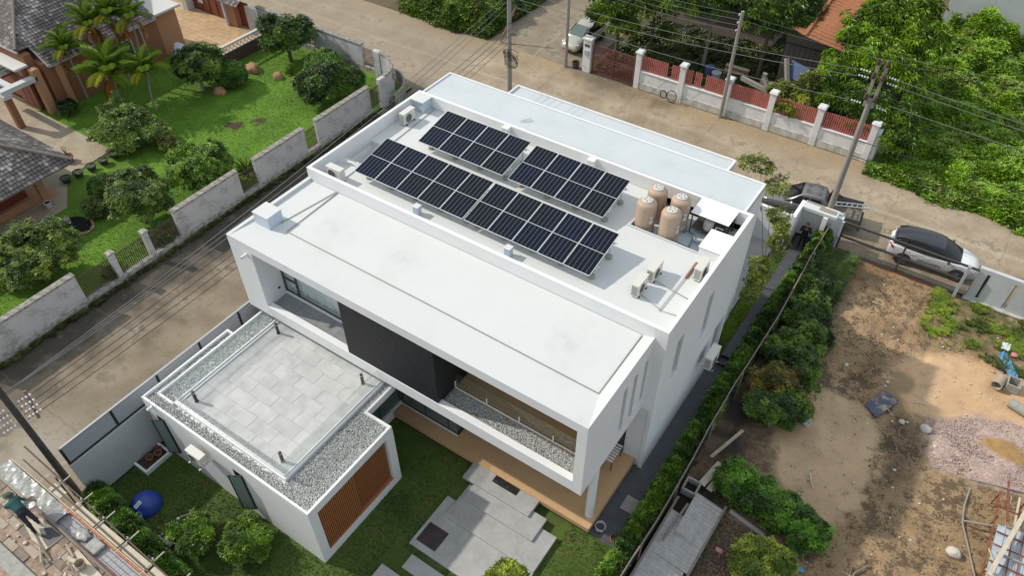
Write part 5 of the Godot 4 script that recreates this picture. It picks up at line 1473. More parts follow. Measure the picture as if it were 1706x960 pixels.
func build_plants() -> void:
	M.leaf_shaft = plain(.16, .22, .05, .5)
	M.dead_leaf = plain(.36, .16, .03, .8); M.dead_leaf.backlight = Color(.4, .3, .1)
	M.palm_leaf = plain(.19, .30, .025, .4); M.palm_leaf.backlight = Color(.5, .5, .2); M.palm_leaf.vertex_color_use_as_albedo = true
	M.palm_yellow = plain(.34, .36, .03, .4); M.palm_yellow.backlight = Color(.5, .5, .2); M.palm_yellow.vertex_color_use_as_albedo = true
	frond.surface_set_material(0, M.palm_leaf)
	frond_yellow = frond.duplicate(); frond_yellow.surface_set_material(0, M.palm_yellow)
	var dk := C3(.018, .040, .010); var md := C3(.045, .090, .020); var lt := C3(.085, .155, .030); var br := C3(.13, .23, .022); var yl := C3(.19, .23, .035)
	# neighbour's garden
	tree("garden_tree", "broad bush with long pale leaves in front of the palms", "bush", "", -21.0, 7.6, [[V(-21.5, 1.1, 7.2), Vector3(1.2, .9, 1.1)], [V(-20.6, 1.2, 8.0), Vector3(1.3, 1.0, 1.2)], [V(-22.2, 1.25, 8.3), Vector3(1.1, .9, 1.0)], [V(-19.6, .95, 8.6), Vector3(1.0, .8, 1.0)], [V(-20.0, .9, 7.0), Vector3(.9, .7, .8)]], clump_mid, 560, 1.0, C3(.04, .075, .02), C3(.14, .22, .055), .07)
	tree("garden_tree", "feathery small tree with pale trunk beside the clipped dome", "tree", "garden trees", -22.4, 14.7, bush_blobs(-22.4, 14.8, 1.35, 1.75, 6), clump_small, 1000, 1.15, C3(.03, .062, .014), C3(.105, .175, .035), .11, M.pale_bark)
	tree("garden_tree", "dense dark tree by the street wall at the far corner of the garden", "tree", "garden trees", -20.1, 20.9, bush_blobs(-20.1, 21.1, 1.45, 1.9, 6), clump_mid, 620, 1.0, dk, C3(.06, .125, .02), .13)
	tree("garden_tree", "dark glossy tree beside the old wall next to the corner", "tree", "garden trees", -14.0, 17.9, bush_blobs(-14.1, 18.1, 1.35, 1.4, 6), clump_mid, 620, 1.0, dk, C3(.06, .13, .022), .10)
	tree("garden_bush", "leafy bush growing behind the curved corner wall", "bush", "garden bushes", -13.2, 19.7, bush_blobs(-13.1, 19.6, .95, .95, 5), clump_mid, 620, .95, dk, C3(.075, .16, .022), .05)
	tree("garden_tree", "bright feathery green tree beside the spiky plant at the lane wall", "tree", "garden trees", -13.2, 7.4, bush_blobs(-13.1, 7.2, 1.45, 1.5, 6), clump_small, 900, 1.25, C3(.035, .085, .012), C3(.11, .21, .022), .09)
	tree("garden_tree", "round grey-green tree in the middle of the small lawn", "tree", "garden trees", -13.4, 3.2, bush_blobs(-13.5, 3.4, 1.4, 1.75, 6), clump_small, 1000, 1.2, C3(.03, .06, .016), C3(.105, .165, .04), .10)
	tree("garden_tree", "wide tree with reddish tips at the left edge by the rail bays", "tree", "garden trees", -13.7, -2.7, bush_blobs(-13.8, -2.6, 1.7, 1.6, 7), clump_small, 1000, 1.25, C3(.03, .065, .014), C3(.125, .175, .04), .11)
	tree("clipped_dome", "low clipped green dome beside the feathery tree", "topiary", "clipped domes", -21.0, 16.3, [[V(-21.0, .75, 16.3), Vector3(1.05, .95, 1.05)]], clump_small, 1700, .8, C3(.025, .07, .008), C3(.07, .16, .015), .05)
	tree("clipped_dome", "large clipped green dome in the far corner of the garden", "topiary", "clipped domes", -16.5, 20.8, [[V(-16.5, .85, 20.8), Vector3(1.3, 1.1, 1.3)]], clump_small, 1700, .8, C3(.035, .085, .008), C3(.085, .18, .012), .05)
	tree("clipped_dome", "clipped green dome next to the water pots", "topiary", "clipped domes", -17.1, 3.5, [[V(-17.1, .7, 3.5), Vector3(.95, .85, .95)]], clump_small, 1700, .8, C3(.04, .09, .008), C3(.10, .19, .015), .05)
	tree("clipped_dome", "dark clipped dome at the left picture edge", "topiary", "clipped domes", -14.9, -3.4, [[V(-14.9, .6, -3.6), Vector3(.8, .8, .8)]], clump_small, 1700, .8, dk, md, .05)
	tree("garden_bush", "small bush leaning on the rail bays of the lane wall", "bush", "garden bushes", -11.2, 2.7, bush_blobs(-11.1, 2.7, .6, .7, 4), clump_mid, 700, .8, C3(.02, .05, .01), C3(.07, .15, .02), .04)
	tree("garden_bush", "bush with red flowers beside the pond", "bush", "garden bushes", -15.8, 2.6, bush_blobs(-16.3, 2.2, .6, .5, 4), clump_mid, 700, .75, C3(.03, .055, .014), C3(.09, .12, .04), .04)
	tree("garden_bush", "dark shrub at the foot of the brick wall", "bush", "garden bushes", -27.3, 8.0, bush_blobs(-27.2, 7.6, .55, .5, 4), clump_small, 900, 1, dk, C3(.03, .07, .016), .04)
	tree("garden_bush", "low bush hanging over the post nearest the left edge", "bush", "garden bushes", -10.9, -.9, bush_blobs(-10.9, -.6, .4, .5, 3), clump_mid, 700, .7, dk, md, .03)
	tree("garden_bush", "yellowish bush at the right end of the long-leaved bush", "bush", "garden bushes", -18.2, 8.8, bush_blobs(-18.4, 8.6, .6, .5, 4), clump_small, 900, 1, C3(.07, .08, .02), C3(.16, .17, .04), .04)
	for p in [[-16.0, 1.9], [-11.9, 9.4], [-18.7, 19.6]]:
		var nm: String = {-16.0: "yellow-green strappy plant beside the pond", -11.9: "large spiky plant by the wall between bays", -18.7: "strappy plant beside the boulders"}[p[0]]
		var t := thing("spiky_plant", nm, "plant", "", V(p[0], 0, p[1]))
		var b := MB.new()
		for i in 34:
			var a := i * 2.4; var el := rng.randf_range(.35, 1.35); var d := Vector3(cos(a) * cos(el), sin(el), sin(a) * cos(el))
			var k := rng.randf_range(.7, 1.2); b.col = Color(.13 * k, .18 * k, .025)
			leaf(b, V(p[0], .25 if p[0] > -12 else .05, p[1]), d, (Vector3.UP - d * d.y).normalized(), (1.25 if p[0] > -12 else .7) * rng.randf_range(.7, 1.1), .075, .22)
		part("leaves", b, M.leaf, t)
		b = MB.new(); b.tube([V(p[0], -.02, p[1]), V(p[0], .3, p[1])], .08, .06, 6); part("stem", b, M.bark, t)
	palm("slender palm nearest the house corner with gold lower fronds", -27.95, 9.45, 3.3, .35, -.2, 9, .85, 1)
	palm("palm with orange dead fronds, second from the house corner", -27.4, 10.9, 4.3, .3, .2, 9, .9, 3)
	palm("tallest palm, standing third along the brick wall", -27.0, 12.3, 4.6, .3, .1, 10, .95, 1)
	palm("palm with orange dead fronds farthest along the brick wall", -26.2, 13.2, 4.3, .3, .1, 8, .85, 2)
	palm("low broad palm in front of the other palms", -24.6, 9.9, 2.2, .2, 0, 12, 1.15, 1)
	palm("low yellow-green palm nearest the lawn", -22.9, 11.1, 2.2, .1, .2, 10, .95, 0)
	grass("garden_grass", "bright green lawn grass in the neighbour's garden", -28, -10.6, -12, 22.5, 75000, tuft, .45, C3(.055, .12, .008), C3(.085, .19, .010), func(x: float, h: float) -> float:
		if h < 6.7 and x < -17.6: return 0.0
		if x < -23.4 and h > 16.5: return 0.0
		if minf(Vector2(x + 17.0, h - 12.7).length(), Vector2(x + 16.2, h - 14.0).length()) < .42: return .05
		if Vector2((x + 16.3), (h - .9) * 1.2).length() < 1.1: return 0.0
		return 1.0)
	# house lawn
	grass("lawn_grass", "short lawn grass around the terrace wing and steps", -.4, 18.6, -9.6, .8, 42000, tuft, .45, C3(.026, .046, .008), C3(.062, .10, .014), func(x: float, h: float) -> float:
		if x < 9.1 and h > -5.8: return 0.0
		if x > 11.2 and x < 15.9 and h > -3.4: return 0.0
		if x > 16.3 and h > .85: return 0.0
		if x < .3 and h > -7.2: return 0.0
		if x > 10.85 and x < 14.1 and h < -3.6 and h > -5.25 and not (h > -4.56 and h < -4.3): return 0.0
		return 1.0)
	hedge("long clipped hedge between the slate path and the black fence", [[18.35, -6.5], [18.3, 0], [18.3, 7], [18.35, 14], [18.5, 18.5], [18.72, 23.2]], .72, 1.1, 22000, C3(.022, .055, .008), C3(.085, .17, .018))
	hedge("clipped hedge along the lawn next to the scaffold", [[-.3, -8.95], [3, -9.2], [6, -9.5], [9, -9.8]], .9, 1.0, 9000, C3(.022, .06, .008), C3(.085, .185, .018))
	tree("lawn_bush", "loose green bush on the lawn next to the rubble heap", "bush", "lawn bushes", 4.5, -7.8, bush_blobs(4.5, -7.9, .72, .65, 5), clump_small, 1300, .95, C3(.035, .085, .008), C3(.12, .22, .02), .04)
	tree("lawn_bush", "bright bush at the outer wall of the terrace wing", "bush", "lawn bushes", 6.3, -6.95, bush_blobs(6.3, -7.0, .75, .75, 5), clump_small, 1300, .95, C3(.045, .10, .008), C3(.14, .25, .02), .04)
	tree("lawn_tree", "yellow-green treetop at the bottom edge below the steps", "tree", "", 16.2, -4.3, bush_blobs(16.35, -4.25, .5, 4.75, 5), clump_small, 1300, .95, C3(.09, .13, .012), C3(.20, .25, .03), .05)
	tree("side_tree", "slender loose tree beside the house near the entrance wall", "tree", "", 17.2, 17.6, [[V(15.1, 5.6, 19.5), Vector3(.9, .5, .7)], [V(16.1, 5.0, 19.2), Vector3(.7, .45, .7)], [V(16.8, 4.0, 18.4), Vector3(.5, .5, .6)], [V(17.2, 2.6, 18.2), Vector3(.45, .7, .6)], [V(17.0, 1.9, 16.6), Vector3(.4, .8, .8)], [V(17.15, 1.1, 15.6), Vector3(.35, .8, .7)], [V(16.9, 2.6, 19.4), Vector3(.4, .5, .5)]], clump_mid, 210, .8, C3(.05, .075, .012), C3(.15, .19, .03), .04)
	grass("strip_grass", "grass strip between side wall and slate path", 16.7, 17.33, 11.6, 21.0, 2600, tuft, .9, C3(.05, .10, .010), C3(.12, .20, .016), func(_x: float, _h: float) -> float: return 1.0)
	# shrubs on the building plot
	var sh := [[19.85, 16.4, 0.98, "topmost shrub against the black fence"], [20.5, 15.0, 0.91, "shrub beside the black fence with a clear dirt edge"], [19.9, 13.4, 1.04, "dark shrub hugging the black fence at its middle"], [20.7, 12.6, 0.98, "green shrub nearest the dark mud"], [20.2, 11.3, 0.98, "shrub with some red-brown young leaves"], [21.0, 10.4, 0.85, "lowest green shrub of the fence row"], [20.1, 10.0, 0.78, "shrub low against the fence, above the planks"], [19.5, 18.3, 0.78, "small shrub under the black fence near the gate"]]
	var k := 0
	for s in sh:
		var red: bool = k == 4
		tree("plot_shrub", s[3], "shrub", "shrubs by the black fence", s[0], s[1], bush_blobs(s[0], s[1], s[2], .65, 4), clump_small, 1150, 1.1, C3(.020, .046, .010) if not red else C3(.05, .05, .012), C3(.075, .14, .02) if not red else C3(.16, .13, .035), .05)
		k += 1
	for s in [[20.6, 5.75, "shrub at the left end of the clipped plot row, beside the grey sheets"], [21.6, 5.65, "second shrub of the plot row from the grey sheets"], [22.6, 5.55, "third shrub of the plot row from the grey sheets"], [23.5, 5.35, "shrub at the right end of the plot row, on open mud"]]:
		tree("row_shrub", s[2], "shrub", "row of shrubs on the plot", s[0], s[1], bush_blobs(s[0], s[1], .74, .6, 6), clump_small, 1300, 1.1, C3(.022, .06, .008), C3(.075, .175, .015), .05)
	tree("plot_shrub", "yellow-green bush at the bottom edge of the building plot", "shrub", "", 22.8, 2.6, bush_blobs(22.8, 2.7, 1.0, .6, 6), clump_small, 1200, 1.0, C3(.07, .11, .014), C3(.21, .26, .05), .05)
	grass("plot_grass", "weedy grass beside the white plot wall", 24.6, 33, 18.6, 22.5, 6500, tall_tuft, .34, C3(.05, .085, .012), C3(.16, .23, .03), func(x: float, h: float) -> float: return clampf(.35 + tone.get_noise_2d(x * .7, h * .7) * 1.6 + (.25 if x > 28.4 else 0.0), 0, 1) * (1.0 if h > 19.4 or x > 28.2 else .3))
	grass("fence_grass", "dark grass in the plot corner by the mesh gate", 18.95, 20.7, 17.5, 22.3, 2600, tall_tuft, .6, C3(.02, .04, .012), C3(.07, .12, .03), func(_x: float, _h: float) -> float: return 1.0)
	# across the street
	var mg := C3(.028, .060, .010)
	tree("mango_tree", "leafy tree hanging over the parked silver car", "tree", "trees across the street", -.2, 33.8, [[V(-.9, 4.0, 33.2), Vector3(1.3, 1.0, 1.2)], [V(.5, 4.6, 33.9), Vector3(1.5, 1.2, 1.4)], [V(-1.4, 4.9, 34.6), Vector3(1.3, 1.0, 1.2)], [V(.6, 3.5, 33.0), Vector3(1.0, .8, .8)], [V(-3.0, 5.3, 35.6), Vector3(1.3, .9, 1.3)]], clump_long, 280, .95, mg, C3(.13, .20, .028), .13)
	tree("mango_tree", "leafy tree right behind the maroon gate", "tree", "trees across the street", 1.3, 36.3, [[V(1.6, 4.8, 35.6), Vector3(1.6, 1.2, 1.5)], [V(3.4, 4.9, 35.5), Vector3(1.3, 1.0, 1.2)], [V(.4, 5.6, 36.9), Vector3(1.7, 1.2, 1.5)], [V(2.6, 5.8, 37.5), Vector3(1.5, 1.1, 1.4)]], clump_long, 290, .95, mg, C3(.12, .19, .026), .12)
	tree("mango_tree", "dark tree behind the first red slat panel", "tree", "trees across the street", 5.2, 37.2, [[V(5.2, 4.9, 37.0), Vector3(1.7, 1.3, 1.5)], [V(6.8, 5.4, 38.2), Vector3(1.6, 1.2, 1.5)], [V(4.3, 5.8, 38.6), Vector3(1.5, 1.1, 1.4)], [V(3.3, 3.3, 34.3), Vector3(.6, .5, .5)]], clump_long, 300, .95, C3(.020, .045, .010), C3(.085, .145, .022), .12, M.pale_bark)
	tree("mango_tree", "dark tree in front of the house with the blue awning", "tree", "trees across the street", 9.3, 37.0, [[V(9.2, 4.9, 37.0), Vector3(1.9, 1.4, 1.6)], [V(10.6, 5.2, 37.9), Vector3(1.6, 1.2, 1.5)], [V(8.0, 5.9, 39.2), Vector3(1.9, 1.3, 1.6)], [V(10.2, 6.3, 40.2), Vector3(1.8, 1.2, 1.6)]], clump_long, 300, .95, C3(.020, .045, .010), C3(.085, .14, .022), .13)
	tree("mango_tree", "largest bright green tree, behind the corner power pole", "tree", "trees across the street", 16.6, 35.9, [[V(15.8, 5.3, 37.2), Vector3(1.9, 1.4, 1.7)], [V(18.0, 5.4, 37.4), Vector3(1.7, 1.4, 1.6)], [V(16.8, 6.3, 38.4), Vector3(2.0, 1.4, 1.7)], [V(16.6, 4.6, 35.5), Vector3(1.8, 1.3, 1.4)], [V(14.7, 3.9, 34.9), Vector3(1.2, 1.0, 1.1)], [V(18.3, 3.9, 35.4), Vector3(1.3, 1.2, 1.2)]], clump_long, 340, 1.0, C3(.05, .105, .010), C3(.155, .265, .025), .17)
	tree("mango_tree", "dark low tree filling the corner behind the last red panel", "tree", "trees across the street", 17.2, 33.3, [[V(16.6, 2.9, 33.2), Vector3(1.5, 1.2, 1.0)], [V(17.9, 2.4, 33.0), Vector3(1.0, 1.4, 1.0)], [V(19.2, 2.3, 33.2), Vector3(1.0, 1.3, 1.1)], [V(15.0, 2.8, 33.3), Vector3(1.0, 1.0, .9)], [V(19.9, 1.6, 31.9), Vector3(.9, 1.0, .8)]], clump_long, 330, .9, C3(.024, .055, .010), C3(.10, .18, .022), .10)
	tree("street_shrub", "yellow-green shrub spilling over the red slats", "shrub", "", 12.6, 32.7, [[V(12.2, 2.1, 32.7), Vector3(.9, .8, .7)], [V(13.4, 2.4, 32.9), Vector3(.9, .8, .8)], [V(12.9, 1.7, 32.0), Vector3(.8, .7, .5)], [V(13.6, 3.2, 33.4), Vector3(.7, .6, .7)]], clump_mid, 420, 1.0, C3(.05, .075, .010), C3(.18, .20, .03), .05)
	tree("street_shrub", "dark feathery shrub in front of the orange roof", "shrub", "", 14.6, 37.0, bush_blobs(14.7, 37.2, .9, 4.4, 4), clump_small, 600, 1.3, C3(.015, .035, .010), C3(.05, .075, .02), .08)
	weeds("roadside_weeds", "tall tangle of weeds on the far side of the street at the top", -30, -10.1, 31.3, 44, 26000, 2.6, C3(.035, .075, .010), C3(.12, .215, .024), func(x: float, h: float) -> float: return smooth(31.2 + .35 * sin(x), 32.3, h) * (1.0 if x < -10.8 else .6) * smooth(-19.5 - (h - 32) * .8, -16.5, x))
	weeds("overgrown_plot", "overgrown plot of bright weeds and creepers at the right", 18.7, 46, 30.3, 53, 130000, .8, C3(.10, .19, .014), C3(.165, .30, .022), func(x: float, h: float) -> float:
		if x < 19.6 and h < 34.6: return .0
		return smooth(30.3 + .5 * sin(x * .9) + .35 * sin(x * 2.3), 32.5, h + (x - 20) * .07))
	weeds("verge_weeds", "leafy creeper along the edge of the street", 18.8, 46, 29.6, 31.8, 6000, .4, C3(.045, .10, .010), C3(.14, .27, .02), func(x: float, h: float) -> float: return smooth(30.3 + .4 * sin(x * 1.3) - (x - 19) * .08, 31.2, h) * .9)
	weeds("corner_weeds", "small clump of green weeds at the road corner", -8.9, -7.5, 21.6, 23.3, 600, .5, C3(.05, .105, .010), C3(.12, .22, .016), func(x: float, h: float) -> float: return clampf(1.1 - Vector2(x + 8.2, (h - 22.4)).length(), 0, .9))
	weeds("yard_weeds", "dark ground plants behind the red fence", -1.0, 18.2, 32.6, 46, 7000, .8, C3(.018, .035, .010), C3(.055, .09, .022), func(_x: float, _h: float) -> float: return .6)
	grass("ditch_weeds", "thin dark weeds along the foot of the lane wall", -10.3, -9.6, -12, 19, 2600, tall_tuft, .38, C3(.02, .035, .010), C3(.06, .085, .022), func(x: float, _h: float) -> float: return smooth(-9.75, -10.2, x))

# ---------------------------------------------------------------- neighbouring buildings
func roof_tiles(called: String, parent: Node, o: Vector3, along: Vector3, up: Vector3, nu: int, nv: int, inside: Callable) -> void:
	var b := MB.new(); b.cbox(Transform3D.IDENTITY, Vector3(.200, .034, .245), .006)
	var m := b.mesh(); m.surface_set_material(0, M.tile_roof)
	var nrm := along.cross(up).normalized()
	if nrm.y < 0: nrm = -nrm
	var bs := Basis(along, nrm, along.cross(nrm)).rotated(along, .11 if along.cross(nrm).dot(up) > 0 else -.11)
	var xs := []; var cs := PackedColorArray()
	for j in nv:
		for i in nu:
			var p := o + along * (i * .23 + (.03 if j % 2 else 0.0)) + up * (j * .24) + nrm * .03
			if not inside.call(p): continue
			xs.append(Transform3D(bs.rotated(nrm, rng.randf_range(-.02, .02)), p + nrm * rng.randf_range(-.004, .008) - org))
			var t := clampf(.32 + tone.get_noise_3dv(p * .55) * .55 + rng.randf_range(-.34, .42), 0, 1)
			cs.append(C3(.075, .066, .068).lerp(C3(.38, .35, .34), t * t))
	multi(called, parent, m, xs, cs, "stuff")

func build_neighbours() -> void:
	var t := thing("brick_house", "large brick house with a dark tiled roof at the top left", "house", "", V(-28.2, 0, 12))
	var b: MB
	bp("wall", t, M.brick, -34, -28.2, 0, 3.3, 7.6, 16.3, 0)
	bp("wall", t, M.brick, -40, -28.9, 0, 3.9, 7.05, 7.58, 0)
	bp("pilaster", t, M.brick_light, -28.6, -28.1, 0, 3.2, 6.85, 7.35, .02)
	bp("pilaster", t, M.brick_light, -29.9, -29.4, 0, 3.2, 6.75, 7.04, .02)
	bp("pilaster", t, M.brick_light, -28.15, -27.9, 0, 3.1, 8.3, 8.7, .02)
	bp("wall", t, M.brick_light, -31.5, -28.5, 0, 3.2, 16.32, 18.2, 0)
	bp("eave_board", t, M.white_trim, -28.0, -27.82, 3.05, 3.24, 7.9, 16.15, .01)
	bp("soffit", t, M.white_trim, -29.3, -28.0, 3.02, 3.06, 7.9, 16.15, 0)
	b = MB.new(); b.bar(V(-27.85, 3.16, 7.88), V(-29.4, 4.12, 7.88), .06, .2); part("barge_board", b, M.white_trim, t)
	bp("eave_board", t, M.white_trim, -40, -29.25, 4.0, 4.16, 6.92, 7.05, .01)
	bp("canopy", t, M.white_trim, -31.5, -27.9, 3.2, 3.36, 16.2, 18.4, .02)
	bp("canopy", t, M.white_trim, -31.6, -28.6, 3.3, 3.44, 6.1, 7.0, .02)
	# roof planes
	var s := .635
	b = MB.new()
	var P := func(x: float, h: float) -> Vector3: return V(x, 3.24 + s * (-27.9 - x), h)
	b.quad(P.call(-27.85, 7.9), P.call(-27.85, 16.1), P.call(-36.5, 16.1), P.call(-29.38, 7.9), Vector3.UP)
	b.quad(P.call(-29.38, 7.0), P.call(-29.38, 7.9), P.call(-36.5, 16.1), P.call(-36.5, 13.1), Vector3.UP)
	b.quad(P.call(-36.5, 13.1), P.call(-36.5, 16.1), V(-45, 3, 16.1), V(-46, 4.17, 7.0), Vector3.UP)
	part("roof", b, M.soil, t)
	b = MB.new()
	b.tri(V(-29.38, 4.17, 7.0), V(-46, 4.17, 7.0), V(-36.5, 8.7, 13.1), Vector3.UP)
	part("roof", b, M.soil, t)
	var al := Vector3(0, 0, -1); var upv := Vector3(-1, s, 0).normalized()
	roof_tiles("roof_tiles", t, V(-27.85, 3.24, 7.95), al, upv, 36, 44, func(p: Vector3) -> bool: return p.x > -36.4 and not (-p.z - 7.0 < (-29.38 - p.x) * .86 and p.x < -29.38))
	roof_tiles("roof_tiles", t, V(-29.38, 4.17, 7.05), al, upv, 4, 4, func(p: Vector3) -> bool: return -p.z - 7.0 > (-29.38 - p.x) * .86)
	var up2 := Vector3(0, .745, -1).normalized()
	roof_tiles("roof_tiles", t, V(-46, 4.17, 7.05), Vector3(1, 0, 0), up2, 74, 42, func(p: Vector3) -> bool: return -p.z - 7.0 > 0 and -p.z - 7.0 < (-29.38 - p.x) * .86 and p.x < -29.3)
	b = MB.new(); b.tube([V(-29.36, 4.24, 7.02), V(-36.5, 8.80, 13.15)], .10, -1, 8); part("hip_ridge", b, M.timber_grey, t)
	# windows and porch
	for w in [[-31.2, 1.5, 3.0], [-33.2, 1.5, 3.0]]:
		var wn := Node3D.new(); put(wn, "window", t)
		for k in 3: bp("frame", wn, M.door_wood, w[0] + k * .85, w[0] + k * .85 + .08, w[1], w[2], 6.96, 7.04)
		for y in [w[1], w[2] - .08]: bp("frame", wn, M.door_wood, w[0], w[0] + 1.78, y, y + .08, 6.95, 6.958)
		bp("pane", wn, M.window_green, w[0] + .08, w[0] + 1.7, w[1] + .08, w[2] - .08, 7.0, 7.02, 0)
	bp("terrace_window", t, M.window_green, -32.2, -30.2, 2.6, 2.64, 5.8, 6.7)
	for x in [-32.25, -31.2, -30.2]: bp("terrace_frame", t, M.door_wood, x, x + .08, 2.55, 2.68, 5.75, 6.75)
	bp("porch_beam", t, M.fence_wall, -28.6, -28.1, 2.45, 2.75, 4.6, 7.0, .01)
	bp("porch_slab", t, M.fence_wall, -33, -28.61, 2.5, 2.72, 5.2, 5.6, .01)
	bp("porch_column", t, M.brick, -28.5, -28.1, 0, 2.2, 4.62, 5.02, .01)
	bp("column_head", t, M.white_trim, -28.6, -28.0, 2.201, 2.449, 4.55, 5.1, .01)
	for x in [-31.0, -30.3, -29.6]: bp("door_leaf", t, M.door_wood, x, x + .62, .1, 2.4, 6.70, 6.74)
	var wn2 := Node3D.new(); put(wn2, "window", t)
	bp("frame", wn2, M.white_trim, -28.19, -28.12, 1.2, 2.5, 11.7, 14.0); bp("pane", wn2, M.window, -28.12, -28.10, 1.28, 2.42, 11.8, 13.9, 0)
	b = MB.new(); b.tube([V(-28.05, 3.1, 14.8), V(-28.05, 1.2, 14.85), V(-27.9, .1, 14.9)], .05, -1, 6); part("downpipe", b, M.white_trim, t)
	# pavilion at the left edge
	t = thing("pavilion", "low pavilion with a dark tiled hip roof at the left edge", "pavilion", "", V(-21, 0, -2))
	b = MB.new()
	var y0 := 2.75; var sl := .6
	var c1 := V(-17.9, y0, 2.8); var c2 := V(-17.9, y0, -12); var c3 := V(-28.5, y0, 2.8); var r1 := V(-23.2, y0 + 5.3 * sl, -2.5); var r2 := V(-23.2, y0 + 5.3 * sl, -12)
	b.quad(c1, c2, r2, r1, Vector3.UP); b.tri(c1, r1, c3, Vector3.UP); b.quad(c3, r1, r2, V(-28.5, y0, -12), Vector3.UP)
	part("roof", b, M.soil, t)
	roof_tiles("roof_tiles", t, V(-17.9, y0, -9), Vector3(0, 0, -1), Vector3(-1, sl, 0).normalized(), 52, 26, func(p: Vector3) -> bool: return 2.8 + p.z > (-17.9 - p.x) and p.x > -23.2)
	roof_tiles("roof_tiles", t, V(-28.4, y0, 2.75), Vector3(1, 0, 0), Vector3(0, sl, 1).normalized(), 47, 26, func(p: Vector3) -> bool: return 2.8 + p.z < (-17.9 - p.x) and 2.8 + p.z < p.x + 28.5)
	b = MB.new(); b.tube([V(-17.9, y0 + .06, 2.8), V(-23.2, y0 + 5.3 * sl + .06, -2.5)], .10, -1, 8); part("hip_ridge", b, M.timber_grey, t)
	bp("fascia", t, M.timber_grey, -17.95, -17.85, y0 - .16, y0 - .01, -12, 2.85); bp("fascia", t, M.timber_grey, -28.5, -17.95, y0 - .16, y0 - .01, 2.75, 2.85)
	bp("brick_post", t, M.brick_light, -19.85, -19.45, .0, 2.2, .95, 1.35, .02); bp("post_head", t, M.white_trim, -19.9, -19.4, 2.201, 2.6, .9, 1.4, .01)
	bp("beam", t, M.white_trim, -19.75, -19.55, 2.35, 2.6, -12, .9, .01)
	bp("wood_wall", t, M.door_wood, -20.6, -20.4, .5, 2.5, -12, .6)
	bp("low_wall", t, M.brick_light, -20.35, -20.1, 0, .5, -12, .6)
	b = MB.new(); b.bx(-28, -20.0, 0, .06, -12, 2.0); part("floor", b, M.brick_light, t)
	# walk and yard paving
	var walk := noisy(81, [C3(.26, .21, .15), C3(.36, .30, .22), C3(.43, .36, .27)], 4.0, .014, .07, .4, .85)
	b = MB.new(); b.prism(PackedVector2Array([Vector2(-19.6, -12), Vector2(-18.3, -12), Vector2(-18.3, 1.5), Vector2(-20.9, 3.2), Vector2(-21.2, 6.5), Vector2(-34, 6.6), Vector2(-34, 2.0), Vector2(-20.0, 2.0)]), -.02, .05)
	struct("garden_walk", b, walk)
	var yard := MB.new(); yard.bx(-40, -23.5, -.05, .03, 17.4, 22.9)
	var yd := struct("paved_yard", yard, M.brick_light)
	org = Vector3.ZERO
	var pv := []
	for k in 4: pv.append(noisy(82 + k, [C3(.34 + .03 * k, .22 + .02 * k, .12), C3(.44 + .03 * k, .30 + .02 * k, .17 + .01 * k), C3(.52, .37, .22)], 1.4, .02, .09, .45, .8, 128))
	for j in 12:
		for i in 17:
			var x := -38.9 + i * .92 + (.4 if j % 2 else 0.0); var h := 17.45 + j * .45
			if x > -24.3: continue
			bp("paver", yd, pv[(i * 5 + j * 3 + (i * j) % 3) % 4], x, x + .905, .0, .065 + .004 * ((i + j * 2) % 3), h, h + .437, .006)
	# gatehouse
	t = thing("gate_house", "brick and white gate house with a small tiled roof at the paved yard", "gate", "", V(-30, 0, 22.6))
	bp("white_pier", t, M.fence_wall, -33.6, -33.0, .03, 2.5, 22.1, 23.2, .015)
	bp("sliding_gate", t, M.door_wood, -32.95, -28.5, .10, 1.7, 22.75, 22.82)
	for i in 5: bp("gate_stile", t, M.red_gate, -32.9 + i * .95, -32.82 + i * .95, .12, 1.75, 22.70, 22.748)
	bp("gate_sign", t, M.sticker, -32.2, -31.6, .8, 1.5, 22.69, 22.70, 0)
	bp("brick_pier", t, M.brick_light, -28.2, -27.4, .03, 2.3, 22.3, 22.9, .015)
	bp("white_pier", t, M.fence_wall, -28.45, -28.21, .03, 2.3, 22.1, 22.9, .015)
	bp("white_pier", t, M.fence_wall, -25.95, -24.9, .03, 2.2, 22.3, 22.5, .015)
	bp("wicket", t, M.door_wood, -27.39, -26.2, .1, 2.1, 22.8, 22.86)
	b = MB.new()
	b.quad(V(-28.7, 2.5, 21.5), V(-25.8, 2.5, 21.5), V(-25.8, 3.2, 22.6), V(-28.7, 3.2, 22.6), Vector3.UP); b.quad(V(-28.7, 2.5, 23.7), V(-25.8, 2.5, 23.7), V(-25.8, 3.2, 22.6), V(-28.7, 3.2, 22.6), Vector3.UP); part("roof", b, M.soil, t)
	roof_tiles("roof_tiles", t, V(-28.6, 2.5, 21.55), Vector3(1, 0, 0), Vector3(0, .636, -1).normalized(), 13, 6, func(_p: Vector3) -> bool: return true)
	# lily pots, rocks, pond
	for p in [[-20.5, 2.95, "nearest the clipped dome"], [-20.4, 3.72, "second from the clipped dome"], [-20.34, 4.55, "middle one of the row"], [-20.3, 5.35, "fourth in the row, toward the palms"], [-20.3, 6.15, "last in the row, toward the palms"]]:
		t = thing("lily_pot", "dark water pot with floating leaves, %s" % p[2], "pot", "water pots on the garden walk", V(p[0], .05, p[1]))
		pot(t, V(p[0], .05, p[1]), .30, .34, M.pot_dark, M.water)
		var xs := []; var cs := PackedColorArray()
		for i in 14:
			var a := rng.randf() * TAU; var r := sqrt(rng.randf()) * .24
			xs.append(Transform3D(Basis(Vector3.UP, a).scaled(Vector3(.6, .25, .6)), V(p[0], .36, p[1]) + Vector3(cos(a) * r, 0, sin(a) * r) - org)); cs.append(C3(.05, .11, .03))
		multi("leaves", t, clump_small, xs, cs, "stuff")
	t = thing("potted_plant", "yellow-green plant in a pot by the pavilion roof corner", "potted plant", "", V(-22.3, .05, 4.3))
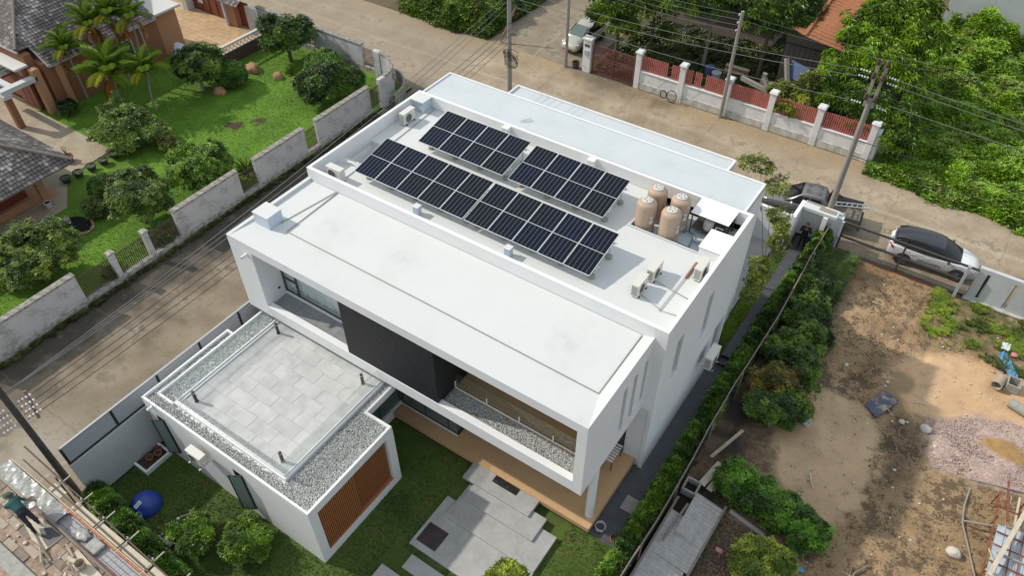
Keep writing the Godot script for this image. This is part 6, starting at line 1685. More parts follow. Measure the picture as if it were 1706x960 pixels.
	pot(t, V(-22.3, .05, 4.3), .32, .4, M.terracotta, M.soil); sprig(t, V(-22.3, .4, 4.3), .7, 6, C3(.18, .22, .03))
	t = thing("white_pot", "small white pot beside the pavilion brick post", "pot", "", V(-19.2, .05, 1.0)); pot(t, V(-19.2, .05, .95), .2, .35, M.white_trim, M.soil)
	for p in [[-21.0, 15.0, .55, .35, "low brown boulder beside the feathery tree"], [-21.4, 18.4, .62, .45, "largest brown boulder, near the lattice fence"], [-19.1, 18.7, .42, .33, "brown boulder left of the strappy plant"], [-17.5, 19.0, .4, .4, "brown boulder between strappy plant and dark bush"]]:
		b = MB.new(); b.blob(V(p[0], .1, p[1]), Vector3(p[2], p[3], p[2] * .8), .45, int(p[2] * 100), 1.4, 9, 12)
		single("boulder", b, M.rock, p[4], "boulder", "boulders in the garden", V(p[0], 0, p[1]))
	t = thing("garden_pond", "small dark pond with a stone rim beside the strappy plant", "pond", "", V(-16.4, 0, .9))
	b = MB.new()
	for i in 24:
		var a := TAU * i / 24; var c := TAU * (i + 1) / 24
		b.tri(V(-16.4, .03, .9), V(-16.4 + cos(a) * 1.0, .03, .9 + sin(a) * .65), V(-16.4 + cos(c) * 1.0, .03, .9 + sin(c) * .65), Vector3.UP)
	part("water", b, M.water, t)
	for i in 15:
		var a := -1.3 + 3.2 * i / 15
		b = MB.new(); b.blob(V(-16.4 + cos(a) * 1.05, .05, .9 + sin(a) * .70), Vector3(.12, .09, .10) * rng.randf_range(.7, 1.3), .5, i, 1.4, 4, 6); part("rim_stone", b, M.rock if i % 3 else M.concrete, t)
	b = MB.new(); b.blob(V(-17.1, .15, .75), Vector3(.25, .28, .2), .5, 77, 1.5, 6, 9); part("rim_stone", b, M.pole, t)
	# covered bundle by the brick house
	t = thing("covered_bundle", "bundle under a light blue sheet beside the brick house", "bundle", "", V(-26.9, 0, 16.6))
	b = MB.new(); b.blob(V(-26.9, .7, 16.6), Vector3(.38, .6, .55), .4, 5, 1.5, 9, 12); part("sheet", b, M.corr_blue, t)
	# houses across the street
	t = thing("orange_roof_house", "house with an orange tiled roof behind the trees across the street", "house", "", V(13.5, 0, 40))
	bp("wall", t, M.timber_grey, 10.5, 15.4, 0, 4.4, 37.4, 42, 0)
	for i in 14: bp("railing_bar", t, M.pole_dark, 10.6 + i * .34, 10.64 + i * .34, 2.4, 3.4, 37.0, 37.04)
	bp("railing_top", t, M.pole_dark, 10.5, 15.3, 3.401, 3.46, 36.98, 37.06)
	b = MB.new()
	b.quad(V(12.0, 4.9, 35.5), V(15.2, 4.75, 35.0), V(15.6, 6.6, 41.0), V(12.3, 6.6, 42.2), Vector3.UP); part("roof", b, M.orange_tile, t)
	b = MB.new(); b.quad(V(9.8, 5.0, 36.8), V(12.0, 4.9, 35.5), V(12.3, 6.6, 42.2), V(10.4, 6.4, 44.0), Vector3.UP); part("roof", b, M.orange_tile, t)
	for j in 22:
		b = MB.new(); var f := j / 22.0
		b.bar(V(12.02 + .3 * f, 4.93 + 1.7 * f, 35.5 + 6.7 * f), V(15.2 + .4 * f, 4.78 + 1.85 * f, 35.0 + 6.0 * f), .16, .03, .005); part("tile_row", b, M.orange_tile, t)
		b = MB.new(); b.bar(V(9.82 + .6 * f, 5.03 + 1.4 * f, 36.8 + 7.2 * f), V(11.95 + .3 * f, 4.93 + 1.7 * f, 35.55 + 6.7 * f), .10, .03, .005); part("tile_row", b, M.orange_tile, t)
	b = MB.new(); b.bar(V(12.0, 4.98, 35.4), V(12.3, 6.7, 42.2), .22, .10); part("ridge", b, M.orange_tile, t)
	t = thing("house_stairs", "grey concrete stair frame under the trees across the street", "stairs", "", V(11, 0, 34.5))
	for p in [[V(8.8, 1.2, 35.0), V(11.0, 1.2, 34.3)], [V(10.2, 0, 34.8), V(10.4, 2.2, 34.6)], [V(10.4, 1.9, 34.6), V(11.9, .2, 34.0)], [V(11.3, 3.2, 35.4), V(12.0, 1.8, 34.6)], [V(12.0, 1.8, 34.6), V(12.0, 0, 34.6)], [V(12.0, 1.9, 34.6), V(13.4, 1.8, 34.4)], [V(13.4, 3.0, 34.7), V(13.4, 1.0, 34.4)]]:
		b = MB.new(); b.bar(p[0], p[1], .22, .28); part("beam", b, M.pole, t)
	t = thing("blue_awning", "blue striped sheet hanging in the stair frame across the street", "awning", "", V(12.2, 2.2, 35.4))
	b = MB.new(); b.quad(V(11.6, 3.1, 35.6), V(13.0, 3.0, 35.2), V(12.9, 2.1, 34.8), V(11.9, 2.2, 35.0), Vector3.UP); part("sheet", b, M.cloth_blue, t)
	t = thing("back_house", "shaded brown-roofed house deep behind the trees across the street", "house", "", V(4, 0, 46))
	bp("wall", t, M.timber_grey, -1, 8.5, 0, 3.6, 42, 50, 0)
	b = MB.new(); b.quad(V(-1.6, 3.5, 41.2), V(9.2, 3.5, 41.2), V(9.2, 6.0, 46), V(-1.6, 6.0, 46), Vector3.UP); part("roof", b, M.orange_tile, t)
	for p in [[6.2, 35.9, "blue"], [6.9, 35.4, "grey"]]:
		t = thing("yard_clutter", "%s bin under the dark tree behind the red fence" % p[2], "bin", "", V(p[0], 0, p[1]))
		b = MB.new(); b.lathe([Vector2(0, 0), Vector2(.28, 0), Vector2(.34, .8), Vector2(.36, .82), Vector2(.3, .86), Vector2(0, .9)], 12, Transform3D(Basis.IDENTITY, V(p[0], 0, p[1]))); part("bin_body", b, M.cloth_blue if p[2] == "blue" else M.fence_grey, t)
	t = thing("tile_stack", "stack of red-brown boards under the trees behind the red fence", "boards", "", V(7.4, 0, 37.2))
	for i in 5: bp("board", t, M.orange_tile if i % 2 else M.timber_pale, 6.9, 8.6, .1 + i * .12, .19 + i * .12, 36.8 + .06 * i, 37.1 + .06 * i)

# ---------------------------------------------------------------- poles and lines
func cable(label: String, a: Vector3, b2: Vector3, sag: float, r: float, mat: Material, group: String) -> void:
	var b := MB.new()
	var pts := []
	for i in 15:
		var t := i / 14.0
		pts.append(a.lerp(b2, t) - Vector3(0, sag * 4 * t * (1 - t), 0))
	b.tube(pts, r, -1, 5)
	single("power_line", b, mat, label, "cable", group, a)

func insulator(t: Node3D, at: Vector3, d: Vector3) -> void:
	for i in 4:
		var b := MB.new()
		b.lathe([Vector2(.02, 0), Vector2(.05, .02), Vector2(.058, .06), Vector2(.02, .09)], 8, Transform3D(Basis(Quaternion(Vector3.UP, d.normalized())), at + d.normalized() * (.08 + i * .13))); part("insulator_disc", b, M.porcelain, t)

func build_lines() -> void:
	var t := thing("power_pole", "pale concrete power pole with twin top, behind the entrance wall", "power pole", "power poles", V(18.42, 0, 23.2))
	var b := MB.new(); b.tube([V(18.42, 0, 23.2), V(18.42, 8.6, 23.2)], .17, .125, 8); part("shaft", b, M.pole, t)
	for s in [-.17, .17]:
		b = MB.new(); b.bar(V(18.42 + s, 8.2, 23.2), V(18.42 + s * 1.05, 10.6, 23.2), .13, .15, .01); part("top_arm", b, M.pole, t)
		for y in [8.6, 9.7, 10.4]:
			b = MB.new(); b.lathe([Vector2(0, 0), Vector2(.08, .0), Vector2(.10, .12), Vector2(.07, .3), Vector2(0, .34)], 8, Transform3D(Basis.IDENTITY, V(18.42 + s * 1.3, y, 23.05))); part("iron_insulator", b, M.brown_iron, t)
	for q in [[V(18.1, 9.9, 23.2), Vector3(-1, .02, 0)], [V(18.1, 9.6, 23.2), Vector3(-1, .02, 0)], [V(18.15, 8.3, 23.2), Vector3(-1, .02, 0)], [V(18.75, 9.9, 23.2), Vector3(1, -.08, 0)], [V(18.75, 9.6, 23.2), Vector3(1, -.08, 0)], [V(18.7, 8.3, 23.2), Vector3(1, -.08, 0)]]: insulator(t, q[0], q[1])
	t = thing("power_pole", "grey concrete pole rising behind the middle of the rear roof", "power pole", "power poles", V(-2.3, 0, 23.3))
	b = MB.new(); b.tube([V(-2.3, 0, 23.3), V(-2.3, 9.6, 23.3)], .16, .12, 8); part("shaft", b, M.pole_dark if false else M.pole, t)
	for y in [5.6, 6.2, 6.9]:
		b = MB.new(); b.bar(V(-2.1, y, 23.1), V(-1.7, y + .1, 23.1), .05, .05); part("hook", b, M.brown_iron, t)
	t = thing("cable_bundle", "tangle of black service cables hanging on the pole behind the rear roof", "cable", "", V(-2.0, 5, 23.2))
	for i in 6:
		b = MB.new(); var pts := []
		for k in 12: pts.append(V(-2.0 + .5 * sin(k * .9 + i * 1.3), 4.4 + .12 * i + .35 * cos(k * .8 + i * 2.0), 23.0 + .15 * cos(k + i)))
		b.tube(pts, .018, -1, 4); part("loop", b, M.wire_dark, t)
	t = thing("power_pole", "slim grey pole standing between silver car and gate pillar", "power pole", "power poles", V(-3.0, 0, 31.5))
	b = MB.new(); b.tube([V(-3.0, 0, 31.5), V(-3.0, 7.6, 31.5)], .13, .10, 8); part("shaft", b, M.pole, t)
	t = thing("power_pole", "slim grey pole in front of the red slat fence", "power pole", "power poles", V(9.0, 0, 31.45))
	b = MB.new(); b.tube([V(9.0, 0, 31.45), V(9.0, 7.3, 31.45)], .13, .10, 8); part("shaft", b, M.pole, t)
	for y in [6.0, 6.5, 7.0]:
		b = MB.new(); b.lathe([Vector2(0, 0), Vector2(.05, .0), Vector2(.06, .1), Vector2(0, .14)], 8, Transform3D(Basis.IDENTITY, V(8.84, y, 31.45))); part("insulator", b, M.porcelain, t)
	t = thing("power_pole", "dark pole with white insulator strings at the lower left edge", "power pole", "power poles", V(-1.3, 0, -9.25))
	b = MB.new(); b.tube([V(-1.3, 0, -9.25), V(-1.3, 8.6, -9.25)], .145, .10, 8); part("shaft", b, M.pole_dark, t)
	for y in [5.1, 5.4, 5.7, 6.0]:
		for d in [Vector3(.12, 0, -1), Vector3(-.1, 0, 1)]: insulator(t, V(-1.3, y, -9.25) + d * .14 + Vector3(.12, 0, 0), d)
	b = MB.new(); b.bar(V(-1.75, 5.7, -8.55), V(-1.35, 4.6, -8.75), .10, .10); part("red_brace", b, M.pink_dull, t)
	b = MB.new(); b.lathe([Vector2(0, 0), Vector2(.08, 0), Vector2(.06, .16), Vector2(0, .18)], 8, Transform3D(Basis.IDENTITY, V(-1.46, 3.0, -9.25))); part("bracket", b, M.brown_iron, t)
	var g := "overhead lines along the side lane"
	for i in 3: cable("pale overhead line along the side lane, from the pole with insulators", V(-1.25 - .12 * i, 6.6 - .12 * i, -9.2), V(-2.3, 8.6 - .35 * i, 23.3), .5 + .15 * i, .014, M.wire_light, g)
	for i in 4: cable("dark overhead line along the side lane, from the pole with insulators", V(-1.2, 5.9 - .3 * i, -9.1), V(-2.15, 6.9 - .4 * i, 23.2), .45 + .06 * i, .014, M.wire_dark, "dark overhead lines along the side lane")
	for i in 2: cable("line running from the lower left pole toward the picture edge", V(-1.4, 5.6 - .4 * i, -9.4), V(-1.8, 6.2 - .4 * i, -24), .3, .014, M.wire_dark, "lines toward the lower left edge")
	g = "overhead lines along the street"
	for i in 3: cable("%s overhead line along the street from the rear roof pole to the twin-top pole" % ["upper", "middle", "lowest"][i], V(-2.2, 8.9 - .5 * i, 23.3), V(17.5, 9.9 - .35 * i - (.9 if i == 2 else 0.0), 23.2), .35, .014, M.wire_light, g)
	for i in 3: cable("%s pale line from the twin-top pole toward the right picture edge" % ["upper", "middle", "lowest"][i], V(19.3, 9.85 - .3 * i - (.7 if i == 2 else 0.0), 23.2), V(48, 9.3 - .3 * i, 22.8), .4, .016, M.wire_light, "overhead lines toward the right edge")
	for i in 2: cable("dark cable low over the street toward the right picture edge", V(18.4, 5.4 + .9 * i, 23.3), V(48, 5.6 + 1.1 * i, 24.5), .5, .018, M.wire_dark, "low dark cables at the right")
	for i in 4: cable("%s line strung between the two slim poles across the street" % ["topmost", "second", "third", "lowest"][i], V(-3.0, 7.3 - .35 * i, 31.5), V(8.9, 7.1 - .35 * i, 31.45), .3, .012, M.wire_light, "lines between the slim poles")
	for i in 2: cable("%s line before the trees right of the slim pole at the red fence" % ["upper", "lower"][i], V(9.1, 7.1 - .35 * i, 31.45), V(30, 7.4 - .35 * i, 32.5), .4, .009, M.wire_light, "lines right of the slim pole")
	for i in 3: cable("line crossing the street from the rear roof pole to the slim pole by the car", V(-2.3, 8.2 - .5 * i, 23.4), V(-3.0, 7.2 - .4 * i, 31.4), .3, .012, M.wire_dark, "lines crossing the street")
	for i in 4: cable("dark line from the rear roof pole up the back lane", V(-2.5, 7.8 - .35 * i, 23.4), V(-12.5, 7.0 - .3 * i, 45), .4, .013, M.wire_dark, "lines up the back lane")
	cable("stay wire from the slim pole at the red fence down to the street", V(9.0, 6.2, 31.4), V(3.8, .1, 31.3), .02, .012, M.wire_dark, "")
	b = MB.new()
	for i in 2:
		var pts := []
		for k in 20: pts.append(V(4.9 + .6 * i + cos(TAU * k / 19) * (.35 if i else .22), .5 + sin(TAU * k / 19) * (.42 if i else .28), 31.2 + .05 * i))
		b.tube(pts, .03, -1, 6)
	single("cable_loop", b, M.wire_dark, "coils of black cable leaning on the wall below the red slats", "cable", "", V(5.2, 0, 31.2))
	b = MB.new(); b.bar(V(-9.0, .1, 31.9), V(-8.2, 2.6, 32.6), .12, .12); single("red_stake", b, M.pink_dull, "red-brown stake leaning from the roadside weeds", "stake", "", V(-9.0, 0, 31.9))
	b = MB.new(); b.lathe([Vector2(0, 0), Vector2(.22, 0), Vector2(.28, .5), Vector2(.25, .5), Vector2(.2, .08), Vector2(0, .08)], 14, Transform3D(Basis.IDENTITY, V(-2.3, 0, 31.75))); single("street_bin", b, M.pot_dark, "dark bucket between the slim pole and gate pillar", "bucket", "", V(-2.3, 0, 31.75))

# ---------------------------------------------------------------- vehicles
func hull(b: MB, st: Array) -> void:
	# station: x, bottom y, bottom half width, middle y, middle half width, shoulder y, shoulder half width, centre y
	var g := []
	for i in range(-1, st.size() + 1):
		var s: Array = st[clampi(i, 0, st.size() - 1)]
		var k := 0.02 if i < 0 or i == st.size() else 1.0
		var cy: float = (s[1] + s[7]) / 2
		var half := [[s[1], 0.0], [s[1], s[2] * .7], [s[1] + .04, s[2]], [s[3], s[4]], [s[5] - .05, s[6] + .02], [s[5], s[6] - .03], [lerpf(s[5], s[7], .75), s[6] * .6], [s[7], 0.0]]
		var ring := []
		for p in half: ring.append(Vector3(s[0], cy + (p[0] - cy) * k, p[1] * k))
		for j in range(half.size() - 2, 0, -1): ring.append(Vector3(s[0], cy + (half[j][0] - cy) * k, -half[j][1] * k))
		g.append(ring)
	b.grid(g, true, false)

func wheels(t: Node3D, xs: Array, z: float, r: float) -> void:
	for x in xs:
		for s in [-1.0, 1.0]:
			var xf := Transform3D(Basis(Vector3.RIGHT, s * PI / 2), Vector3(x, r, s * (z - .10)))
			var w := Node3D.new(); put(w, "wheel", t)
			var b := MB.new(); b.lathe([Vector2(r * .62, -.10), Vector2(r * .92, -.10), Vector2(r, -.06), Vector2(r, .07), Vector2(r * .93, .11), Vector2(r * .62, .11)], 24, xf); part("tyre", b, M.rubber, w)
			b = MB.new(); b.lathe([Vector2(r * .63, .11), Vector2(r * .58, .085), Vector2(r * .54, .05), Vector2(0, .04)], 20, xf); part("rim_well", b, M.ac_dark, w)
			for k in 5:
				b = MB.new(); var a := TAU * k / 5
				b.cbox(xf * Transform3D(Basis(Vector3.UP, a), Vector3(sin(a) * r * .32, .085, cos(a) * r * .32)), Vector3(.05, .03, r * .55), .008); part("spoke", b, M.rim, w)

func build_vehicles() -> void:
	var b: MB
	var t := thing("white_car", "white crossover car with black roof parked on the street beyond the mesh gate", "car", "", Vector3.ZERO)
	b = MB.new()
	hull(b, [[-2.22, .42, .62, .62, .70, .86, .64, .90], [-2.12, .28, .74, .62, .84, .98, .74, 1.02], [-1.75, .22, .80, .6, .90, 1.04, .80, 1.06], [-1.0, .20, .82, .58, .91, 1.02, .84, 1.04], [0, .20, .82, .58, .91, 1.0, .85, 1.02], [.9, .20, .82, .58, .91, .99, .84, 1.03], [1.35, .21, .80, .58, .90, .95, .80, 1.02], [1.85, .24, .76, .56, .85, .83, .72, .92], [2.12, .28, .66, .5, .74, .68, .58, .76], [2.22, .34, .52, .48, .58, .58, .46, .62]])
	part("body", b, M.car_white, t)
	b = MB.new()
	hull(b, [[-2.05, .98, .60, 1.05, .66, 1.08, .60, 1.10], [-1.8, .98, .70, 1.2, .70, 1.38, .58, 1.42], [-1.35, .98, .80, 1.25, .76, 1.54, .60, 1.59], [-.6, .98, .84, 1.28, .78, 1.58, .62, 1.64], [.1, .98, .84, 1.27, .78, 1.53, .61, 1.60], [.55, .98, .82, 1.2, .75, 1.36, .62, 1.44], [.95, .96, .78, 1.08, .73, 1.16, .64, 1.22], [1.25, .95, .70, 1.0, .68, 1.02, .60, 1.05]])
	part("cabin_glass", b, M.car_glass, t)
	b = MB.new()
	hull(b, [[-1.98, 1.36, .40, 1.38, .54, 1.40, .50, 1.42], [-1.62, 1.47, .50, 1.50, .585, 1.53, .55, 1.56], [-1.2, 1.50, .52, 1.54, .61, 1.60, .57, 1.635], [-.5, 1.54, .54, 1.57, .63, 1.62, .58, 1.672], [.05, 1.50, .53, 1.54, .615, 1.58, .57, 1.635], [.32, 1.44, .50, 1.47, .60, 1.50, .55, 1.55]])
	part("roof", b, M.car_black, t)
	b = MB.new(); b.cbox(Transform3D(Basis(Vector3(0, 0, 1), .7), Vector3(-2.02, 1.22, 0)), Vector3(.03, .30, .9), .01); part("rear_glass", b, M.tarp_white, t)
	for s in [-1.0, 1.0]:
		b = MB.new(); b.cbox(Transform3D(Basis(Vector3.UP, s * .5), Vector3(-2.08, .93, s * .70)), Vector3(.10, .12, .34), .02); part("tail_light", b, M.tail_red, t)
		b = MB.new(); b.cbox(Transform3D(Basis(Vector3.UP, -s * .55), Vector3(2.02, .70, s * .58)), Vector3(.10, .09, .30), .02); part("headlight", b, M.lamp_clear, t)
		b = MB.new(); b.blob(Vector3(.72, 1.06, s * .98), Vector3(.08, .07, .12), .1, 3, 1, 6, 8); part("mirror", b, M.car_black, t)
		for x in [-1.32, 1.30]:
			b = MB.new(); b.lathe([Vector2(.30, .0), Vector2(.41, .005), Vector2(.41, .05), Vector2(.30, .055)], 24, Transform3D(Basis(Vector3.RIGHT, s * PI / 2), Vector3(x, .36, s * .862))); part("wheel_arch", b, M.rubber, t)
		b = MB.new(); b.cbox(Transform3D(Basis.IDENTITY, Vector3(0, .25, s * .86)), Vector3(2.0, .10, .07), .02); part("sill_trim", b, M.rubber, t)
		for x in [-.25, -.95]:
			b = MB.new(); b.cbox(Transform3D(Basis.IDENTITY, Vector3(x, .86, s * .895)), Vector3(.20, .03, .03), .008); part("door_handle", b, M.car_white, t)
	wheels(t, [-1.32, 1.30], .90, .34)
	var tm := TextMesh.new(); tm.text = "NISANVIEN"; tm.font_size = 48; tm.pixel_size = .0047; tm.depth = .012; tm.material = M.ink
	tm.font = SystemFont.new(); tm.font.font_names = PackedStringArray(["Droid Sans"])
	var o := MeshInstance3D.new(); o.mesh = tm; put(o, "door_lettering", t)
	o.transform = Transform3D(Basis(Vector3.RIGHT, -.06), Vector3(-.10, .60, .912))
	t.position = V(23.9, 0, 24.42); t.rotation.y = -.0 + .085
	# pickup
	t = thing("pickup_truck", "grey double-cab pickup with black roll bar parked behind the entrance wall", "pickup", "", Vector3.ZERO)
	b = MB.new()
	hull(b, [[-.72, .40, .84, .75, .90, 1.12, .86, 1.13], [0, .38, .84, .75, .92, 1.12, .87, 1.14], [1.1, .38, .84, .75, .92, 1.10, .86, 1.14], [1.5, .40, .82, .75, .91, 1.06, .82, 1.16], [2.2, .42, .80, .72, .88, .98, .78, 1.10], [2.52, .45, .72, .70, .80, .88, .70, .98], [2.65, .50, .60, .66, .66, .78, .58, .82]])
	part("body", b, M.car_grey, t)
	b = MB.new()
	hull(b, [[-.74, 1.08, .80, 1.2, .78, 1.35, .70, 1.38], [-.55, 1.08, .84, 1.4, .74, 1.72, .62, 1.76], [.0, 1.08, .84, 1.4, .75, 1.75, .64, 1.80], [.55, 1.08, .84, 1.38, .74, 1.70, .62, 1.75], [1.0, 1.08, .82, 1.26, .75, 1.36, .68, 1.42], [1.42, 1.06, .76, 1.10, .72, 1.13, .66, 1.15]])
	part("cabin", b, M.car_grey, t)
	b = MB.new(); b.quad(Vector3(1.36, 1.20, -.62), Vector3(1.36, 1.20, .62), Vector3(.66, 1.71, .54), Vector3(.66, 1.71, -.54), Vector3(1, 1, 0)); part("windscreen", b, M.car_glass, t)
	for s in [-1.0, 1.0]:
		b = MB.new(); b.quad(Vector3(1.12, 1.16, s * .83), Vector3(.18, 1.16, s * .845), Vector3(.18, 1.62, s * .71), Vector3(.66, 1.60, s * .71), Vector3(0, .2, s)); part("side_window", b, M.car_glass, t)
		b = MB.new(); b.quad(Vector3(.08, 1.16, s * .845), Vector3(-.55, 1.16, s * .845), Vector3(-.48, 1.60, s * .70), Vector3(.08, 1.62, s * .71), Vector3(0, .2, s)); part("side_window", b, M.car_glass, t)
		bp("bed_side", t, M.car_grey, -2.62, -.74, .55, 1.14, -s * .90 - .04, -s * .90 + .04, .02)
		bp("bed_rail", t, M.ac_dark, -2.62, -.74, 1.141, 1.17, -s * .90 - .05, -s * .90 + .05, .01)
		b = MB.new(); b.blob(Vector3(.98, 1.22, s * 1.0), Vector3(.09, .09, .12), .1, 3, 1, 6, 8); part("mirror", b, M.car_silver, t)
		b = MB.new(); b.tube([Vector3(-.8, 1.1, s * .78), Vector3(-.9, 1.6, s * .70), Vector3(-.92, 1.78, s * .55)], .04, -1, 8); part("roll_bar", b, M.rubber, t)
		b = MB.new(); b.tube([Vector3(-.9, 1.55, s * .72), Vector3(-1.5, 1.18, s * .80)], .035, -1, 8); part("roll_bar", b, M.rubber, t)
		bp("tail_light", t, M.tail_red, -2.66, -2.60, .72, 1.08, -s * .84 - .06, -s * .84 + .06, .01)
		for k in 3: bp("roof_rib", t, M.car_grey, -.4, .45, 1.775, 1.80, -s * (.12 + .14 * k) - .02, -s * (.12 + .14 * k) + .02, .008)
	b = MB.new(); b.tube([Vector3(-.92, 1.78, -.55), Vector3(-.92, 1.78, .55)], .04, -1, 8); part("roll_bar", b, M.rubber, t)
	bp("tailgate", t, M.car_grey, -2.66, -2.585, .55, 1.12, -.85, .85, .02)
	bp("bed_floor", t, M.timber_grey, -2.58, -.76, .55, .62, -.85, .85, 0)
	bp("bumper", t, M.ac_dark, -2.82, -2.67, .42, .58, -.85, .85, .03)
	wheels(t, [-1.62, 1.55], .92, .38)
	t.position = V(17.2, 0, 24.75); t.rotation.y = PI + .13
	t = thing("ladder", "aluminium ladder lying across the pickup bed", "ladder", "", V(19.1, 1.2, 25.2))
	for s in [-.17, .17]:
		b = MB.new(); b.bar(V(18.05, 1.22, 24.75 + s), V(20.1, 1.32, 25.5 + s), .04, .07, .005); part("rail", b, M.alu, t)
	for i in 8:
		var f := (i + .5) / 8.0
		b = MB.new(); b.bar(V(18.05 + 2.05 * f, 1.22 + .1 * f, 24.58 + .75 * f), V(18.05 + 2.05 * f + .02, 1.22 + .1 * f, 24.92 + .75 * f), .035, .03, .004); part("rung", b, M.alu, t)
	t = thing("work_gear", "heap of tools and pale sacks in the pickup bed", "tools", "", V(18.8, .62, 24.9))
	for i in 7:
		b = MB.new(); b.blob(V(18.1 + .2 * i, .78, 24.55 + .12 * (i % 3)), Vector3(.16, .14, .14) * rng.randf_range(.8, 1.3), .4, i, 1.3, 5, 8); part("sack", b, [M.tarp_white, M.concrete, M.ac_grille, M.cloth_blue][i % 4], t)
	b = MB.new(); b.bar(V(18.2, .95, 24.5), V(19.2, 1.0, 24.35), .05, .04); part("plank", b, M.timber_pale, t)
	# silver car in the back lane
	t = thing("silver_car", "pearl silver car parked nose out under the trees of the back lane", "car", "", Vector3.ZERO)
	b = MB.new()
	hull(b, [[-2.2, .40, .66, .65, .74, .90, .68, .95], [-1.9, .26, .76, .62, .84, .98, .76, 1.0], [-1.0, .22, .78, .60, .87, .98, .80, 1.0], [.4, .22, .78, .60, .87, .97, .80, 1.02], [1.05, .22, .78, .60, .87, .94, .78, 1.04], [1.55, .24, .74, .58, .83, .84, .72, .95], [1.95, .26, .66, .52, .76, .70, .62, .80], [2.15, .30, .54, .46, .62, .58, .50, .64]])
	part("body", b, M.car_silver, t)
	b = MB.new()
	hull(b, [[-2.0, .96, .68, 1.2, .68, 1.36, .58, 1.40], [-1.4, .96, .78, 1.25, .72, 1.54, .60, 1.60], [-.4, .96, .80, 1.26, .73, 1.57, .61, 1.64], [.2, .96, .80, 1.22, .73, 1.48, .60, 1.56], [.8, .95, .77, 1.1, .72, 1.22, .64, 1.28], [1.25, .94, .70, .98, .68, 1.01, .60, 1.04]])
	part("cabin", b, M.car_silver, t)
	b = MB.new(); b.quad(Vector3(1.20, 1.08, -.60), Vector3(1.20, 1.08, .60), Vector3(.33, 1.56, .52), Vector3(.33, 1.56, -.52), Vector3(1, 1, 0)); part("windscreen", b, M.window_green, t)
	for s in [-1.0, 1.0]:
		b = MB.new(); b.quad(Vector3(.85, 1.04, s * .80), Vector3(-1.7, 1.04, s * .80), Vector3(-1.4, 1.48, s * .67), Vector3(.25, 1.46, s * .67), Vector3(0, .2, s)); part("side_window", b, M.car_glass, t)
		b = MB.new(); b.cbox(Transform3D(Basis(Vector3.UP, -s * .7), Vector3(1.86, .72, s * .62)), Vector3(.12, .10, .34), .03); part("headlight", b, M.lamp_clear, t)
		b = MB.new(); b.blob(Vector3(.85, 1.05, s * .93), Vector3(.08, .07, .11), .1, 3, 1, 6, 8); part("mirror", b, M.car_silver, t)
	b = MB.new(); b.cbox(Transform3D(Basis(Vector3(0, 0, 1), .35), Vector3(2.08, .62, 0)), Vector3(.06, .07, .70), .01); part("grille", b, M.rubber, t)
	b = MB.new(); b.cbox(Transform3D(Basis.IDENTITY, Vector3(2.10, .36, 0)), Vector3(.12, .09, .80), .02); part("air_intake", b, M.rubber, t)
	wheels(t, [-1.35, 1.30], .86, .32)
	t.position = V(-3.75, 0, 35.35); t.rotation.y = -PI / 2 - .06

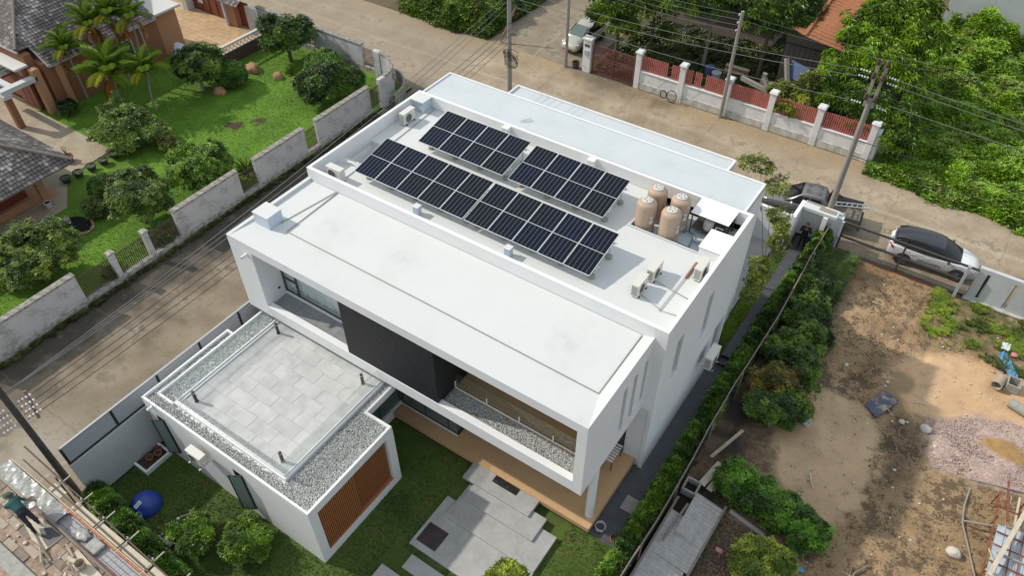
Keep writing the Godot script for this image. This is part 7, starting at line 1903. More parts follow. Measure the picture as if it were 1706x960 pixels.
# ---------------------------------------------------------------- people
func figure(bones: Array, cell: float, k: float) -> MB:
	var lo := Vector3.ONE * 1e9; var hi := -lo
	for q in bones:
		for e in [0, 1]:
			var r: float = maxf(q[2], q[3]) + .05
			lo = lo.min(q[e] - Vector3.ONE * r); hi = hi.max(q[e] + Vector3.ONE * r)
	var n := Vector3i(((hi - lo) / cell).ceil()) + Vector3i.ONE * 2
	var f := PackedFloat32Array(); f.resize(n.x * n.y * n.z); f.fill(1.0)
	var best := PackedFloat32Array(); best.resize(f.size()); best.fill(9.0)
	var who := PackedByteArray(); who.resize(f.size())
	for bi in bones.size():
		var a: Vector3 = bones[bi][0]; var c: Vector3 = bones[bi][1]; var ra: float = bones[bi][2]; var rb: float = bones[bi][3]
		var pad := Vector3.ONE * (maxf(ra, rb) + .06)
		var i0 := Vector3i(((a.min(c) - pad - lo) / cell).floor()).max(Vector3i.ZERO); var i1 := Vector3i(((a.max(c) + pad - lo) / cell).ceil()).min(n - Vector3i.ONE)
		var ab := c - a; var ll := maxf(ab.length_squared(), 1e-8)
		for z in range(i0.z, i1.z + 1):
			for y in range(i0.y, i1.y + 1):
				for x in range(i0.x, i1.x + 1):
					var p := lo + Vector3(x, y, z) * cell
					var t := clampf((p - a).dot(ab) / ll, 0, 1)
					var d := p.distance_to(a + ab * t) - lerpf(ra, rb, t)
					var id := (z * n.y + y) * n.x + x
					var o := f[id]
					var m := maxf(k - absf(o - d), 0.0) / k
					f[id] = minf(o, d) - m * m * k * .25
					if d < best[id]: best[id] = d; who[id] = bi
	var vid := {}
	var pos := []; var nor := []; var cl := []
	var offs := [[0, 0, 0], [1, 0, 0], [0, 1, 0], [1, 1, 0], [0, 0, 1], [1, 0, 1], [0, 1, 1], [1, 1, 1]]
	for z in n.z - 1:
		for y in n.y - 1:
			for x in n.x - 1:
				var v := []; var neg := 0
				for q in offs:
					var s := f[((z + q[2]) * n.y + y + q[1]) * n.x + x + q[0]]
					v.append(s)
					if s < 0: neg += 1
				if neg == 0 or neg == 8: continue
				var sum := Vector3.ZERO; var cnt := 0
				for e in [[0, 1], [2, 3], [4, 5], [6, 7], [0, 2], [1, 3], [4, 6], [5, 7], [0, 4], [1, 5], [2, 6], [3, 7]]:
					var s0: float = v[e[0]]; var s1: float = v[e[1]]
					if (s0 < 0) == (s1 < 0): continue
					var t := s0 / (s0 - s1)
					var A: Array = offs[e[0]]; var B: Array = offs[e[1]]
					sum += Vector3(A[0], A[1], A[2]).lerp(Vector3(B[0], B[1], B[2]), t); cnt += 1
				vid[(z * n.y + y) * n.x + x] = pos.size()
				pos.append(lo + (Vector3(x, y, z) + sum / cnt) * cell)
				nor.append(Vector3(v[1] + v[3] + v[5] + v[7] - v[0] - v[2] - v[4] - v[6], v[2] + v[3] + v[6] + v[7] - v[0] - v[1] - v[4] - v[5], v[4] + v[5] + v[6] + v[7] - v[0] - v[1] - v[2] - v[3]).normalized())
				cl.append(bones[who[(z * n.y + y) * n.x + x]][4])
	var mb := MB.new()
	var st := [1, n.x, n.x * n.y]
	for z in range(1, n.z - 1):
		for y in range(1, n.y - 1):
			for x in range(1, n.x - 1):
				var id := (z * n.y + y) * n.x + x
				for ax in 3:
					if (f[id] < 0) == (f[id + st[ax]] < 0): continue
					var u: int = st[(ax + 1) % 3]; var w: int = st[(ax + 2) % 3]
					var q := [id, id - u, id - u - w, id - w]
					if not (vid.has(q[0]) and vid.has(q[1]) and vid.has(q[2]) and vid.has(q[3])): continue
					for tri in [[0, 1, 2], [0, 2, 3]]:
						var I: Array = tri.map(func(j: int) -> int: return vid[q[j]])
						if (pos[I[2]] - pos[I[0]]).cross(pos[I[1]] - pos[I[0]]).dot(nor[I[0]] + nor[I[1]] + nor[I[2]]) < 0: I = [I[0], I[2], I[1]]
						for j in I:
							mb.col = cl[j]; mb.vert(pos[j], nor[j])
	return mb

func hand(mb: MB, wrist: Vector3, dir: Vector3, side: Vector3, curl: Vector3, skin: Color) -> void:
	# palm from the wrist along dir; fingers spread along side and bend towards curl
	mb.col = skin
	var palm := wrist + dir * .085
	mb.tube([wrist, wrist + dir * .04, palm], .030, .036, 8)
	for i in 4:
		var o := palm + side * (.030 - .020 * i)
		var l: float = [.070, .078, .072, .056][i]
		mb.tube([o, o + dir * l * .4 + curl * l * .15, o + dir * l * .6 + curl * l * .55, o + dir * l * .55 + curl * l * .9], .0095, .0075, 6)
	var th := wrist + dir * .035 + side * .032
	mb.tube([th, th + side * .03 + dir * .025, th + side * .035 + dir * .05 + curl * .03], .011, .008, 6)

func build_people() -> void:
	var skin := C3(.30, .17, .11); var dark := C3(.012, .013, .017); var trous := C3(.016, .016, .02); var shoe := C3(.02, .02, .02)
	var t := thing("person", "person in a dark jacket in the gate niche holding up a camera", "person", "", Vector3.ZERO)
	var bones := []
	for s in [-1.0, 1.0]:
		bones += [[Vector3(s * .09, .93, 0), Vector3(s * .11, .50, .02), .088, .060, trous], [Vector3(s * .11, .50, .02), Vector3(s * .12, .10, -.02), .060, .045, trous], [Vector3(s * .12, .06, -.05), Vector3(s * .14, .045, .15), .045, .040, shoe],
			[Vector3(s * .12, 1.36, 0), Vector3(s * .19, 1.39, 0), .075, .068, dark], [Vector3(s * .19, 1.39, 0), Vector3(s * .27, 1.22, .14), .060, .048, dark], [Vector3(s * .27, 1.22, .14), Vector3(s * .10, 1.45, .28), .048, .036, dark]]
	bones += [[Vector3(0, .93, 0), Vector3(0, 1.08, 0), .135, .125, dark], [Vector3(0, 1.08, 0), Vector3(0, 1.32, 0), .128, .135, dark], [Vector3(-.05, 1.05, 0), Vector3(-.07, 1.32, 0), .11, .11, dark], [Vector3(.05, 1.05, 0), Vector3(.07, 1.32, 0), .11, .11, dark],
		[Vector3(0, 1.38, 0), Vector3(0, 1.50, .01), .055, .050, skin], [Vector3(0, 1.53, .03), Vector3(0, 1.61, .0), .070, .092, skin], [Vector3(0, 1.565, .10), Vector3(0, 1.55, .115), .014, .016, skin], [Vector3(-.09, 1.58, .0), Vector3(-.09, 1.60, 0), .016, .018, skin], [Vector3(.09, 1.58, .0), Vector3(.09, 1.60, 0), .016, .018, skin]]
	var mb := figure(bones, .018, .05)
	for s in [-1.0, 1.0]: hand(mb, Vector3(s * .10, 1.45, .28), Vector3(-s * .55, .75, .35).normalized(), Vector3(0, .4, -.9).normalized(), Vector3(-s, 0, .2).normalized(), skin)
	var body := part("body", mb, M.tinted, t)
	mb = MB.new(); mb.blob(Vector3(0, 1.635, -.02), Vector3(.102, .085, .108), .06, 4, 3, 10, 14); part("hair", mb, M.rubber, t)
	for s in [-1.0, 1.0]:
		mb = MB.new(); mb.blob(Vector3(s * .034, 1.585, .088), Vector3(.012, .008, .008), 0, 1, 1, 5, 6); part("eye", mb, M.rubber, t)
	mb = MB.new(); mb.cbox(Transform3D(Basis.IDENTITY, Vector3(0, 1.505, .098)), Vector3(.045, .010, .012), .003); part("mouth", mb, M.pink_dull, t)
	var at := V(17.82, 0.03, 21.75)
	t.position = at; t.rotation.y = .13
	t = thing("photo_camera", "black camera held up by the person in the gate niche", "camera", "", at + Vector3(0, 1.55, .34))
	org = Vector3.ZERO
	mb = MB.new(); mb.cbox(Transform3D(Basis.IDENTITY, Vector3.ZERO), Vector3(.14, .09, .06), .012); part("camera_body", mb, M.rubber, t)
	mb = MB.new(); mb.tube([Vector3(0, 0, .02), Vector3(.02, .05, .16)], .035, .04, 12); part("lens", mb, M.ac_dark, t)
	t.rotation.y = .13; t.position = at + Vector3(.05, 1.56, .33)
	# the worker
	var shirt := C3(.022, .085, .085); var trs := C3(.016, .016, .028)
	t = thing("person", "worker in a teal shirt and camouflage hat bending over a pan on the building site", "person", "", Vector3.ZERO)
	bones = []
	for s in [-1.0, 1.0]:
		bones += [[Vector3(-.22, .78, s * .09), Vector3(.12, .48, s * .12), .092, .066, trs], [Vector3(.12, .48, s * .12), Vector3(.10 + .12 * s, .10, s * .13), .064, .045, trs], [Vector3(.06 + .12 * s, .05, s * .13), Vector3(-.10 + .12 * s, .045, s * .15), .042, .040, trs],
			[Vector3(-.60, 1.0, s * .12), Vector3(-.64, 1.01, s * .19), .078, .068, shirt], [Vector3(-.64, 1.01, s * .19), Vector3(-.60, .80, s * .20 - .10), .060, .046, shirt], [Vector3(-.60, .80, s * .20 - .10), Vector3(-.50, .66, s * .14 - .30), .042, .032, skin]]
	bones += [[Vector3(-.20, .80, 0), Vector3(-.38, .90, -.01), .135, .130, trs], [Vector3(-.34, .88, -.01), Vector3(-.60, 1.01, -.03), .135, .145, shirt], [Vector3(-.34, .88, -.06), Vector3(-.60, 1.0, -.10), .11, .11, shirt], [Vector3(-.34, .88, .05), Vector3(-.60, 1.0, .06), .11, .11, shirt],
		[Vector3(-.66, 1.04, -.04), Vector3(-.78, 1.10, -.06), .055, .05, skin], [Vector3(-.82, 1.07, -.09), Vector3(-.84, 1.15, -.06), .070, .092, skin], [Vector3(-.88, 1.06, -.16), Vector3(-.885, 1.05, -.175), .014, .016, skin]]
	mb = figure(bones, .018, .05)
	for s in [-1.0, 1.0]: hand(mb, Vector3(-.50, .66, s * .14 - .30), Vector3(.35, -.5, -.6).normalized(), Vector3(.6, .6, 0).normalized(), Vector3(0, -.6, -s * .8).normalized(), skin)
	part("body", mb, M.tinted, t)
	for s in [-1.0, 1.0]:
		mb = MB.new(); mb.blob(Vector3(-.895 + s * .02, 1.085, -.13 + s * .03), Vector3(.01, .008, .01), 0, 1, 1, 5, 6); part("eye", mb, M.rubber, t)
	mb = MB.new(); mb.lathe([Vector2(.165, 0), Vector2(.17, .012), Vector2(.108, .03), Vector2(.10, .085), Vector2(.07, .12), Vector2(0, .13)], 18, Transform3D(Basis(Vector3(1, 0, .2).normalized(), -.35), Vector3(-.84, 1.14, -.06))); part("hat", mb, M.camo, t)
	t.position = V(2.15, 4.06, -11.3)
	mb = MB.new(); mb.lathe([Vector2(0, 0), Vector2(.10, .01), Vector2(.17, .05), Vector2(.21, .11), Vector2(.225, .115), Vector2(.22, .125), Vector2(.20, .12), Vector2(.16, .065), Vector2(.09, .03), Vector2(0, .025)], 24, Transform3D(Basis(Vector3(1, 0, .3).normalized(), .25), V(1.66, 4.50, -10.93)).scaled_local(Vector3.ONE * 1.25))
	single("pan", mb, M.concrete_wet, "shallow grey mortar pan held by the worker", "pan", "", V(1.66, 4.5, -10.93))

# ---------------------------------------------------------------- building sites
func build_site_left() -> void:
	var b: MB
	var t := thing("unfinished_building", "upper floor of a building under construction at the lower left", "building", "", V(3, 0, -12))
	bp("wall", t, M.concrete, -1.0, 9.0, 0, 3.7, -20, -10.95, 0)
	bp("floor", t, M.mud_floor, -1.0, 9.0, 3.701, 3.98, -20, -10.95, 0)
	var rr := 0
	for j in 5:
		for i in 12:
			if rng.randf() < .25: continue
			var x := -.8 + i * .62 + (.2 if j % 2 else 0.0); var h := -12.25 + j * .26
			bp("floor_plank", t, [M.mud_floor, M.timber, M.timber_grey][(i + j * 2) % 3], x, x + .58, 3.981, 4.0 + .012 * ((i + j) % 3), h, h + .24, .006)
	bp("edge_beam", t, M.concrete, -1.0, 9.0, 3.70, 4.12, -12.75, -12.28, .02)
	b = MB.new()
	var f := FastNoiseLite.new(); f.seed = 8; f.frequency = 3.0
	var g := []
	for i in 60:
		var row := []
		var x := -1.1 + i * .06
		for j in 9:
			var h := -10.86 + j * .067
			var y := 4.08 + .035 * f.get_noise_2d(x, h) + .02 * f.get_noise_2d(x * 3, h * 3)
			if x > 1.7: y -= (x - 1.7) * .22 * (.6 + .4 * f.get_noise_2d(x, h))
			row.append(V(x, y, h))
		g.append(row)
	b.grid(g, false, true); part("wet_plaster", b, M.concrete_wet, t)
	bp("trough_floor", t, M.film, 1.6, 9.0, 3.80, 3.84, -10.84, -10.34, 0)
	for h in [-10.90, -10.34]:
		for i in 34:
			var x := 1.8 + i * .215
			bp("edge_brick", t, M.brick_orange, x, x + .205, 3.86, 4.02 + .01 * (i % 3), h, h + .055, .006)
	bp("form_board", t, M.timber, -1.1, 9.0, 3.7, 4.06, -10.945, -10.91, .004)
	bp("form_board", t, M.timber_pale, -1.1, 9.0, 3.7, 4.05, -10.28, -10.25, .004)
	for k in 3:
		b = MB.new(); b.tube([V(2.0, 3.90, -10.75 + k * .16), V(9, 3.90, -10.75 + k * .16)], .008, -1, 5); part("rebar", b, M.timber_grey, t)
	for i in 18:
		b = MB.new(); b.tube([V(2.2 + i * .36, 3.915, -10.82), V(2.2 + i * .36 + .06, 3.915, -10.4)], .006, -1, 4); part("rebar", b, M.timber_grey, t)
	b = MB.new(); b.blob(V(3.55, 3.9, -10.58), Vector3(.32, .10, .22), .4, 15, 2, 8, 12); part("mortar_heap", b, M.concrete_wet, t)
	b = MB.new(); b.bx(4.0, 4.55, 3.85, 4.0, -10.82, -10.38, .03); part("mortar_block", b, M.concrete_wet, t)
	t = thing("scaffold", "steel tube and plank scaffold along the edge of the building site", "scaffold", "", V(3, 0, -10))
	for p in [[V(-1.2, 4.05, -9.70), V(9, 4.05, -9.98), .03], [V(-.6, 4.15, -10.05), V(9, 4.1, -10.22), .025]]:
		b = MB.new(); b.tube([p[0], p[1]], p[2], -1, 8); part("tube", b, M.rail_brown, t)
	for x in [1.2, 2.45, 3.7, 5.0, 6.3, 7.6]:
		b = MB.new(); b.tube([V(x, 0, -9.86), V(x, 4.35, -9.86)], .028, -1, 8); part("upright", b, M.rail_brown, t)
		b = MB.new(); b.tube([V(x + .05, 4.0, -10.4), V(x + .1, 4.05, -9.45)], .024, -1, 8); part("crossbar", b, M.timber_pale, t)
		b = MB.new(); b.blob(V(x, 4.07, -9.84), Vector3(.06, .06, .06), .4, 2, 2, 5, 6); part("clamp", b, M.porcelain, t)
	for p in [[1.05, 1.75, .02], [2.35, 3.62, .0], [3.7, 4.95, .03], [5.05, 6.4, .01], [6.5, 8.2, .02]]:
		bp("plank", t, M.timber_pale, p[0], p[1], 3.92 + p[2], 3.96 + p[2], -10.22, -9.94, .006)
	for p in [[V(1.3, 4.12, -10.89), V(9, 4.12, -10.97), "long brown timber pole lying beside the brick trough"]]:
		b = MB.new(); b.tube([p[0], p[1]], .045, .05, 8); single("timber_pole", b, M.timber_grey, p[2], "pole", "", p[0])
	t = thing("work_board", "white and grey board the worker stands on", "board", "", V(2.4, 4.0, -11.3))
	b = MB.new(); b.prism(PackedVector2Array([Vector2(1.5, -11.42), Vector2(2.0, -11.0), Vector2(3.17, -10.98), Vector2(3.12, -11.58), Vector2(2.4, -11.64)]), 4.02, 4.05); part("sheet", b, M.timber_pale, t)
	b = MB.new(); b.prism(PackedVector2Array([Vector2(2.25, -11.28), Vector2(2.55, -11.02), Vector2(3.15, -10.99), Vector2(3.1, -11.5), Vector2(2.75, -11.45)]), 4.051, 4.058); part("film", b, M.ply_dark, t)
	b = MB.new(); b.prism(PackedVector2Array([Vector2(3.95, -11.36), Vector2(4.0, -10.99), Vector2(5.5, -11.1), Vector2(5.4, -11.6), Vector2(4.7, -11.5)]), 4.02, 4.06); single("white_board", b, M.timber_pale, "pale board with a bucket on it at the bottom edge", "board", "", V(4.6, 4.02, -11.3))
	t = thing("mortar_bucket", "grey bucket standing on the pale board", "bucket", "", V(4.67, 4.06, -11.27))
	b = MB.new(); b.lathe([Vector2(0, 0), Vector2(.12, 0), Vector2(.16, .28), Vector2(.175, .29), Vector2(.17, .30), Vector2(.15, .29), Vector2(.115, .03), Vector2(0, .03)], 18, Transform3D(Basis.IDENTITY, V(4.67, 4.06, -11.27))); part("pail", b, M.timber, t)
	b = MB.new(); var pts := []
	for i in 9: pts.append(V(4.67 + cos(PI * i / 8) * .17, 4.33 + sin(PI * i / 8) * .05, -11.27 - sin(PI * i / 8) * .16))
	b.tube(pts, .006, -1, 5); part("handle", b, M.steel, t)
	b = MB.new(); b.bar(V(1.9, 4.08, -11.38), V(3.5, 4.1, -11.72), .05, .04, .005); single("timber_batten", b, M.timber_grey, "thin batten lying across the site floor below the board", "batten", "", V(2.7, 4.0, -11.5))
	for i in 9:
		var x := 3.3 + rng.randf() * 1.6; var h := -11.95 + rng.randf() * .75
		b = MB.new(); b.bar(V(x, 4.04 + .02 * i, h), V(x + rng.randf_range(-.6, .6), 4.05 + .02 * i, h + rng.randf_range(-.3, .3)), .06, .03, .004)
		single("offcut", b, M.timber if i % 2 else M.timber_grey, "short timber offcut among the debris below the pale board", "offcut", "timber offcuts on the site floor", V(x, 4.0, h))
	for i in 16:
		var x := rng.randf_range(1.0, 5.5); var h := rng.randf_range(-12.1, -11.5)
		b = MB.new(); var s := rng.randf_range(.03, .09); b.blob(V(x, 4.02, h), Vector3(s, s * .6, s), .5, i, 1.5, 4, 6)
		single("rubble_lump", b, M.rubble, "pale lump of mortar scattered on the muddy site floor", "rubble", "mortar lumps on the site floor", V(x, 4.0, h))

func build_site_right() -> void:
	var b: MB
	var t := thing("sheet_cover", "weathered corrugated sheets laid as a cover beside the black fence", "sheets", "", V(19.8, 0, 2.5))
	for i in 4:
		b = MB.new(); var g := []
		for k in 2:
			var row := []
			for j in 60:
				var h := -2.6 + i * 1.95 + j * .034
				row.append(V(18.98 if k == 0 else (20.7 if i > 1 else 20.5), .58 - .22 * k + .022 * sin(j * 1.26) + .012 * i, h))
			g.append(row)
		if i == 3:
			for k in 2:
				for j in 60: g[k][j] = V(19.52 if k == 0 else 20.68, g[k][j].y, g[k][j].z * -1.0 - .75) if false else Vector3(19.52 if k == 0 else 20.68, g[k][j].y, g[k][j].z + .75)
		b.grid(g); part("sheet", b, M.corr, t)
	for p in [[V(18.95, .66, -2.6), V(19.0, .66, 3.9)], [V(20.6, .40, -2.6), V(20.72, .40, 4.7)], [V(19.3, .68, 1.9), V(19.45, .68, 3.8)]]:
		b = MB.new(); b.bar(p[0], p[1], .09, .05, .006); part("batten", b, M.timber_grey, t)
	for w in [[18.92, 18.98, 4.35, 5.0], [19.45, 19.51, 4.35, 5.0], [18.98, 19.45, 4.94, 5.0], [18.98, 19.45, 4.35, 4.41]]:
		bp("frame", t, M.corr, w[0], w[1], .2, .62, w[2], w[3])
	bp("opening", t, M.dark_void, 18.98, 19.45, .2, .3, 4.41, 4.94, 0)
	for i in 4: bp("support", t, M.timber_grey, 20.4, 20.48, 0, .33, -2 + i * 2.0, -1.92 + i * 2.0)
	for p in [[V(19.5, .40, 5.05), V(19.75, .42, 6.4), .30, "wider pale plank at the top end of the grey sheets"], [V(19.85, .36, 5.0), V(20.05, .40, 6.2), .26, "narrower pale plank beside the row shrubs"], [V(19.3, .5, 6.4), V(19.9, .62, 8.3), .14, "long pale board leaning by the black fence above the planks"]]:
		b = MB.new(); b.bar(p[0], p[1], p[2], .04, .006); single("plank", b, M.timber_pale if p[2] > .2 else M.timber, p[3], "plank", "", p[0])
	b = MB.new(); b.tube([V(20.9, .16, 4.75), V(22.4, .14, 4.5)], .11, -1, 12); single("concrete_post", b, M.concrete, "round grey concrete post lying below the row of shrubs", "post", "", V(21.6, 0, 4.6))
	# board, bucket, tarp, pipes
	b = MB.new(); b.prism(PackedVector2Array([Vector2(24.3, 14.32), Vector2(25.0, 14.05), Vector2(24.42, 12.6), Vector2(23.78, 12.98)]), .10, .14); single("blue_board", b, M.board_blue, "dark blue board smeared with mud lying between sand and mud", "board", "", V(24.4, .05, 13.5))
	t = thing("bucket", "small white bucket lying on the tan soil by the shrubs", "bucket", "", V(22.0, .05, 10.65))
	b = MB.new(); b.lathe([Vector2(0, 0), Vector2(.11, 0), Vector2(.15, .24), Vector2(.165, .25), Vector2(.14, .25), Vector2(.10, .02), Vector2(0, .02)], 16, Transform3D(Basis(Vector3(1, 0, 0), .5), V(22.0, .05, 10.65))); part("pail", b, M.wall, t)
	b = MB.new()
	var g2 := []; var f := FastNoiseLite.new(); f.seed = 3; f.frequency = 2.5
	for i in 14:
		var row := []
		for j in 10: row.append(V(28.3 + i * .05 + .18 * sin(j * .5), .12 + .22 * absf(f.get_noise_2d(i * .3, j * .3)), 18.3 + j * .13 + .3 * sin(i * .35)))
		g2.append(row)
	b.grid(g2); single("blue_tarp", b, M.tarp_blue, "crumpled light blue tarp at the edge of the sand", "tarp", "", V(28.6, .1, 18.9))
	b = MB.new(); g2 = []
	for i in 8:
		var row := []
		for j in 8: row.append(V(28.15 + i * .05, .18 + .16 * absf(f.get_noise_2d(i * .5 + 9, j * .5)), 19.85 + j * .07))
		g2.append(row)
	b.grid(g2); single("plastic_sheet", b, M.tarp_white, "crumpled pale plastic sheet in the plot grass", "litter", "", V(28.3, .1, 20.1))
	b = MB.new(); b.blob(V(28.75, .2, 19.75), Vector3(.16, .1, .14), .4, 6, 2, 6, 8); single("litter_bag", b, M.pink, "small red bag beside the blue tarp", "litter", "", V(28.75, .1, 19.75))
	b = MB.new(); b.lathe([Vector2(.20, -.32), Vector2(.24, -.32), Vector2(.24, .32), Vector2(.20, .32), Vector2(.20, -.32)], 18, Transform3D(Basis(Vector3(1, 0, .25).normalized(), PI / 2), V(28.45, .27, 17.55))); single("concrete_ring", b, M.timber, "short tan concrete pipe lying at the right of the sand", "pipe", "", V(28.45, .05, 17.55))
	t = thing("concrete_box", "square concrete chamber beside the tan pipe", "chamber", "", V(29.0, .05, 17.7))
	for w in [[28.72, 29.28, 17.98, 18.04], [28.72, 29.28, 17.42, 17.48], [28.72, 28.78, 17.48, 17.98], [29.22, 29.28, 17.48, 17.98]]: bp("side", t, M.concrete, w[0], w[1], .03, .48, w[2], w[3], .01)
	b = MB.new(); b.tube([V(29.05, .26, 16.6), V(30.6, .26, 16.15)], .21, -1, 16); single("concrete_pipe", b, M.concrete, "long grey concrete pipe at the right picture edge", "pipe", "", V(29.8, .05, 16.4))
	# lumps, sticks and litter on the soil
	for i in 90:
		var x := rng.randf_range(21.6, 29.5); var h := rng.randf_range(3.0, 21.5)
		var s := rng.randf_range(.03, .075) * (1.6 if i % 13 == 0 else 1.0)
		b = MB.new(); b.blob(V(x, .06, h), Vector3(s, s * .6, s * .8), .55, i, 1.5, 4, 6)
		single("stone", b, M.rubble, "small pale stone scattered on the bare building plot", "stone", "stones on the building plot", V(x, .03, h))
	for i in 26:
		var x := rng.randf_range(21.8, 27.5); var h := rng.randf_range(2.5, 18.5); var a := rng.randf() * TAU; var l := rng.randf_range(.25, .8)
		b = MB.new(); b.tube([V(x, .09, h), V(x + cos(a) * l * .5, .13, h + sin(a) * l * .5 + .04), V(x + cos(a) * l, .09, h + sin(a) * l)], .016, .009, 5)
		single("stick", b, M.timber if i % 2 else M.timber_pale, "thin stick lying on the bare building plot", "stick", "sticks on the building plot", V(x, .05, h))
	for p in [[V(25.4, .10, 3.2), V(25.75, .12, 5.0), V(26.1, .1, 5.6), "bent dark branch lying near the bottom edge of the plot"], [V(21.5, .15, 3.4), V(22.3, .1, 4.0), V(22.6, .1, 4.1), "pale pole lying on dark soil near the yellow bush"], [V(22.95, .12, 8.2), V(23.1, .12, 7.9), V(23.3, .12, 7.6), "short pale board on the tan soil above the shrub row"]]:
		b = MB.new(); b.tube([p[0], p[1], p[2]], .05, .03, 6); single("branch", b, M.timber_grey if p[3].begins_with("bent") else M.timber_pale, p[3], "branch", "", p[0])
	for p in [[21.2, 3.0, M.pink, "scrap of pink litter by the sheet cover"], [22.4, 3.6, M.tarp_blue, "scrap of blue and tan litter above the yellow bush"], [22.3, 3.75, M.timber_pale, "tan paper scrap above the yellow bush"], [24.0, 4.0, M.tarp_blue, "scrap of blue litter on dark soil right of the yellow bush"]]:
		b = MB.new(); b.blob(V(p[0], .1, p[1]), Vector3(.16, .06, .12), .6, int(p[0] * 10), 2, 6, 8); single("litter_scrap", b, p[2], p[3], "litter", "", V(p[0], .03, p[1]))
	for p in [[28.6, 7.9, .28, .22, "large pale stone left of the formwork"], [26.35, 13.2, .25, .16, "pale stone at the edge of pink gravel"], [25.4, 13.0, .14, .1, "small pale stone in the dark mud"]]:
		b = MB.new(); b.blob(V(p[0], .1, p[1]), Vector3(p[2], p[3], p[2] * .8), .4, int(p[0]), 1.4, 7, 10); single("loose_stone", b, M.rubble, p[4], "stone", "", V(p[0], .03, p[1]))
	# gravel
	var sm := MB.new(); sm.blob(Vector3.ZERO, Vector3(1, .6, .8), .3, 3, 1.2, 3, 5)
	var mesh := sm.mesh(); mesh.surface_set_material(0, M.tinted)
	var xs := []; var cs := PackedColorArray()
	var poly := PackedVector2Array([Vector2(26.3, 13.8), Vector2(27.4, 14.8), Vector2(29.5, 15.7), Vector2(33, 15.7), Vector2(33, 12.6), Vector2(30.5, 12.2), Vector2(28.5, 11.6), Vector2(27.2, 11.5), Vector2(26.5, 12.3)])
	org = Vector3.ZERO
	while xs.size() < 7000:
		var p := Vector2(rng.randf_range(26.2, 33), rng.randf_range(11.3, 16))
		if not Geometry2D.is_point_in_polygon(p, poly) or Vector2((p.x - 29.5) * .75, (p.y - 14.0) * 1.5).length() < .75: continue
		xs.append(Transform3D(Basis.from_euler(Vector3(rng.randf(), rng.randf() * TAU, rng.randf())).scaled(Vector3.ONE * rng.randf_range(.015, .032)), V(p.x, .03 + .015 * rng.randf(), p.y)))
		cs.append(C3(.42, .32, .285).lerp(C3(.58, .47, .44), rng.randf()))
	var o := multi("pink_gravel", self, mesh, xs, cs); meta(o, "spread of pinkish crushed gravel on the building plot", "gravel", "", "stuff")
	xs = []; cs = PackedColorArray(); var tries := 0
	while xs.size() < 5500 and tries < 60000:
		tries += 1
		var p := Vector2(rng.randf_range(21.3, 30), rng.randf_range(1.5, 22.3))
		var k := tone.get_noise_2d(p.x * .5, p.y * .5) + .35 * tone.get_noise_2d(p.x * 2, p.y * 2)
		if k < .02: continue
		if p.x > 24.3 and p.y > 13.6 and p.y < 18.6: continue
		if p.x < 24.7 and p.y < 13 and p.y > 5.5: continue
		xs.append(Transform3D(Basis.from_euler(Vector3(rng.randf(), rng.randf() * TAU, rng.randf())).scaled(Vector3.ONE * rng.randf_range(.014, .036)), V(p.x, .02 + .05 * rng.randf(), p.y)))
		cs.append(C3(.07, .048, .03).lerp(C3(.28, .20, .115), pow(rng.randf(), 1.2)))
	o = multi("soil_clods", self, mesh, xs, cs); meta(o, "dark clods of churned soil on the building plot", "soil", "", "stuff")
	# formwork at the right edge
	t = thing("formwork", "rusty steel and timber formwork with blue-grey sheets at the lower right corner", "formwork", "", V(30.3, 0, 9))
	for i in 8:
		b = MB.new(); b.bx(29.62 + i * .27, 29.86 + i * .27, .70, .72, 5.5, 9.75 - (.15 if i < 2 else 0.0)); part("sheet", b, M.corr_blue, t)
		b = MB.new(); b.bx(29.855 + i * .27, 29.885 + i * .27, .71, .75, 5.5, 9.7); part("sheet_rib", b, M.corr_blue, t)
	for p in [[V(29.48, .75, 9.9), V(29.5, .75, 6.8), .05, M.rust], [V(29.36, .95, 11.0), V(29.42, .95, 9.6), .06, M.rust], [V(29.55, 1.0, 11.6), V(29.8, 1.0, 9.7), .07, M.rust], [V(29.75, .95, 11.0), V(29.78, .95, 9.7), .06, M.timber], [V(30.05, .95, 11.1), V(30.08, .95, 9.7), .07, M.timber_pale], [V(30.35, .95, 11.2), V(30.35, .95, 9.7), .07, M.timber], [V(29.3, 1.0, 10.2), V(31.5, 1.0, 10.3), .06, M.rust],
		[V(29.62, 1.1, 6.95), V(30.3, 1.15, 10.55), .15, M.timber_pale], [V(29.6, .8, 9.2), V(31.6, .8, 9.35), .05, M.rust], [V(29.6, .8, 8.6), V(31.6, .8, 8.75), .04, M.rust], [V(29.75, .85, 8.25), V(31.6, .85, 8.4), .06, M.timber], [V(29.6, .82, 7.8), V(31.6, .82, 7.9), .05, M.rust], [V(29.55, .82, 7.35), V(31.6, .82, 7.45), .05, M.timber_pale], [V(30.15, .8, 9.6), V(30.25, .8, 6.0), .04, M.rust], [V(30.5, .8, 9.6), V(30.55, .8, 6.0), .04, M.rust], [V(29.5, .78, 8.3), V(29.75, .78, 7.9), .04, M.timber_pale], [V(29.3, 1.05, 11.12), V(31.5, 1.05, 11.75), .04, M.pole]]:
		b = MB.new(); b.bar(p[0], p[1], p[2], p[2], .006); part("bar", b, p[3], t)
	for p in [[29.5, 9.8], [29.5, 7.2], [30.6, 9.8], [29.4, 11.0], [30.3, 11.1]]: bp("leg", t, M.rust, p[0] - .025, p[0] + .025, 0, .95, p[1] - .025, p[1] + .025)
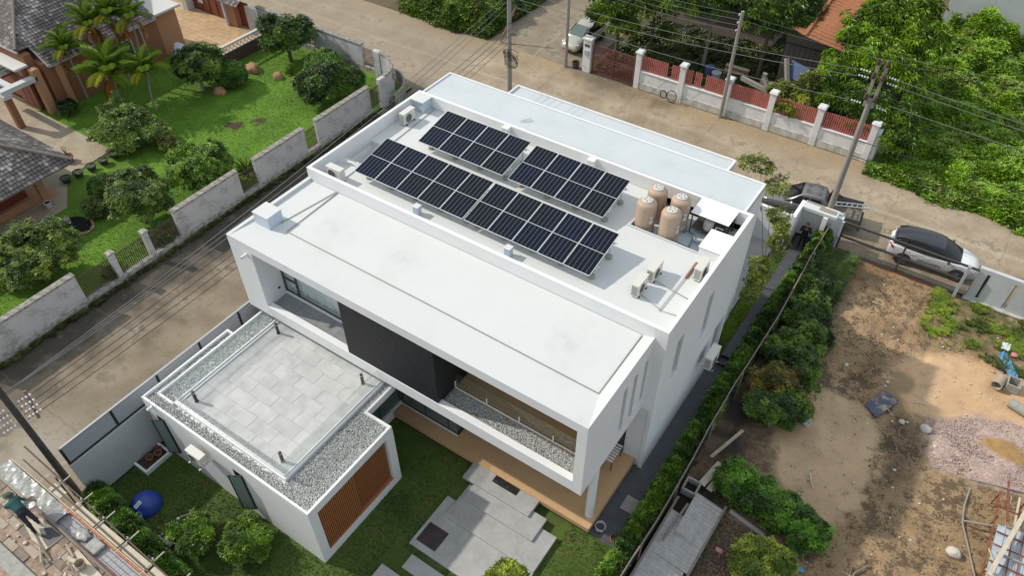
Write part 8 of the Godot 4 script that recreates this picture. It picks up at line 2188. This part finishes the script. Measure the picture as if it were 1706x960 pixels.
	for p in [[[V(28.55, .1, 11.2), V(28.52, .12, 10.2), V(28.62, .14, 9.35), V(28.95, .12, 8.6), V(29.5, .1, 7.3)], .035, "pale pipe laid on the soil left of the formwork"], [[V(28.6, .28, 9.38), V(29.3, .45, 9.55), V(30.2, .8, 9.75)], .04, "pale pipe running from the laid pipe into the formwork"], [[V(28.45, .08, 11.65), V(29.5, .10, 11.95), V(31, .10, 12.35)], .045, "thin pale rail along the lower edge of the pink gravel"]]:
		b = MB.new(); b.tube(p[0], p[1], -1, 6); single("site_pipe", b, M.pole, p[2], "pipe", "", p[0][0])

func _ready() -> void:
	rng.seed = 20240517
	var cam := Camera3D.new()
	cam.position = V(22.453, 27.82, -12.733)
	cam.rotation = Vector3(-0.7812, 0.5996, -0.0038)
	cam.fov = 41.2; cam.near = .2; cam.far = 900
	cam.name = "camera"; add_child(cam); cam.current = true
	var we := WorldEnvironment.new(); we.name = "world_environment"
	var env := Environment.new()
	env.background_mode = Environment.BG_SKY
	var sm := ProceduralSkyMaterial.new()
	sm.sky_top_color = Color(.80, .84, .88); sm.sky_horizon_color = Color(.72, .745, .775); sm.sky_curve = .2
	sm.ground_bottom_color = Color(.30, .30, .26); sm.ground_horizon_color = Color(.6, .6, .58)
	sm.sky_energy_multiplier = 1.0; sm.sun_angle_max = 85; sm.sun_curve = .25
	var sky := Sky.new(); sky.sky_material = sm
	env.sky = sky
	env.tonemap_mode = Environment.TONE_MAPPER_LINEAR
	env.tonemap_exposure = 1.05
	env.sdfgi_enabled = true; env.ssao_enabled = true; env.ssil_enabled = true
	we.environment = env; add_child(we)
	var sun := DirectionalLight3D.new(); sun.name = "sun"
	sun.light_energy = 1.0; sun.light_color = Color(1.0, .965, .91); sun.light_angular_distance = 1.2; sun.shadow_enabled = true
	add_child(sun)
	sun.look_at_from_position(Vector3.ZERO, Vector3(1.15, -1.0, -0.30))
	make_materials()
	M.film = noisy(91, [C3(.22, .23, .26), C3(.36, .38, .42), C3(.50, .52, .56)], 1.2, .03, .12, .5, .3)
	M.pink_dull = plain(.30, .16, .13, .7)
	M.camo = noisy(90, [C3(.02, .05, .04), C3(.06, .10, .07), C3(.16, .18, .12)], .35, .03, .1, .4, .9)
	make_plants()
	build_ground()
	build_house()
	build_fences()
	build_neighbours()
	build_lines()
	build_roof_things()
	build_garden()
	build_vehicles()
	build_people()
	build_site_left()
	build_site_right()
	build_plants()
